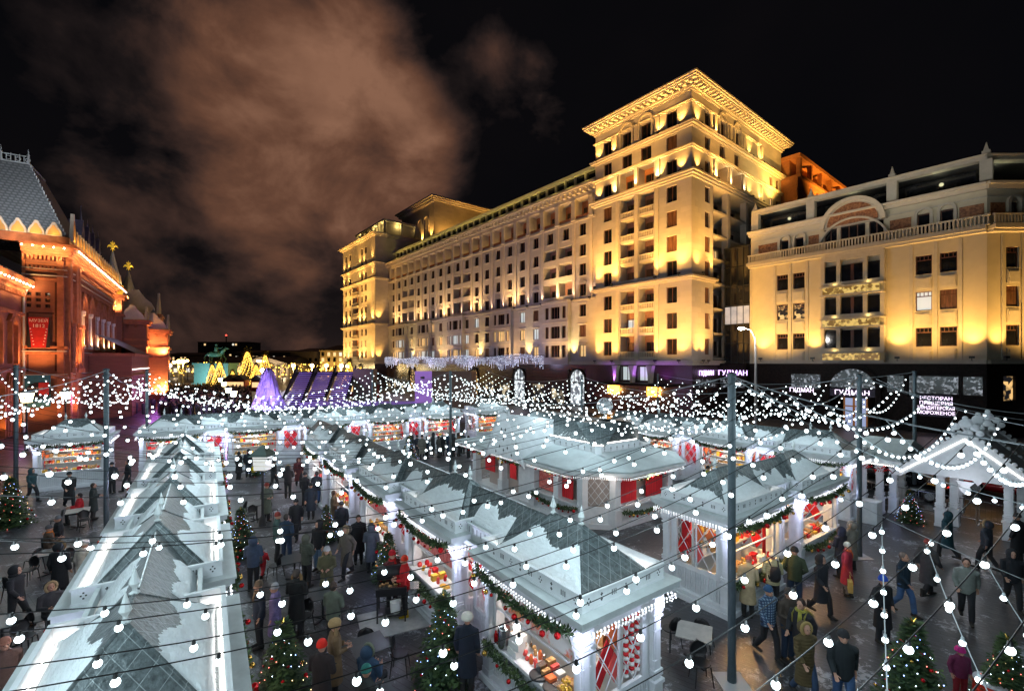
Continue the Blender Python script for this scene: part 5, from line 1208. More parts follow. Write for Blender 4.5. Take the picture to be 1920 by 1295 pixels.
    cut(Matrix.Translation((-o, D_+o, 0)) @ Matrix.Rotation(R(-90), 4, 'Z'), D_+2*o); cut(Matrix.Translation((L_+o, D_+o, 0)) @ Matrix.Rotation(R(180), 4, 'Z'), L_+2*o)
    m['parapet'] = b.mesh('parapet', [PAINT, HOLE_SHADE])
    b = MB(); o = .07; r = .011; z = 3.03
    for p, q in (((-o, -o), (L_+o, -o)), ((L_+o, -o), (L_+o, D_+o)), ((L_+o, D_+o), (-o, D_+o)), ((-o, D_+o), (-o, -o))): b.tube([(*p, z), (*q, z)], r, 4)
    m['light_strip'] = b.mesh('light_strip', LED)
    b = MB(); e = .02; hz = 3.93; z0 = 2.95; y2 = D_/2; xr = 1.05
    b.add([(-e, -e, z0), (L_+e, -e, z0), (L_+e, D_+e, z0), (-e, D_+e, z0), (xr, y2, hz), (L_-xr, y2, hz)], [(0, 1, 5, 4), (1, 2, 5), (2, 3, 4, 5), (3, 0, 4)])
    for p, q in (((-e, -e, z0), (xr, y2, hz)), ((L_+e, -e, z0), (L_-xr, y2, hz)), ((-e, D_+e, z0), (xr, y2, hz)), ((L_+e, D_+e, z0), (L_-xr, y2, hz)), ((xr, y2, hz), (L_-xr, y2, hz))): b.tube([p, q], .022, 5)
    m['roof'] = b.mesh('roof', ROOF)
    for key, sd in (('snow_a', 1), ('snow_b', 2), ('snow_c', 3)):
        rg = random.Random(sd*11); b = MB(); up = Vector((0, y2, hz-z0))
        c0 = (.74, .74, .68)[sd-1]; t_ = (xr/L_*1.0)
        snowstrip(b, (0, 0, z0+.01), (L_, 0, z0+.01), up, .0, c0, sd*3, 130, .065, .075, taper=(t_, t_)); 
        snowstrip(b, (0, D_, z0+.01), (L_, D_, z0+.01), Vector((0, -y2, hz-z0)), .0, (.66, .38, .3)[sd-1], sd*3+1, 130, .065, .06, taper=(t_, t_))
        snowstrip(b, (0, 0, z0+.01), (0, D_, z0+.01), Vector((xr, 0, hz-z0)), .0, (.55, .3, .42)[sd-1], sd*3+2, 80, .05, .07, taper=(.5, .5))
        if sd == 1: pass
        m[key] = b.mesh('snow', SNOW)
    b = MB(); 
    for x in (xr, L_-xr): b.lathe((x, y2, hz-.02), [(.05, 0), (.07, .03), (.03, .06), (.03, .1), (.075, .17), (.05, .24), (.012, .38), (.004, .42)], 8)
    m['finial'] = b.mesh('finial', PAINT2)
    # link between two stalls (x 0..1.6), recessed
    b = MB(); y0, y1 = .38, D_-.38
    b.box(0, 1.6, y0-.1, y1+.1, 0, .2); b.box(.1, 1.5, y0+.1, y1, 2.5, 2.6)
    for s, yy in ((1, y0), (-1, y1)):
        T = Matrix.Translation((0, yy, 0)) if s > 0 else Matrix.Translation((1.6, yy, 0)) @ Matrix.Rotation(R(180), 4, 'Z'); b.T = T
        slats(b, .18, 1.42, 0, .2, 1.0); b.box(.18, .34, 0, .07, 1.0, 2.6); b.box(1.26, 1.42, 0, .07, 1.0, 2.6); b.box(.34, 1.26, 0, .07, 2.38, 2.6); diamonds(b, .34, 1.26, .03, 1.03, 2.36, 2); b.T = None
    m['link_wall'] = b.mesh('link_wall', PAINT)
    b = MB(); harlequin(b, .34, 1.26, y0+.15, 1.03, 2.36, 2, 8, .95); harlequin(b, .34, 1.26, y1-.17, 1.03, 2.36, 2, 9, .95); m['link_lozenges'] = b.mesh('lozenge_panel', [RED, ORANGE, CORAL])
    b = MB(); b.box(.2, 1.4, y0-.22, y1+.22, 2.6, 2.68); b.box(.1, 1.5, y0-.3, y1+.3, 2.68, 2.8); b.box(.02, 1.58, y0-.16, y0-.13, 2.8, 3.16); b.box(.02, 1.58, y1+.13, y1+.16, 2.8, 3.16); b.box(.02, 1.58, y0-.19, y0-.12, 3.16, 3.19); b.box(.02, 1.58, y1+.12, y1+.19, 3.16, 3.19)
    b.k = 1
    for i in range(7): x = .25+i*.19; b.box(x-.015, x+.015, y0-.163, y0-.16, 2.95, 3.1); b.box(x-.015, x+.015, y1+.16, y1+.163, 2.95, 3.1)
    b.k = 0; m['link_cornice'] = b.mesh('link_cornice', [PAINT2, HOLE_SHADE])
    b = MB(); b.add([(-1.1, y0-.1, 2.97), (2.7, y0-.1, 2.97), (2.7, y1+.1, 2.97), (-1.1, y1+.1, 2.97), (-1.1, y2, 3.80), (2.7, y2, 3.80)], [(0, 1, 5, 4), (2, 3, 4, 5), (1, 2, 5), (3, 0, 4)]); b.tube([(-.6, y2, 3.81), (2.2, y2, 3.81)], .02, 5); m['link_roof'] = b.mesh('link_roof', ROOF)
    b = MB(); snowstrip(b, (.05, y0-.1, 2.98), (1.55, y0-.1, 2.98), Vector((0, y2-y0+.1, .83)), 0, .75, 31, 34, .05, .08); snowstrip(b, (.05, y1+.1, 2.98), (1.55, y1+.1, 2.98), Vector((0, -(y1+.1-y2), .83)), 0, .5, 32, 34, .05, .08); m['link_snow'] = b.mesh('link_snow', SNOW)
    b = MB(); b.tube([(.1, y0-.05, 3.0), (1.5, y0-.05, 3.0)], .011, 4); b.tube([(.1, y1+.05, 3.0), (1.5, y1+.05, 3.0)], .011, 4); m['link_light'] = b.mesh('light_strip', LED)
    # goods
    for gi in range(4):
        rnd = random.Random(60+gi); b = MB(); x = .25
        while x < L_-.3:
            w = rnd.uniform(.08, .24); h = rnd.uniform(.04, .22); y = rnd.uniform(0, .05); b.k = rnd.randrange(5) if gi else rnd.choice([1, 1, 4, 2, 0]); t_ = rnd.random()
            for q in range(2):
                yy = y+q*.24
                if t_ < .35: b.lathe((x+w/2, yy+.12, 1.02), [(w*.42, 0), (w*.48, h*.5), (w*.3, h*.9), (.01, h)], 8)
                elif t_ < .7: b.box(x, x+w, yy+.02, yy+.2, 1.02, 1.02+h*.8)
                else:
                    for z_ in range(3): b.ball((x+w/2+rnd.uniform(-.04, .04), yy+.1, 1.06+z_*.055), .05, 6, 4)
                b.k = rnd.randrange(5)
            x += w+.03
        for z in (1.38, 1.73, 2.08):
            x = .2
            while x < L_-.3:
                w = rnd.uniform(.06, .2); h = rnd.uniform(.08, .27); b.k = rnd.randrange(5); 
                (b.box(x, x+w, D_*.56-.24, D_*.56-.04, z, z+h) if rnd.random() < .5 else b.lathe((x+w/2, D_*.56-.14, z), [(w*.4, 0), (w*.45, h*.6), (w*.15, h)], 7)); x += w+.02
        m['goods%d' % gi] = b.mesh('goods', [[RED, BROWNG, YEL, WHITEP, ORANGE], [RED, WHITEP, CORAL, YEL, RED], [YEL, BROWNG, BROWNG, WHITEP, RED], [WHITEP, CORAL, ORANGE, BROWNG, STEEL]][gi])
    return m
SM = stall_meshes()
# fir garland, 3 m swag with baubles
def tufts(b, rnd, c, dirv, n, ln):
    for i in range(n):
        v = Vector((rnd.gauss(0, 1), rnd.gauss(0, 1), rnd.gauss(0, 1)-.25)).normalized()*ln*rnd.uniform(.6, 1.15); v = v*.8+dirv*rnd.uniform(-.4, .4)*ln
        p = v.cross(Vector((rnd.random()-.5, rnd.random()-.5, rnd.random()))).normalized()*ln*.13; b.k = 0 if rnd.random() < .6 else 1; cc = c+Vector((rnd.uniform(-.3, .3), rnd.uniform(-.3, .3), rnd.uniform(-.3, .3)))*ln*.5
        b.add([cc-p*.5, cc+v*.5-p, cc+v, cc+v*.5+p], [(0, 1, 2, 3)])
def garland_mesh(Lg, sag, thick, seed, dens=46):
    rnd = random.Random(seed); b = MB(); n = int(Lg*dens)
    for i in range(n):
        u = i/n; z = -sag*4*u*(1-u)*1.0 if sag > 0 else 0; tufts(b, rnd, Vector((u*Lg, rnd.uniform(-.02, .02), z)), Vector((1, 0, 0)), 4, thick)
    return b.mesh('garland', [GRNM, GRNL])
GA = [garland_mesh(3.2, .16, .2, 1, 54), garland_mesh(3.2, .22, .19, 2, 54)]
bb = MB(); bb.sm = True; bb.ball((0, 0, 0), 1, 10, 7); BAUB = [bb.mesh('bauble', BALR), bb.mesh('bauble', BALG)]
gar_n = 0
GLAB = {}
def garland(parent_T, rz, x0, y, z, label, k=0, n=8, grp='fir garlands along the stall eaves', sc=1.0):
    rnd = random.Random(len(bpy.data.objects)); p = parent_T @ Vector((x0, y, z))
    o = inst('fir_garland', GA[k % 2], None, p, rz); o.scale = (sc, 1, 1); tag(o, label, 'garland', grp)
    for i in range(n):
        u = (i+.5)/n; zz = -(.16, .22)[k % 2]*4*u*(1-u); inst('bauble', BAUB[0 if rnd.random() < .62 else 1], o, (u*3.2+rnd.uniform(-.1, .1), -.1-rnd.random()*.05, zz-rnd.uniform(.02, .14)), scale=rnd.uniform(.035, .075))
    return o
def stall(loc, rz, label, link=1, double=False, gi=0, warm=.5, snow='snow_b', gl=True, glab=None, near=False, ends=(1, 1), lp=1.0):
    o = empty('market_stall', loc, rz, label, 'market stall', 'white wooden market stalls in snowy rows')
    def I(k, nm=None, **kw): return inst(nm or SM[k].name.split('.')[0], SM[k], o, **kw)
    I('plinth'); I('cornice'); I('icicle_fringe'); I('parapet'); I('light_strip'); r_ = I('roof'); s_ = inst('snow', SM[snow], r_); inst('finial', SM['finial'], r_)
    for x in (0, L_):
        for y in (0, D_): inst('column', SM['column'], o, (x, y, 0))
    I('counter'); I('front_frame'); I('interior')
    I('goods%d' % (gi % 4), 'goods'); I('ceiling_lamp')
    if double:
        for k in ('counter', 'front_frame', 'goods%d' % ((gi+1) % 4), 'ceiling_lamp'): inst(SM[k].name.split('.')[0], SM[k], o, (L_, D_, 0), R(180))
    else: I('back_wall', loc=(L_, D_, 0), rz=R(180)); I('back_lozenges', loc=(L_, D_, 0), rz=R(180))
    for x, a in ((0, -90), (L_, 90)):
        lc = (0, D_, 0) if x == 0 else (L_, 0, 0)
        w = inst('end_wall', SM['end_wall'], o, lc, R(a)); inst('glazing_bars', SM['glazing_bars'], w); inst('lozenge_panel', SM['lozenge_panel'], o, lc, R(a))
    col = (1, .50, .13) if warm > .5 else (1, .93, .88)
    lamp('stall_light', 'POINT', (L_/2, .30, 2.4), 62*lp, col, o, .12); lamp('stall_light', 'POINT', (L_/2, D_-.45, 2.35), 26*lp, col, o, .12)
    # cold bare lamps added at eave height to brighten corner posts and end walls
    if near:
        for x, y in ((-.35, -.35), (L_+.35, -.35), (L_+.35, D_+.2)): lamp('post_fill_light', 'POINT', (x, y, 2.35), 26, (.66, .70, 1), o, .03)
    else: lamp('post_fill_light', 'POINT', (-.4, -.4, 2.3), 26, (.66, .70, 1), o, .04); lamp('post_fill_light', 'POINT', (L_+.4, -.4, 2.3), 26, (.66, .70, 1), o, .04)
    if link:
        lk = (L_, 0, 0) if link > 0 else (-1.6, 0, 0)
        for k in ('link_wall', 'link_lozenges', 'link_cornice', 'link_light'): I(k, loc=lk)
        w = I('link_roof', loc=lk); inst('link_snow', SM['link_snow'], w)
        lamp('stall_light', 'POINT', (lk[0]+.8, D_/2, 2.3), 14, (1, .75, .6), o, .1)
    if gl:
        T = Matrix.Translation(loc) @ Matrix.Rotation(rz, 4, 'Z')
        garland(T, rz, -.1, -.36, 2.66, 'fir garland with baubles under the eaves of the %s' % glab, gi)
        if double: 
            a = T @ Vector((L_+.1, D_+.36, 2.66)); garland(Matrix.Translation(a) @ Matrix.Rotation(rz+math.pi, 4, 'Z'), rz+math.pi, 0, 0, 0, 'fir garland on the aisle side of the %s' % glab, gi+1)
    return o
ORD = ['first', 'second', 'third', 'fourth', 'fifth', 'sixth', 'seventh', 'eighth', 'ninth', 'tenth', 'eleventh', 'twelfth', 'thirteenth', 'fourteenth', 'fifteenth', 'sixteenth', 'seventeenth', 'eighteenth', 'nineteenth', 'twentieth']
RM = R(-54.4); um = Vector((-.5817, .8135, 0)); vm = Vector((.8135, .5817, 0))
for i in range(5):                                  # middle row
    p = Vector((1.25, 8.17, 0))+um*(L_+4.6*i)
    stall(p, RM, '%s snowy stall of the middle row, %s' % (ORD[i], ['nearest, with steel urn and food counter', 'with food photos and bread counter', 'midway down the bright aisle', 'where the aisle narrows', 'at its far end by the back row'][i]), -1, False, [3, 1, 2, 0, 1][i], 0, ['snow_b', 'snow_c', 'snow_b', 'snow_c', 'snow_b'][i], True, '%s stall of the middle row' % ORD[i], i < 2)
    if i < 3: garland(Matrix.Translation(p) @ Matrix.Rotation(RM, 4, 'Z'), RM, .1, -.22, .98, 'fir garland along the counter of the %s middle row stall' % ORD[i], i, 7, 'fir garlands along the counters')
RL = R(-56.46); ul = Vector((-.5525, .8335, 0))
for i in range(-1, 4):                              # left row, open on both sides
    p = Vector((-5.69, 5.15, 0))+ul*(3.88+4.6*i+L_)
    stall(p, RL, '%s snowy roofed stall of the left row %s' % (ORD[i+1], ['at the bottom of the picture', 'with the tilted side gable', 'beside the lone pole', 'close to its far end', 'at its far end before the back row'][i+1]), -1 if i < 3 else 0, True, i+1, .4, 'snow_a', True, '%s stall of the left row' % ORD[i+1])
RB = R(35.6)
for i in range(2):                                  # right stall pair
    p = Vector((6.19, 13.2, 0))+vm*(4.6*i)
    stall(p, RB, ['glowing stall right of centre with warm golden goods window beside the tall pole', 'stall with wreath and carved ornaments behind the green coated man'][i], 1 if i == 0 else 0, False, 2-2*i, 1, 'snow_c', True, ['golden stall by the tall pole', 'ornament stall behind the green coat'][i], True, lp=[2.6, 1.3][i])
    garland(Matrix.Translation(p) @ Matrix.Rotation(RB, 4, 'Z'), RB, .1, -.2, .95, 'fir garland along the counter of the %s' % ['golden stall', 'ornament stall'][i], i, 7, 'fir garlands along the counters', .9)
bd = MB(); bd.box(-.8, .8, -.03, 0, -.11, .11); bo = bd.build('shop_sign', mat('dark_sign_board', (.06, .05, .05), .6), None, loc=Vector((6.19, 13.2, 2.42))+vm*(4.6+1.5)-um*.12, rz=RB); tag(bo, 'dark name board over the opening of the ornament stall', 'sign')
text('FOLKA FAIRYTALE', .17, bo, (0, -.035, 0), (R(90), 0, 0), WHITEP, extrude=.004)
vb = Vector((.84, .5426, 0)); RBK = math.atan2(vb.y, vb.x)
for i in range(6):                                  # back row
    p = Vector((-27, 26, 0))+vb*(4.7*i)
    stall(p, RBK, '%s stall from the left in the back row, %s' % (ORD[i], ['with curtained end window', 'with red and white toys', 'with red cushions on its counter', 'seen over the left row roofs', 'under the violet ice hill', 'nearest the dark group of people'][i]), 1 if i not in (0, 5) else 0, False, i, .2, 'snow_b', True, '%s back row stall' % ORD[i])
for i in range(3):                                  # right back row
    p = Vector((15.6, 21.3, 0))+um*(L_+4.6*i)
    stall(p, RM, '%s stall of the row behind the right stalls, red lozenge windows under dark shingles' % ORD[i], -1, False, i+1, .2, 'snow_c', i < 3, '%s stall of the rear right row' % ORD[i])
stall(Vector((-28.9, 19.6, 0)), RBK, 'stall cut by the left edge of the picture behind the fairy lit fir', 0, False, 2, .3, 'snow_b', True, 'stall at the left picture edge')
stall(Vector((-3.2, 41.5, 0)), RBK, 'small far stall with dark eaves and a glowing warm bulb right of the group', 0, False, 0, 1, 'snow_b', True, 'far stall with the warm bulb')
# nearest stall extras: urn, poster, trays, striped bunting
T0 = Matrix.Translation(Vector((1.25, 8.17, 0))+um*L_) @ Matrix.Rotation(RM, 4, 'Z')
b = MB(); b.sm = True; b.lathe((0, 0, 0), [(.13, 0), (.14, .03), (.14, .40), (.12, .44), (.03, .47), (.03, .5)], 18); q = b.build('steel_urn', STEEL, None, loc=T0 @ Vector((.55, -.0, 1.02))); tag(q, 'shiny steel hot drinks urn on the counter of the nearest stall', 'urn')
b = MB(); b.sm = True; b.lathe((0, 0, 0), [(.045, 0), (.045, .16), (.02, .2), (.018, .24)], 10); bm2 = b.mesh('bottle', BALR)
for i in range(2): q = inst('bottle', bm2, None, T0 @ Vector((.28+.1*i, -.04, 1.02))); tag(q, ['red bottle at the outer end of the nearest counter', 'red bottle standing next to the steel urn'][i], 'bottle', 'red bottles on the nearest counter')
b = MB(); b.box(0, .32, 0, .22, 0, .14); bx_ = b.mesh('carton', WHITEP)
for i in range(3): q = inst('carton', bx_, None, T0 @ Vector((.75+.02*i, -.06+.02*i, 1.022+.142*i)), RM+.1*i); tag(q, ['white carton at the bottom of the stack beside the urn', 'white carton in the middle of the stack beside the urn', 'white carton topmost of the stack beside the urn'][i], 'carton', 'white cartons beside the urn')
b = MB(); b.sm = True; b.lathe((0, 0, 0), [(.19, 0), (.2, .02), (.2, .035), (.17, .04)], 20); gr_ = b.mesh('griddle', M['dark'])
for i in range(2): q = inst('griddle', gr_, None, T0 @ Vector((1.75+.42*i, .02, 1.025))); tag(q, ['round dark griddle nearer the urn on the counter', 'round dark griddle next to the tall red cup'][i], 'griddle', 'round griddles')
b = MB(); b.lathe((0, 0, 0), [(.08, 0), (.1, .22)], 12); rnd = random.Random(4); b.k = 1
for i in range(30): b.ball((rnd.uniform(-.09, .09), rnd.uniform(-.09, .09), rnd.uniform(.22, .42)), .026, 6, 4)
q = b.build('treat_cup', [BALR, YEL], None, loc=T0 @ Vector((2.62, -.05, 1.02))); tag(q, 'red cup full of golden berries at the corner of the nearest counter', 'cup')
b = MB(); b.box(0, 2.3, -.012, 0, 0, .52)
food = mat('food_photo', (.8, .75, .7), .5, col2=(.8, .16, .08), vs=2.6); rp = food.node_tree.nodes['Color Ramp'] if 'Color Ramp' in food.node_tree.nodes else [n for n in food.node_tree.nodes if n.bl_idname == 'ShaderNodeValToRGB'][0]
rp.color_ramp.elements[0].position = .48; rp.color_ramp.elements[1].position = .56; e_ = rp.color_ramp.elements.new(.66); e_.color = (.65, .35, .12, 1)
for i in range(3):
    q = b.build('food_poster', food if i == 0 else [bpy.data.materials.get('menu_red') or mat('menu_red', (.55, .03, .03), .6, col2=(.75, .3, .25), vs=9)], None, loc=Matrix.Translation(um*4.6*i) @ T0 @ Vector((.35, .085, 1.79)), rz=RM); tag(q, ['food photo banner across the top of the nearest stall opening', 'red menu banner across the second middle row stall', 'red menu banner across the third middle row stall'][i], 'poster', 'banners over the counters')
b = MB()
for i in range(14):
    for s in range(3): b.k = i % 2; b.ball((.25+s*.17, -.1, 2.3-i*.085), .06, 8, 5, (1, 1, .7))
q = b.build('striped_garland', [RED, WHITEP], None, loc=T0 @ Vector((L_-.25, 0, 0)), rz=RM+R(90)); 
q.location = T0 @ Vector((L_-.18, 1.0, 0)); tag(q, 'red and white striped tassels hanging in the end window of the nearest stall', 'decoration')
b = MB(); b.k = 0
for i in range(8): b.box(.2+i*.11, .29+i*.11, 0, .02, 1.05, 1.95-abs(i-4)*.03)
# gilded goods hanging inside the golden stall
T1 = Matrix.Translation((6.19, 13.2, 0)) @ Matrix.Rotation(RB, 4, 'Z')
for k in range(10):
    b = MB(); b.lathe((0, 0, 0), [(.01, .3), (.05+.02*(k % 3), .22), (.08, .1), (.09, 0)], 8); b.tube([(0, 0, .3), (0, 0, .6)], .004, 4); q = b.build('gilded_bell', [BALG, YEL][k % 2], None, loc=T1 @ Vector((.35+.25*(k % 5), .45+.5*(k//5)+.1*(k % 2), 1.85+.06*(k % 3)))); tag(q, 'gilded bell hanging inside the golden goods stall', 'bell', 'gilded bells inside the golden stall')
# curtains in the golden stall
T1 = Matrix.Translation((6.19, 13.2, 0)) @ Matrix.Rotation(RB, 4, 'Z')
cu = MB(); cu.sm = True
for s in (0, 1):
    pts = [(.0+k*.03, .03*math.sin(k*1.8)) for k in range(9)]; n = len(pts); vs = []; 
    for z in (1.08, 1.5, 1.9, 2.35):
        for x, y in pts: vs.append((x*(1.3 if z > 2 else .7)+s*0, y, z))
    cu.add([(v[0], v[1], v[2]) for v in vs], [(j*n+i, j*n+i+1, (j+1)*n+i+1, (j+1)*n+i) for j in range(3) for i in range(n-1)])
cum = cu.mesh('curtain', RED)
for i, (p, a) in enumerate(((T1 @ Vector((2.5, .2, 0)), RB), (T1 @ Vector((.18, 1.6, 0)), RB-R(90)))): q = inst('curtain', cum, None, p, a); tag(q, ['red curtain at the right end of the golden stall counter', 'red curtain behind the end window of the golden stall'][i], 'curtain', 'red curtains of the golden stall')

# ------------------------------------------------------------------ central pavilion
pv_ = empty('central_pavilion', (3.7, 19.5, 0), RM, 'wide white pavilion with snowy low roof, raised shingled lantern and pointed carved gable', 'pavilion')
def chamf(o, c=1.0, x0=-10., y1=5.6): return [(x0-o, -o), (-c, -o), (o, c), (o, y1-c), (-c, y1+o), (x0-o, y1+o)]
def off(o): return [(-10-o, -o), (-1.0, -o), (o*1.0-.0, 1.0), (o, 4.8), (-.8, 5.6+o), (-10-o, 5.6+o)]
b = MB(); b.prism(off(.15), 0, .22); b.build('plinth', PAINT, pv_)
b = MB(); b.prism([(x*.93-.2, .3+y*.9) for x, y in off(-.2)], .22, 2.2) ; b.build('interior', mat('pavilion_interior', (.5, .42, .38), .7), pv_)
b = MB()
for x, y in ((-10, 0), (-7.2, 0), (-4.4, 0), (-1.0, 0), (0, 1.0), (0, 4.7), (-2.6, 0)): b.box(x-.17, x+.17, y-.17, y+.17, .2, 2.45); b.box(x-.22, x+.22, y-.22, y+.22, .2, .9); b.box(x-.2, x+.2, y-.2, y+.2, 2.1, 2.2)
slats(b, -4.2, -1.2, -.02, .22, .95); b.T = Matrix.Rotation(R(90), 4, 'Z'); slats(b, 1.2, 4.5, -.02, .22, .95); b.T = None
b.box(-4.3, -1.1, -.25, .3, .95, 1.02); b.box(-.3, .25, 1.1, 4.6, .95, 1.02); b.box(-4.2, -1.1, -.02, .06, 2.2, 2.45); b.box(-.06, .02, 1.1, 4.6, 2.2, 2.45); b.box(-10, -4.4, 0, .08, 2.2, 2.45)
b.box(-5.8, -4.4, .02, .1, .22, 2.2)
b.build('wall', PAINT, pv_)
def roofring(b, A, B, za, zb):
    n = len(A); b.add([(*p, za) for p in A]+[(*p, zb) for p in B], [(i, (i+1) % n, (i+1) % n+n, i+n) for i in range(n)])
b = MB(); roofring(b, off(.95), off(-1.2), 2.62, 3.05); n6 = off(.95); b.prism(n6, 2.5, 2.615); b.prism(off(.8), 2.42, 2.5); b.build('roof', PAINT2, pv_)
b = MB(); b.sm = False; roofring(b, off(.9), off(-1.15), 2.67, 3.12); b.build('snow', mat('crusted_snow', (.62, .67, .69), .75, var=.12, vs=1.2, bump=.6, bs=5), pv_)
b = MB(); A_ = off(-1.2); 
for i in range(len(A_)):
    p, q = Vector((*A_[i], 0)), Vector((*A_[(i+1) % len(A_)], 0)); d_ = (q-p); 
    if d_.length < .05: continue
    T = Matrix.Translation(p) @ Matrix.Rotation(math.atan2(d_.y, d_.x), 4, 'Z'); b.T = T; Lp = d_.length; b.k = 0; b.box(0, Lp, 0, .04, 3.0, 3.45); b.box(0, Lp, -.02, .06, 3.45, 3.49); b.k = 1
    k = int(Lp/.42)
    for j in range(k): x = (j+.5)*Lp/k; b.box(x-.012, x+.012, -.004, 0, 3.15, 3.35); b.box(x-.05, x+.05, -.004, 0, 3.27, 3.29)
    b.T = None
b.build('parapet', [PAINT, HOLE_SHADE], pv_)
b = MB(); B1 = off(-1.35)
for i in range(len(B1)):
    p, q = B1[i], B1[(i+1) % len(B1)]; b.tube([(*p, 3.5), (*q, 3.5)], .014, 4)
b.build('light_strip', LED, pv_)
b = MB(); roofring(b, off(-1.4), off(-2.45), 3.4, 4.45); T2 = off(-2.45); b.add([(*p, 4.45) for p in T2], [tuple(range(6))]); b.build('lantern_roof', ROOF, pv_)
b = MB(); snowstrip(b, (-4.6, 1.5, 3.42), (-1.9, 1.5, 3.42), Vector((0, 1.05, 1.0)), 0, .75, 5, 40, .06, .12, taper=(.4, .3)); snowstrip(b, (-8.2, 1.5, 3.42), (-5.6, 1.5, 3.42), Vector((0, 1.05, 1.0)), 0, .4, 6, 40, .06, .12, taper=(.3, .3)); b.build('snow', SNOW, pv_)
# pointed gable on the left eave
b = MB(); gx = -5.6
pts = [(gx-1.75, 2.2), (gx-1.2, 2.5), (gx+1.2, 2.5), (gx+1.75, 2.2), (gx+.75, 4.0), (gx+.35, 4.75), (gx-.35, 4.75), (gx-.75, 4.0)]
b.yprism(pts, -1.08, -.98)
for s in (-1, 1): b.tube([(gx+s*1.8, -1.1, 2.2), (gx+s*.8, -1.1, 4.0), (gx+s*.3, -1.1, 4.75)], .05, 5)
for i in range(5): b.ball((gx+(i-2)*.22, -1.05, 4.8+.1*(2-abs(i-2))), .11, 8, 5, (1, .4, 1))
b.add([(gx-1.7, -1, 2.3), (gx+1.7, -1, 2.3), (gx+.3, -1, 4.7), (gx-.3, -1, 4.7), (gx-1.7, 2.2, 3.2), (gx+1.7, 2.2, 3.2), (gx+.1, 2.2, 4.2), (gx-.1, 2.2, 4.2)], [(0, 3, 7, 4), (1, 5, 6, 2), (3, 2, 6, 7)])
b.k = 1
for x, z in ((0, 3.4), (-.35, 3.0), (.35, 3.0), (0, 2.85), (-.7, 2.7), (.7, 2.7), (-.18, 3.9), (.18, 3.9)): b.box(gx+x-.06, gx+x+.06, -1.084, -1.08, z-.03, z+.03); b.box(gx+x-.02, gx+x+.02, -1.084, -1.08, z-.09, z+.09)
b.build('gable', [PAINT, HOLE_SHADE], pv_)
b = MB()                                           # round openwork ornament on the ridge
oc = Vector((-3.4, 4.0, 5.0))
for k in range(3): a = k*math.pi/3; b.tube([oc+Vector((.42*math.cos(t)*math.cos(a), .42*math.cos(t)*math.sin(a), .42*math.sin(t))) for t in [q*math.pi/8 for q in range(17)]], .03, 5)
b.tube([oc+Vector((.42*math.cos(t), .42*math.sin(t), 0)) for t in [q*math.pi/8 for q in range(17)]], .03, 5); b.ball(oc, .32, 12, 8); b.tube([(oc.x, oc.y, 4.3), oc], .04, 6)
b.build('globe_ornament', PAINT, pv_)
b = MB(); 
pp = off(.85)
for i in range(len(pp)-1):
    if i == 5: continue
    p, q = Vector((*pp[i], 2.4)), Vector((*pp[i+1], 2.4)); k = int((q-p).length/.075)
    for j in range(k): c = p.lerp(q, j/k); b.ball((c.x, c.y, 2.38), .02, 4, 3); b.ball((c.x, c.y, 2.33), .016, 4, 3)
b.build('icicle_fringe', FRINGE, pv_)
b = MB(); b.box(-4.1, -2.75, .05, .09, 1.1, 2.1); b.build('menu_board', bpy.data.materials['menu_red'], pv_)
cu = MB(); cu.box(-.1, -.06, 1.3, 2.5, 1.05, 2.2); cu.box(-.1, -.06, 3.2, 4.4, 1.05, 2.2); cu.box(-2.5, -1.7, .08, .12, 1.05, 2.2); cu.box(-9.2, -8.2, .1, .14, 1.05, 2.2); cu.box(-6.7, -6.1, .1, .14, 1.05, 2.2); cu.build('red_curtains', RED, pv_)
b = MB(); b.T = Matrix.Translation((-1.0, 0, 0)) @ Matrix.Rotation(R(45), 4, 'Z'); diamonds(b, .2, 1.2, .05, 1.0, 2.3, 3); b.box(.15, 1.25, .0, .06, .22, .95); b.build('corner_window', PAINT, pv_)
for x, y, w in ((-2.6, -.5, 30), (.6, 2.8, 40), (-7, -.5, 22), (.3, .3, 14)): lamp('pavilion_light', 'POINT', (x, y, 2.3), w, (1, .85, .75), pv_, .1)
TP = Matrix.Translation((3.7, 19.5, 0)) @ Matrix.Rotation(RM, 4, 'Z')
garland(TP, RM, -4.3, -.5, 2.45, 'fir garland over the menu board side of the pavilion', 0, 10, 'fir garlands on the pavilion'); garland(TP, RM, -7.4, -.6, 2.4, 'fir garland under the pointed gable of the pavilion', 1, 10, 'fir garlands on the pavilion'); garland(TP, RM, -10.2, -.6, 2.4, 'fir garland on the far left end of the pavilion', 0, 9, 'fir garlands on the pavilion')
for z, lb in ((2.4, 'fir garland over the red curtained window of the pavilion'), (.85, 'fir garland under the red curtained window of the pavilion')):
    p = TP @ Vector((.42, 1.1, z)); garland(Matrix.Translation(p) @ Matrix.Rotation(RM+R(90), 4, 'Z'), RM+R(90), 0, 0, 0, lb, 1, 10, 'fir garlands on the pavilion')
garland(TP, RM, -4.2, -.35, .9, 'fir garland along the lower counter of the pavilion', 1, 10, 'fir garlands on the pavilion')

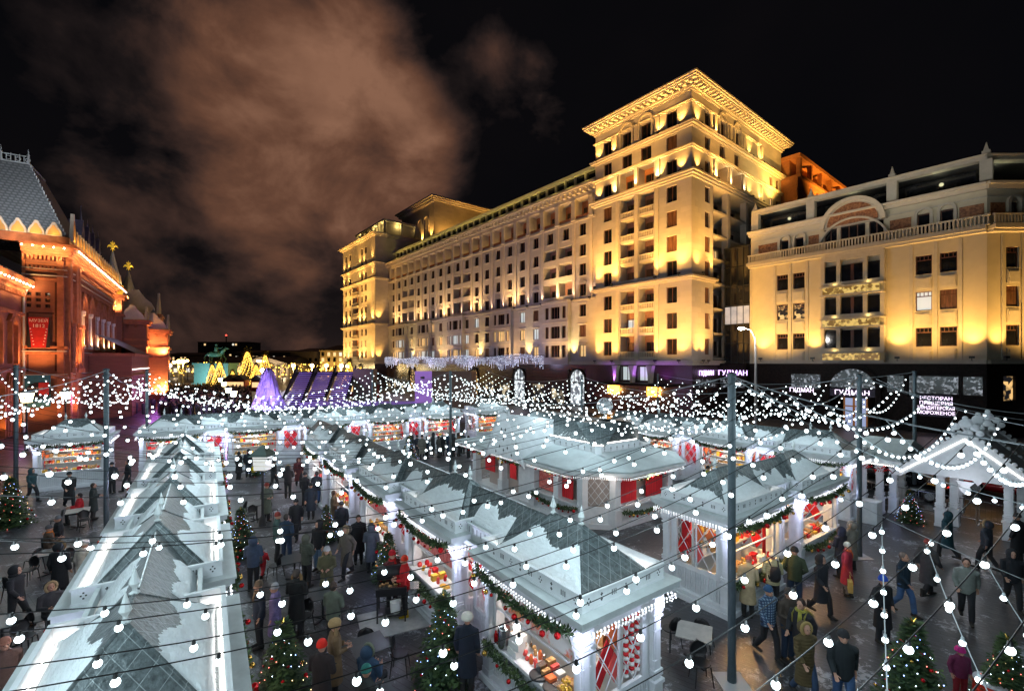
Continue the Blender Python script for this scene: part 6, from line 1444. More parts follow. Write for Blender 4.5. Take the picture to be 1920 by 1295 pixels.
# ------------------------------------------------------------------ gate pavilion on the right
gt = empty('gate_pavilion', (19.7, 19.8, 0), RM, 'white carved gate pavilion with steep fretwork gables and paired square posts', 'gate')
pm_ = column_mesh()
for x, y in ((-3.1, 0), (-2.7, .5), (-.9, 0), (-.55, .55), (1.2, 0), (1.5, .55), (-3.1, 3.4), (-.9, 3.4), (1.2, 3.4)): inst('post', pm_, gt, (x, y, -.2), scale=(1.25, 1.25, 1.1))
def gable(b, y, s=1., ornate=True):
    w, z0, z1 = 2.5*s, 2.25, 4.45
    b.yprism([(-w-.1, z0-.12), (-w+.35, z0-.16), (0, z1-.55), (w-.35, z0-.16), (w+.1, z0-.12), (0, z1)], y-.06, y)
    b.yprism([(-w+.5, z0+.1), (w-.5, z0+.1), (0, z1-.45)], y-.02, y+.02)
    for sgn in (-1, 1):
        for i in range(15): f = i/14; b.ball((sgn*w*(1-f), y-.06, z0+(z1-z0)*f+.05), .085, 6, 4, (1, .3, 1))
    if ornate:
        for x, z, r in ((0, z1+.25, .22), (-.3, z1+.12, .16), (.3, z1+.12, .16), (-.45, z1-.1, .14), (.45, z1-.1, .14), (0, z1+.5, .1)): b.ball((x, y-.03, z), r, 10, 6, (1, .25, 1))
        b.yprism([(-.3, z0+.02), (.3, z0+.02), (.14, z0-.18), (.2, z0-.3), (0, z0-.55), (-.2, z0-.3), (-.14, z0-.18)], y-.06, y)
b = MB(); gable(b, -.55); gable(b, 4.0); gable(b, 1.9, .9, True)
b.build('gable', PAINT, gt)
b = MB(); 
b.add([(-2.5, -.5, 2.2), (-2.5, 4, 2.2), (0, 4, 4.3), (0, -.5, 4.3), (2.5, -.5, 2.2), (2.5, 4, 2.2)], [(0, 3, 2, 1), (3, 4, 5, 2)])
b.box(-5.2, -2.2, -.5, 4, 2.5, 2.72); b.add([(-5.3, -.6, 2.72), (-2.2, -.6, 2.72), (-2.2, 4.1, 2.72), (-5.3, 4.1, 2.72), (-4, 1.7, 3.5), (-2.2, 1.7, 3.5)], [(0, 1, 5, 4), (2, 3, 4, 5), (3, 0, 4)]); b.build('roof', PAINT2, gt)
b = MB()
for sgn in (-1, 1):
    for i in range(46): f = i/45; b.ball((sgn*2.15*(1-f), -.63, 2.3+1.75*f), .026, 5, 4)
for i in range(40): b.ball((-5.2+i*.075, -.56, 2.46), .022, 5, 4)
b.build('light_chain', nosample(mat('warm_chain_led', (1, 1, 1), .5, emit=(1, .95, .88), es=7)), gt)
rc = MB(); rnd = random.Random(12)
for i in range(60): c = Vector((-5.0+i*.045, -.6+rnd.uniform(-.1, .1), 2.3+.08*math.sin(i*.4)-rnd.random()*.12)); rc.tube([c, c+Vector((rnd.uniform(-.15, .15), rnd.uniform(-.05, .05), rnd.uniform(-.12, .1)))], .02, 4)
rc.build('berry_garland', BALR, gt)
for x, y in ((-4, -1.2), (0, -1.5), (0, 1.0)): lamp('gate_light', 'POINT', (x, y, 2.1), 22, (.9, .92, 1), gt, .15)
# behind the gate: fence, cars, box
fb = MB(); fo_ = empty('metal_barrier', gp(1625, 940)+Vector((0, 0, 0)), RM+R(0), 'thin grey metal barrier fence running between the gate posts and the parked cars', 'fence')
fb2 = MB()
for k in range(5):
    x = k*2.1
    fb.tube([(x, 0, 0), (x, 0, 1.05), (x+2.0, 0, 1.05), (x+2.0, 0, 0)], .022, 6); fb.tube([(x, 0, .2), (x+2.0, 0, .2)], .018, 5)
    for i in range(10): fb2.tube([(x+.2+i*.18, 0, .2), (x+.2+i*.18, 0, 1.05)], .006, 4)
    fb.box(x-.03, x+.03, -.25, .25, 0, .03)
fb.build('frame', STEEL, fo_); fb2.build('bars', STEEL, fo_)
q = gp(1627, 977); b = MB(); b.box(-.45, .45, -.35, .35, 0, .95); b.box(-.48, .48, -.38, .38, .95, 1.0); b.box(-.38, .38, -.362, -.35, .1, .88); q = b.build('utility_box', PAINT2, None, loc=q, rz=RM); tag(q, 'grey cabinet box standing left of the gate posts', 'cabinet')
def car(loc, rz, col, label, h=1.45, tail=True):
    o = empty('parked_car', loc, rz, label, 'car', 'cars parked beyond the barrier'); cp = mat('car_paint_'+label[:6].strip().replace(' ', '_'), col, .22, metal=.3, coat=.6)
    Lc, wd = 4.5, .9; z1 = h*.56
    def loft(secs):
        b = MB(); b.sm = True; n = len(secs[0]); vs = [v for s in secs for v in s]; b.add(vs, [(j*n+i, (j+1)*n+i, (j+1)*n+(i+1) % n, j*n+(i+1) % n) for j in range(len(secs)-1) for i in range(n)]+[tuple(range(n)), tuple(reversed(range((len(secs)-1)*n, len(secs)*n)))]); return b
    def sec(x, w, za, zb, r=.12): return [(x, -w+r*.5, za), (x, w-r*.5, za), (x, w, za+r), (x, w, zb-r), (x, w-r*1.3, zb), (x, -w+r*1.3, zb), (x, -w, zb-r), (x, -w, za+r)]
    loft([sec(-2.25, wd*.8, .4, z1*.8), sec(-2.1, wd*.95, .28, z1*.95), sec(-1.2, wd, .22, z1), sec(1, wd, .22, z1*.98), sec(1.9, wd*.95, .25, z1*.86), sec(2.25, wd*.8, .35, z1*.68)]).build('body', cp, o)
    loft([sec(-1.95, wd*.78, z1-.05, z1+.12, .05), sec(-1.45, wd*.8, z1-.05, h-.05, .1), sec(-.2, wd*.8, z1-.05, h, .1), sec(.45, wd*.8, z1-.05, h-.04, .1), sec(1.25, wd*.8, z1-.1, z1+.03, .03)]).build('cabin', M['glass_d'], o)
    b = MB(); b.box(-1.35, .4, -wd*.70, wd*.70, h-.03, h+.015); b.build('roof', cp, o)
    for x in (-1.4, 1.4):
        for s in (-1, 1):
            b = MB(Matrix.Translation((x, s*.84, .33)) @ Matrix.Rotation(R(90), 4, 'X')); b.sm = True; b.lathe((0, 0, -.1), [(.2, -.005), (.33, .0), (.34, .1), (.33, .2), (.2, .205)], 18); w = b.build('wheel', M['black'], o)
            b = MB(Matrix.Translation((x, s*.84, .33)) @ Matrix.Rotation(R(90), 4, 'X')); b.lathe((0, 0, -.108), [(.17, 0), (.2, .216)], 10); b.build('rim', STEEL, w)
    for s in (-1, 1):
        b = MB(); b.box(2.12, 2.27, s*.6-.17, s*.6+.17, z1*.62, z1*.8); b.build('headlight', GLASS, o)
        b = MB(); b.box(-2.27, -2.1, s*.66-.12, s*.66+.12, z1*.68, z1*.92); b.build('tail_light', bpy.data.materials.get('tail_red') or mat('tail_red', (.5, .01, .01), .3, emit=(1, .03, .02), es=3 if tail else .3), o)
    return o
car(Vector((21.5, 25.6, 0)), RM+R(8), (.008, .009, .012), 'glossy black estate car behind the left posts of the gate', 1.6); car(Vector((27.6, 25.2, 0)), RM+R(4), (.42, .008, .012), 'dark red car behind the right post of the gate', 1.45)
car(Vector((19.0, 30.8, 0)), RM+R(6), (.02, .022, .028), 'dark blue car farther back, left of the gate', 1.45)

# ------------------------------------------------------------------ fir trees with fairy lights
FC = [firmesh('crown', 1.9, .75, 190, .16, s, [GRNM, GRNL])[0] for s in (11, 12)]
LB = nosample(mat('fairy_blue', (1, 1, 1), .5, emit=(.28, .42, 1), es=9)); LW = nosample(mat('fairy_cool', (1, 1, 1), .5, emit=(.7, .85, 1), es=8)); LR = nosample(mat('fairy_red', (1, 1, 1), .5, emit=(1, .15, .1), es=5)); LO = nosample(mat('fairy_warm', (1, 1, 1), .5, emit=(1, .7, .3), es=5))
FD = [dotsmesh(1.9, .78, 95, .0105, [LB, LW, LB, LR], 21), dotsmesh(1.9, .78, 90, .0105, [LW, LO, LB, LR], 22)]
tk = MB(); tk.lathe((0, 0, 0), [(.05, 0), (.045, .3), (.01, 1.8)], 6); TK = tk.mesh('trunk', bpy.data.materials['bark'])
pt = MB(); pt.lathe((0, 0, 0), [(.18, 0), (.22, .18), (.23, .2)], 12); PT = pt.mesh('pot', M['dark'])
star = MB(); 
for k in range(6): a = k*math.pi/3; star.tube([(0, 0, 0), (.11*math.cos(a), 0, .11*math.sin(a))], [.02, .004], 4)
STAR = star.mesh('star', BALG)
def fir(p, s, lb, k=0, nb=16):
    o = empty('christmas_tree', p, random.random()*6, lb, 'christmas tree', 'fir trees with baubles and fairy lights'); o.scale = (s, s, s)
    inst('crown', FC[k], o); inst('trunk', TK, o); inst('fairy_lights', FD[k], o); inst('pot', PT, o); inst('star', STAR, o, (0, 0, 1.93)); rnd = random.Random(int(p.x*100))
    for i in range(nb):
        u = .08+.84*(i+.5)/nb; a = i*2.4+rnd.random(); r = .75*(1-u)**.85; inst('bauble', BAUB[0 if rnd.random() < .7 else 1], o, (r*math.cos(a), r*math.sin(a), .1+1.75*u-.1*r), scale=rnd.uniform(.03, .05))
    lamp('fairy_glow', 'POINT', (.5, -.5, 1.0), 2.5, (.4, .5, 1), o, .3)
FIRS = [(gp(833, 1268), .98, 'fir with baubles at the corner between the first and second middle stalls', 0, 22), (gp(1712, 1345), 1.02, 'large fir with blue fairy lights and straw star at the bottom right', 0, 30), (gp(1888, 1345), .85, 'fir half cut off at the bottom right corner', 1, 20),
 (gp(530, 1330), .95, 'fir standing at the aisle side of the first left row stall', 1, 20), (gp(452, 1040), .9, 'fir by the aisle side of the second left row stall', 0, 16), (gp(728, 1085), .8, 'fir behind the barbecue beside the middle row', 1, 16), (gp(612, 1012), .72, 'fir next to the woman with the orange bag', 0, 14),
 (gp(483, 890), .8, 'blue lit fir before the fifth back row stall', 0, 12), (gp(20, 985), 1.1, 'broad fir glowing yellow and blue at the left picture edge', 1, 22), (gp(767, 880), 1.15, 'blue white lit fir left of the dark group', 0, 14), (gp(1706, 978), .75, 'small fairy lit fir under the gate pavilion', 0, 8)]
for a in FIRS: fir(*a)
# ------------------------------------------------------------------ poles and light strings
POLEM = mat('grey_steel_pole', (.07, .095, .11), .5, metal=.3, var=.15, vs=6)
def pole(x, y, h, lb, r=.085, plate=True):
    o = empty('light_pole', (x, y, 0), 0, lb, 'pole', 'steel poles carrying the light strings')
    b = MB(); b.lathe((0, 0, 0), [(r*1.15, 0), (r*1.1, .4), (r, .45), (r, h)], 12); b.lathe((0, 0, h-.25), [(r*1.5, 0), (r*1.5, .06)], 10); b.lathe((0, 0, h), [(r*1.25, 0), (r*1.25, .05), (.02, .09)], 10); b.build('shaft', POLEM, o)
    if plate: b = MB(); b.box(-.32, .32, -.32, .32, 0, .025); b.build('base_plate', mat('plate', (.4, .4, .4), .6) if 'plate' not in bpy.data.materials else bpy.data.materials['plate'], o)
    return o
P1 = Vector((-16.1, 18.2, 7.0)); P2 = Vector((5.03, 10.5, 7.0)); P3 = Vector((-4.1, 30.6, 6.7)); P4 = Vector((13.1, 17.3, 6.8)); P5 = Vector((-12.8, 42, 6.7)); P6 = Vector((5.6, 36.8, 6.2)); P7 = Vector((-23.8, 29.9, 6.8)); P8 = Vector((-29.2, 27, 7.1)); P9 = Vector((-9.3, 3.9, 6.9)); P10 = Vector((-32, 41, 6.6)); P11 = Vector((21.5, 24.5, 6.8)); P12 = Vector((14, 44, 6.2))
for p, lb in ((P1, 'grey pole rising beside the left row of stalls'), (P2, 'tall dark pole in front of the golden goods stall'), (P3, 'grey pole among the tables behind the middle row'), (P4, 'grey pole beside the ornament stall near the gate'), (P5, 'thin pole right of the violet ice hill stairs'), (P6, 'thin far pole behind the central pavilion'), (P7, 'short looking far pole in front of the red tower'), (P8, 'dark green pole in front of the museum poster'), (P11, 'pole behind the gate pavilion'), (P12, 'far pole by the road below the arched window')):
    pole(p.x, p.y, p.z, lb, .11 if p is P8 else .085)
pole(6.3, -1.5, 7.0, 'pole behind the viewer carrying the near light strings'); pole(-9.3, 3.9, 6.9, 'pole just outside the left edge carrying the near light strings'); pole(-7.2, -8.5, 6.9, 'pole far outside the left edge behind the viewer')
WIRE = mat('black_wire', (.012, .012, .014), .55); WIREG = mat('grey_wire', (.30, .33, .35), .5, metal=.4)
BULB = mat('white_bulb', (1, 1, 1), .4, emit=(.84, .97, 1.0), es=5)
BULB.cycles.emission_sampling = 'NONE'
bb = MB(); bb.sm = True; bb.ball((0, 0, -.062), .030, 16, 10); bulbN = bb.mesh('bulb', BULB)
bb = MB(); bb.sm = True; bb.ball((0, 0, -.065), .037, 6, 4); bulbF = bb.mesh('bulb', BULB)
DEAD = mat('unlit_bulb', (.75, .6, .25), .2)
def para(A, B, sag, u): p = A.lerp(B, u); p.z -= 4*sag*u*(1-u); return p
rs = random.Random(77); NB = 0
def cable(A, B, sag, lb, r=.012, m=None):
    b = MB(); b.tube([para(A, B, sag, i/24) for i in range(25)], r, 5); q = b.build('support_cable', m or WIREG); tag(q, lb, 'cable', 'support cables between the poles'); return q
def string(A, B, sag, sp, lb, grp, near=False, wire=None, tmax=1.0):
    global NB
    L_s = (B-A).length; n = max(4, int(L_s/(sp*.72))); b = MB(); k = 28
    ph = rs.random(); f = .5+rs.random()*.5
    b.tube([para(A, B, sag, i/k) for i in range(k+1)], .0055 if near else .0045, 4, False)
    pts = []
    for i in range(n):
        u = (i+ph)/n
        if u <= .005 or u >= .995: continue
        p = para(A, B, sag, u); pts.append(p)
        b.lathe((p.x, p.y, p.z-.038), [(.013, 0), (.017, .015), (.013, .042)], 6)
    o = b.build('light_string', wire or WIRE); tag(o, lb, 'light string', grp)
    for i, p in enumerate(pts):
        q = inst('bulb', bulbN if near else bulbF, o, p-Vector((0, 0, .0)), rs.random()*6)
        NB += 1
    c = para(A, B, sag, .5); 
    for u in (.25, .75):
        c = para(A, B, sag, u); lamp('string_glow', 'POINT', (c.x, c.y, c.z-.16), n*.5*.72*BULBW, (.72, .93, 1), o, .5)
    return o
BULBW = 3.5
def field(A0, A1, sa, B0, B1, sb, n, sag, sp, where, near=False, t0=.04, t1=.98, cab=(True, True), wire=None):
    if cab[0]: cable(A0, A1, sa, 'support cable on the left side of the strings %s' % where)
    if cab[1]: cable(B0, B1, sb, 'support cable on the right side of the strings %s' % where)
    for i in range(n):
        u = t0+(t1-t0)*i/(n-1); A = para(A0, A1, sa, min(1, max(0, u+rs.uniform(-.006, .006)))); B = para(B0, B1, sb, min(1, max(0, u+rs.uniform(-.006, .006))))
        string(A, B, sag*rs.uniform(.85, 1.2), sp, '%s light string from the near end %s' % (ORD[n-1-i], where), 'light strings '+where, near, wire)
N1 = Vector((6.3, -1.5, 7.0)); L1 = Vector((-7.2, -8.5, 6.9))
field(P9, L1, .5, P2, N1, .6, 16, 1.5, .85, 'crossing over the near roofs', True, .03, .56)
field(P1, P9, .5, P3, P2, 1.3, 20, 1.25, .9, 'spanning the market aisle')
field(P7, P1, .7, P5, P3, .8, 15, 1.7, .72, 'above the back row')
field(P3, P2, .8, P6, P4, 1.0, 19, 1.5, .66, 'above the central pavilion', cab=(False, True), t0=.02, t1=.93)
field(P5, P3, .8, Vector((-3, 54, 6.4)), P6, .8, 13, 1.7, .62, 'at the far side below the hotel', cab=(False, True))
field(P8, Vector((-22, 13.5, 6.9)), .8, P1, P9, .5, 10, 1.2, 1.1, 'at the left picture edge', cab=(True, False), t0=.05, t1=.75)
field(P10, P8, .8, P7, P1, .7, 9, 1.4, 1.15, 'in front of the museum', cab=(True, False))
field(P6, P4, 1.0, P12, P11, .8, 15, 1.6, .72, 'between the pavilion and the gate', cab=(False, True))
field(P2, N1, .6, Vector((13.5, 17.0, 6.7)), Vector((14, 4, 6.8)), 1.2, 6, .9, .62, 'hanging over the right square', True, .06, .5, cab=(False, True), wire=WIREG)
cable(P2, P4, .9, 'sagging cable joining the tall dark pole and the gate pole'); cable(P4, Vector((22, 12, 6.8)), 1.2, 'cable running right from the gate pole')
string(P4, Vector((19, 9.5, 6.4)), 1.1, .6, 'light string from the gate pole towards the right edge', 'light strings over the right square', True, WIREG)
string(P2, Vector((12, 3.2, 6.4)), 1.7, .42, 'thick sagging light string from the tall dark pole to the right edge', 'light strings over the right square', True, WIREG)
string(Vector((5.5, 8.0, 5.1)), Vector((9, 3.4, 3.9)), .25, 1.5, 'straight grey light string slanting down to the lower right', 'light strings over the right square', True, WIREG)
for i, (a, c) in enumerate(((Vector((5.4, 6.7, 4.95)), Vector((3.2, 3.9, 4.3))), (Vector((5.6, 6.2, 4.85)), Vector((4.0, 3.6, 4.2))), (Vector((5.9, 5.7, 4.8)), Vector((4.7, 3.4, 4.2))), (Vector((6.0, 5.3, 4.75)), Vector((5.6, 3.4, 4.2))))):
    string(a, c, .12, .62, '%s short string dropping towards the viewer from the sagging thick string' % ORD[i], 'short strings dropping at the lower right', True, WIREG)

# ------------------------------------------------------------------ people
def evalmesh(name, b, voxel, smooth=4, mats=None, shrink=None):
    o = inst(name+'_tmp', b.mesh(name, mats or [PAINT])); m = o.modifiers.new('r', 'REMESH'); m.mode = 'VOXEL'; m.voxel_size = voxel
    if smooth: s = o.modifiers.new('s', 'SMOOTH'); s.iterations = smooth; s.factor = .5
    dg = bpy.context.evaluated_depsgraph_get(); me = bpy.data.meshes.new_from_object(o.evaluated_get(dg)); me.name = name
    me.materials.clear(); me.materials.append((mats or [PAINT])[0]); me.polygons.foreach_set('use_smooth', [True]*len(me.polygons)); me.polygons.foreach_set('material_index', [0]*len(me.polygons)); me.update()
    bpy.data.objects.remove(o); return me
SKIN = mat('skin', (.50, .27, .19), .5, var=.08, vs=9); 
def joints(pose):
    J = dict(hip=Vector((0, 0, .93)), tilt=0., al=[(.19, 0, 1.42), (.25, .04, 1.14), (.25, -.05, .90)], ar=None, ll=[(.09, 0, .92), (.10, -.01, .50), (.10, .02, .09)], lr=None)
    if pose == 'fwd': J['al'] = [(.19, 0, 1.42), (.25, -.02, 1.15), (.10, -.25, 1.13)]
    if pose == 'walk':
        J['al'] = [(.19, 0, 1.42), (.24, .14, 1.18), (.23, .10, .93)]; J['ar'] = [(-.19, 0, 1.42), (-.24, -.05, 1.16), (-.2, -.22, .97)]
        J['ll'] = [(.09, 0, .92), (.09, -.17, .53), (.09, -.22, .09)]; J['lr'] = [(-.09, 0, .92), (-.09, .05, .50), (-.09, .30, .15)]
    if pose == 'pocket': J['al'] = [(.19, 0, 1.42), (.29, .06, 1.16), (.17, -.12, .98)]; J['ll'] = [(.09, 0, .92), (.12, -.02, .5), (.13, .0, .09)]
    if pose == 'lean': J['tilt'] = .65; J['al'] = [(.19, 0, 1.42), (.24, -.1, 1.16), (.15, -.33, 1.22)]
    if pose == 'sit':
        J['hip'] = Vector((0, 0, .50)); J['al'] = [(.19, 0, 1.42), (.25, -.06, 1.15), (.1, -.32, 1.17)]; J['ll'] = [(.09, 0, .5), (.12, -.43, .50), (.12, -.40, .09)]
    return J
def tx(J):
    dz = J['hip'].z-.93; c = Vector((0, 0, .93)); Rm = Matrix.Rotation(J['tilt'], 3, 'X')
    def f(p): return Rm @ (Vector(p)-c)+c+Vector((0, 0, dz))
    return f
def mirror(pts): return [(-p[0], p[1], p[2]) for p in pts]
def build_pose(pose):
    J = joints(pose); f = tx(J); A = [J['al'], J['ar'] or mirror(J['al'])]; Lg = [J['ll'], J['lr'] or mirror(J['ll'])]; out = {}
    def arm(b, k, r): b.tube([f((0.8*A[k][0][0], 0, 1.43)), f(A[k][0]), f(A[k][1]), f(A[k][2])], [r[0]*.9, r[0], r[1], r[2]], 10)
    # body
    b = MB(); b.tube([f((0, 0, z)) for z in (.86, .95, 1.08, 1.25, 1.38, 1.46, 1.5)], [(.15, .10), (.16, .11), (.135, .10), (.155, .115), (.165, .105), (.12, .08), (.06, .06)], 14)
    b.tube([f((0, 0, 1.44)), f((0, -.01, 1.55)), f((0, -.015, 1.6))], [.058, .053, .05], 10)
    hd = f((0, -.018, 1.645)); b.ball(hd, .115, 14, 10, (.70, .86, 1.02)); b.ball(hd+Vector((0, -.045, -.055)), .062, 10, 8, (.9, .9, .95))
    b.tube([hd+Vector((0, -.085, .02)), hd+Vector((0, -.118, -.022)), hd+Vector((0, -.09, -.03))], [.012, .018, .012], 6)
    for s in (-1, 1): b.ball(hd+Vector((s*.08, .005, -.01)), .028, 8, 5, (.4, .8, 1.1))
    b.tube([hd+Vector((-.028, -.1, -.062)), hd+Vector((.028, -.1, -.062))], .009, 6)
    for k in (0, 1):
        arm(b, k, (.05, .04, .028)); w = f(A[k][2]); e = f(A[k][1]); d = (w-e).normalized(); s = 1 if k == 0 else -1
        sd = d.cross(Vector((0, 1, 0))); sd = (sd.normalized() if sd.length > .1 else Vector((1, 0, 0))); nn = d.cross(sd).normalized()
        b.tube([w, w+d*.04, w+d*.085], [(.028, .02), (.04, .018), (.036, .015)], 8)
        for i, (o_, ln) in enumerate(((-.031, .062), (-.0105, .072), (.0105, .068), (.031, .052))):
            c = w+d*.08+sd*o_; b.tube([c, c+d*ln*.55+nn*.008, c+d*ln*.9+nn*.024], [.0098, .0092, .008], 6)
        c = w+d*.03-sd*.03*s; b.tube([c, c+d*.03-sd*.035*s+nn*.01, c+d*.065-sd*.04*s+nn*.02], [.012, .011, .009], 6)
    for k in (0, 1):
        b.tube([f((Lg[k][0][0], 0, .96)) if pose != 'sit' else Vector(Lg[k][0]), Vector(Lg[k][0]) if pose == 'sit' else Vector(Lg[k][0]), Vector(Lg[k][1]), Vector(Lg[k][2])], [.085, .09, .058, .04], 10)
        a = Vector(Lg[k][2]); b.tube([a+Vector((0, .06, -.045)), a+Vector((0, -.05, -.04)), a+Vector((0, -.17, -.055))], [(.035, .035), (.042, .035), (.03, .02)], 8)
    out['body'] = evalmesh('body', b, .0085, 2, [SKIN])
    # coats
    for key, zh, rh in (('short', .80, (.195, .15)), ('long', .42, (.235, .19))):
        b = MB(); top = [f((0, 0, z)) for z in (1.02, 1.22, 1.38, 1.46, 1.53)]; rt = [(.19, .145), (.20, .155), (.205, .14), (.165, .115), (.085, .085)]
        if pose == 'sit': lowp = [Vector((0, -.12, .44)), Vector((0, -.04, .5)), f((0, 0, .95))]; lr = [(.2, .12), (.21, .17), (.19, .15)]
        else:
            h = f((0, 0, .93)); lowp = [Vector((0, 0, zh)), Vector((0, 0, .5*(zh+h.z))), h]; lr = [rh, tuple((x+y)/2 for x, y in zip(rh, (.195, .15))), (.195, .15)]
        b.tube(lowp+top, lr+rt, 18)
        for k in (0, 1):
            e, w = f(A[k][1]), f(A[k][2]); b.tube([f((.6*A[k][0][0], 0, 1.42)), f(A[k][0])+Vector((0, 0, -.01)), e, w-(w-e).normalized()*.02], [.085, .085, .068, .055], 12)
        b.tube([f((0, .01, 1.47)), f((0, -.0, 1.545))], [.1, .082], 12)
        out[key] = evalmesh('coat', b, .014, 3)
    b = MB()
    for k in (0, 1):
        q = Lg[k]; b.tube([Vector(q[0])+Vector((0, 0, .03)), Vector(q[0]), Vector(q[1]), Vector(q[2])+Vector((0, 0, .02))], [.10, .108, .078, .068], 12)
    b.ball(J['hip']+Vector((0, 0, -.02)), .15, 12, 8, (1.05, .8, .7)); out['trousers'] = evalmesh('trousers', b, .014, 3)
    b = MB()
    for k in (0, 1):
        a = Vector(Lg[k][2]); b.tube([a+Vector((0, .01, .16)), a+Vector((0, .02, .0)), a+Vector((0, .03, -.03))], [.062, .058, .055], 10); b.tube([a+Vector((0, .08, -.045)), a+Vector((0, -.04, -.04)), a+Vector((0, -.2, -.055))], [(.045, .045), (.052, .045), (.04, .03)], 10)
    out['boots'] = evalmesh('boots', b, .014, 2); out['head'] = hd; out['f'] = f; out['A'] = A
    # head wear (head frame)
    return out
POSES = {p: build_pose(p) for p in ('stand', 'fwd', 'walk', 'pocket', 'lean', 'sit')}
def cap_mesh(kind):
    b = MB(); b.sm = True
    if kind == 'beanie':
        b.lathe((0, .012, 0), [(.098, .015), (.103, .05), (.098, .085), (.075, .125), (.04, .148), (.005, .152)], 16); b.lathe((0, .012, 0), [(.1, .005), (.11, .012), (.11, .05), (.1, .057)], 16)
    if kind == 'fur':
        b.lathe((0, .012, 0), [(.09, 0), (.135, .02), (.145, .07), (.12, .13), (.06, .165), (.005, .17)], 16)
    if kind == 'hair':
        b.ball((0, .028, .02), .118, 14, 9, (.80, .88, 1.02)); 
    if kind == 'longhair':
        b.ball((0, .028, .02), .12, 14, 9, (.85, .9, 1.02)); b.tube([(0, .05, .04), (0, .075, -.08), (0, .06, -.2)], [(.09, .07), (.1, .05), (.07, .03)], 10)
    if kind == 'hood':
        b.ball((0, .055, .0), .15, 16, 10, (.92, .92, 1.05)); b.tube([(0, .05, -.05), (0, .05, -.16)], [.12, .13], 12)
    if kind == 'furhood':
        b.ball((0, .075, -.01), .145, 16, 10, (.95, .9, 1.0)); 
    return b
HAT = {}
for k in ('beanie', 'fur', 'hair', 'longhair', 'hood', 'furhood'): HAT[k] = cap_mesh(k).mesh('hat' if k not in ('hair', 'longhair') else 'hair', PAINT)
b = MB(); b.sm = True; rnd = random.Random(1)
b.tube([(.115*math.cos(t), -.015, -.0+.135*math.sin(t)) for t in [q*math.pi/8 for q in range(17)]], .036, 8)
for i in range(90):
    t = rnd.random()*6.28; c = Vector((.115*math.cos(t), -.015, .135*math.sin(t))); v = Vector((rnd.gauss(0, 1), rnd.gauss(0, 1), rnd.gauss(0, 1))).normalized()*.065; p = v.cross(Vector((.3, .5, .8))).normalized()*.012; b.add([c-p, c+v, c+p], [(0, 1, 2)])
FUR = b.mesh('fur_trim', PAINT)
b = MB(); b.sm = True; b.ball((0, 0, 0), 1, 10, 7); BALLM = b.mesh('pompom', PAINT)
b = MB()
for s in (-1, 1): b.ball((s*.032, -.093, .012), .011, 6, 4)
EYE = b.mesh('eyes', mat('eye', (.03, .02, .02), .3)); 
b = MB(); b.sm = True; b.tube([(.085*math.cos(t), .0+.08*math.sin(t), -.135+.01*math.sin(3*t)) for t in [q*math.pi/6 for q in range(13)]], .035, 8); b.tube([(.03, -.09, -.14), (.05, -.13, -.25), (.04, -.14, -.38)], [(.035, .02), (.045, .018), (.045, .012)], 8); SCARF = b.mesh('scarf', PAINT)
b = MB(); b.sm = True; b.tube([(0, .22, 1.42), (0, .27, 1.3), (0, .27, 1.08), (0, .22, .98)], [(.11, .06), (.15, .09), (.15, .09), (.12, .05)], 12); 
for s in (-1, 1): b.tube([(s*.1, .2, 1.42), (s*.13, .02, 1.52), (s*.14, -.13, 1.4), (s*.15, -.1, 1.2), (s*.14, .2, 1.02)], .02, 5)
BACKPACK = b.mesh('backpack', PAINT)
b = MB(); b.box(-.16, .16, -.06, .06, -.34, 0); b.tube([(-.09, 0, 0), (-.07, 0, .14), (.07, 0, .14), (.09, 0, 0)], .01, 5); BAG = b.mesh('carrier_bag', PAINT)
CLO = {}
def cloth(c, kind='plain'):
    k = (tuple(round(x, 3) for x in c), kind)
    if k not in CLO:
        m = mat('cloth_%d' % len(CLO), c, .85, var=.18, vs=7, bump=.25, bs=60)
        if kind != 'plain':
            t = m.node_tree; P = t.nodes['Principled BSDF']; tc = t.nodes.new('ShaderNodeTexCoord'); w = t.nodes.new('ShaderNodeTexWave'); w.bands_direction = 'Z'; w.inputs['Scale'].default_value = 4.5 if kind == 'puffer' else 5; w.inputs['Distortion'].default_value = 1.2 if kind == 'puffer' else 0
            t.links.new(tc.outputs['Object'], w.inputs['Vector'])
            if kind == 'puffer':
                bp = t.nodes.new('ShaderNodeBump'); bp.inputs['Strength'].default_value = .5; bp.inputs['Distance'].default_value = .012; t.links.new(w.outputs['Fac'], bp.inputs['Height']); t.links.new(bp.outputs[0], P.inputs['Normal'])
            else:
                w2 = t.nodes.new('ShaderNodeTexWave'); w2.bands_direction = 'X'; w2.inputs['Scale'].default_value = 5; t.links.new(tc.outputs['Object'], w2.inputs['Vector'])
                a = t.nodes.new('ShaderNodeMath'); a.operation = 'MULTIPLY'; t.links.new(w.outputs['Fac'], a.inputs[0]); t.links.new(w2.outputs['Fac'], a.inputs[1]); mx = t.nodes.new('ShaderNodeMixRGB'); t.links.new(a.outputs[0], mx.inputs[0]); mx.inputs[1].default_value = (*c, 1); mx.inputs[2].default_value = (.30, .42, .55, 1); t.links.new(mx.outputs[0], P.inputs['Base Color'])
        CLO[k] = m
    return CLO[k]
DK = (.018, .019, .023)
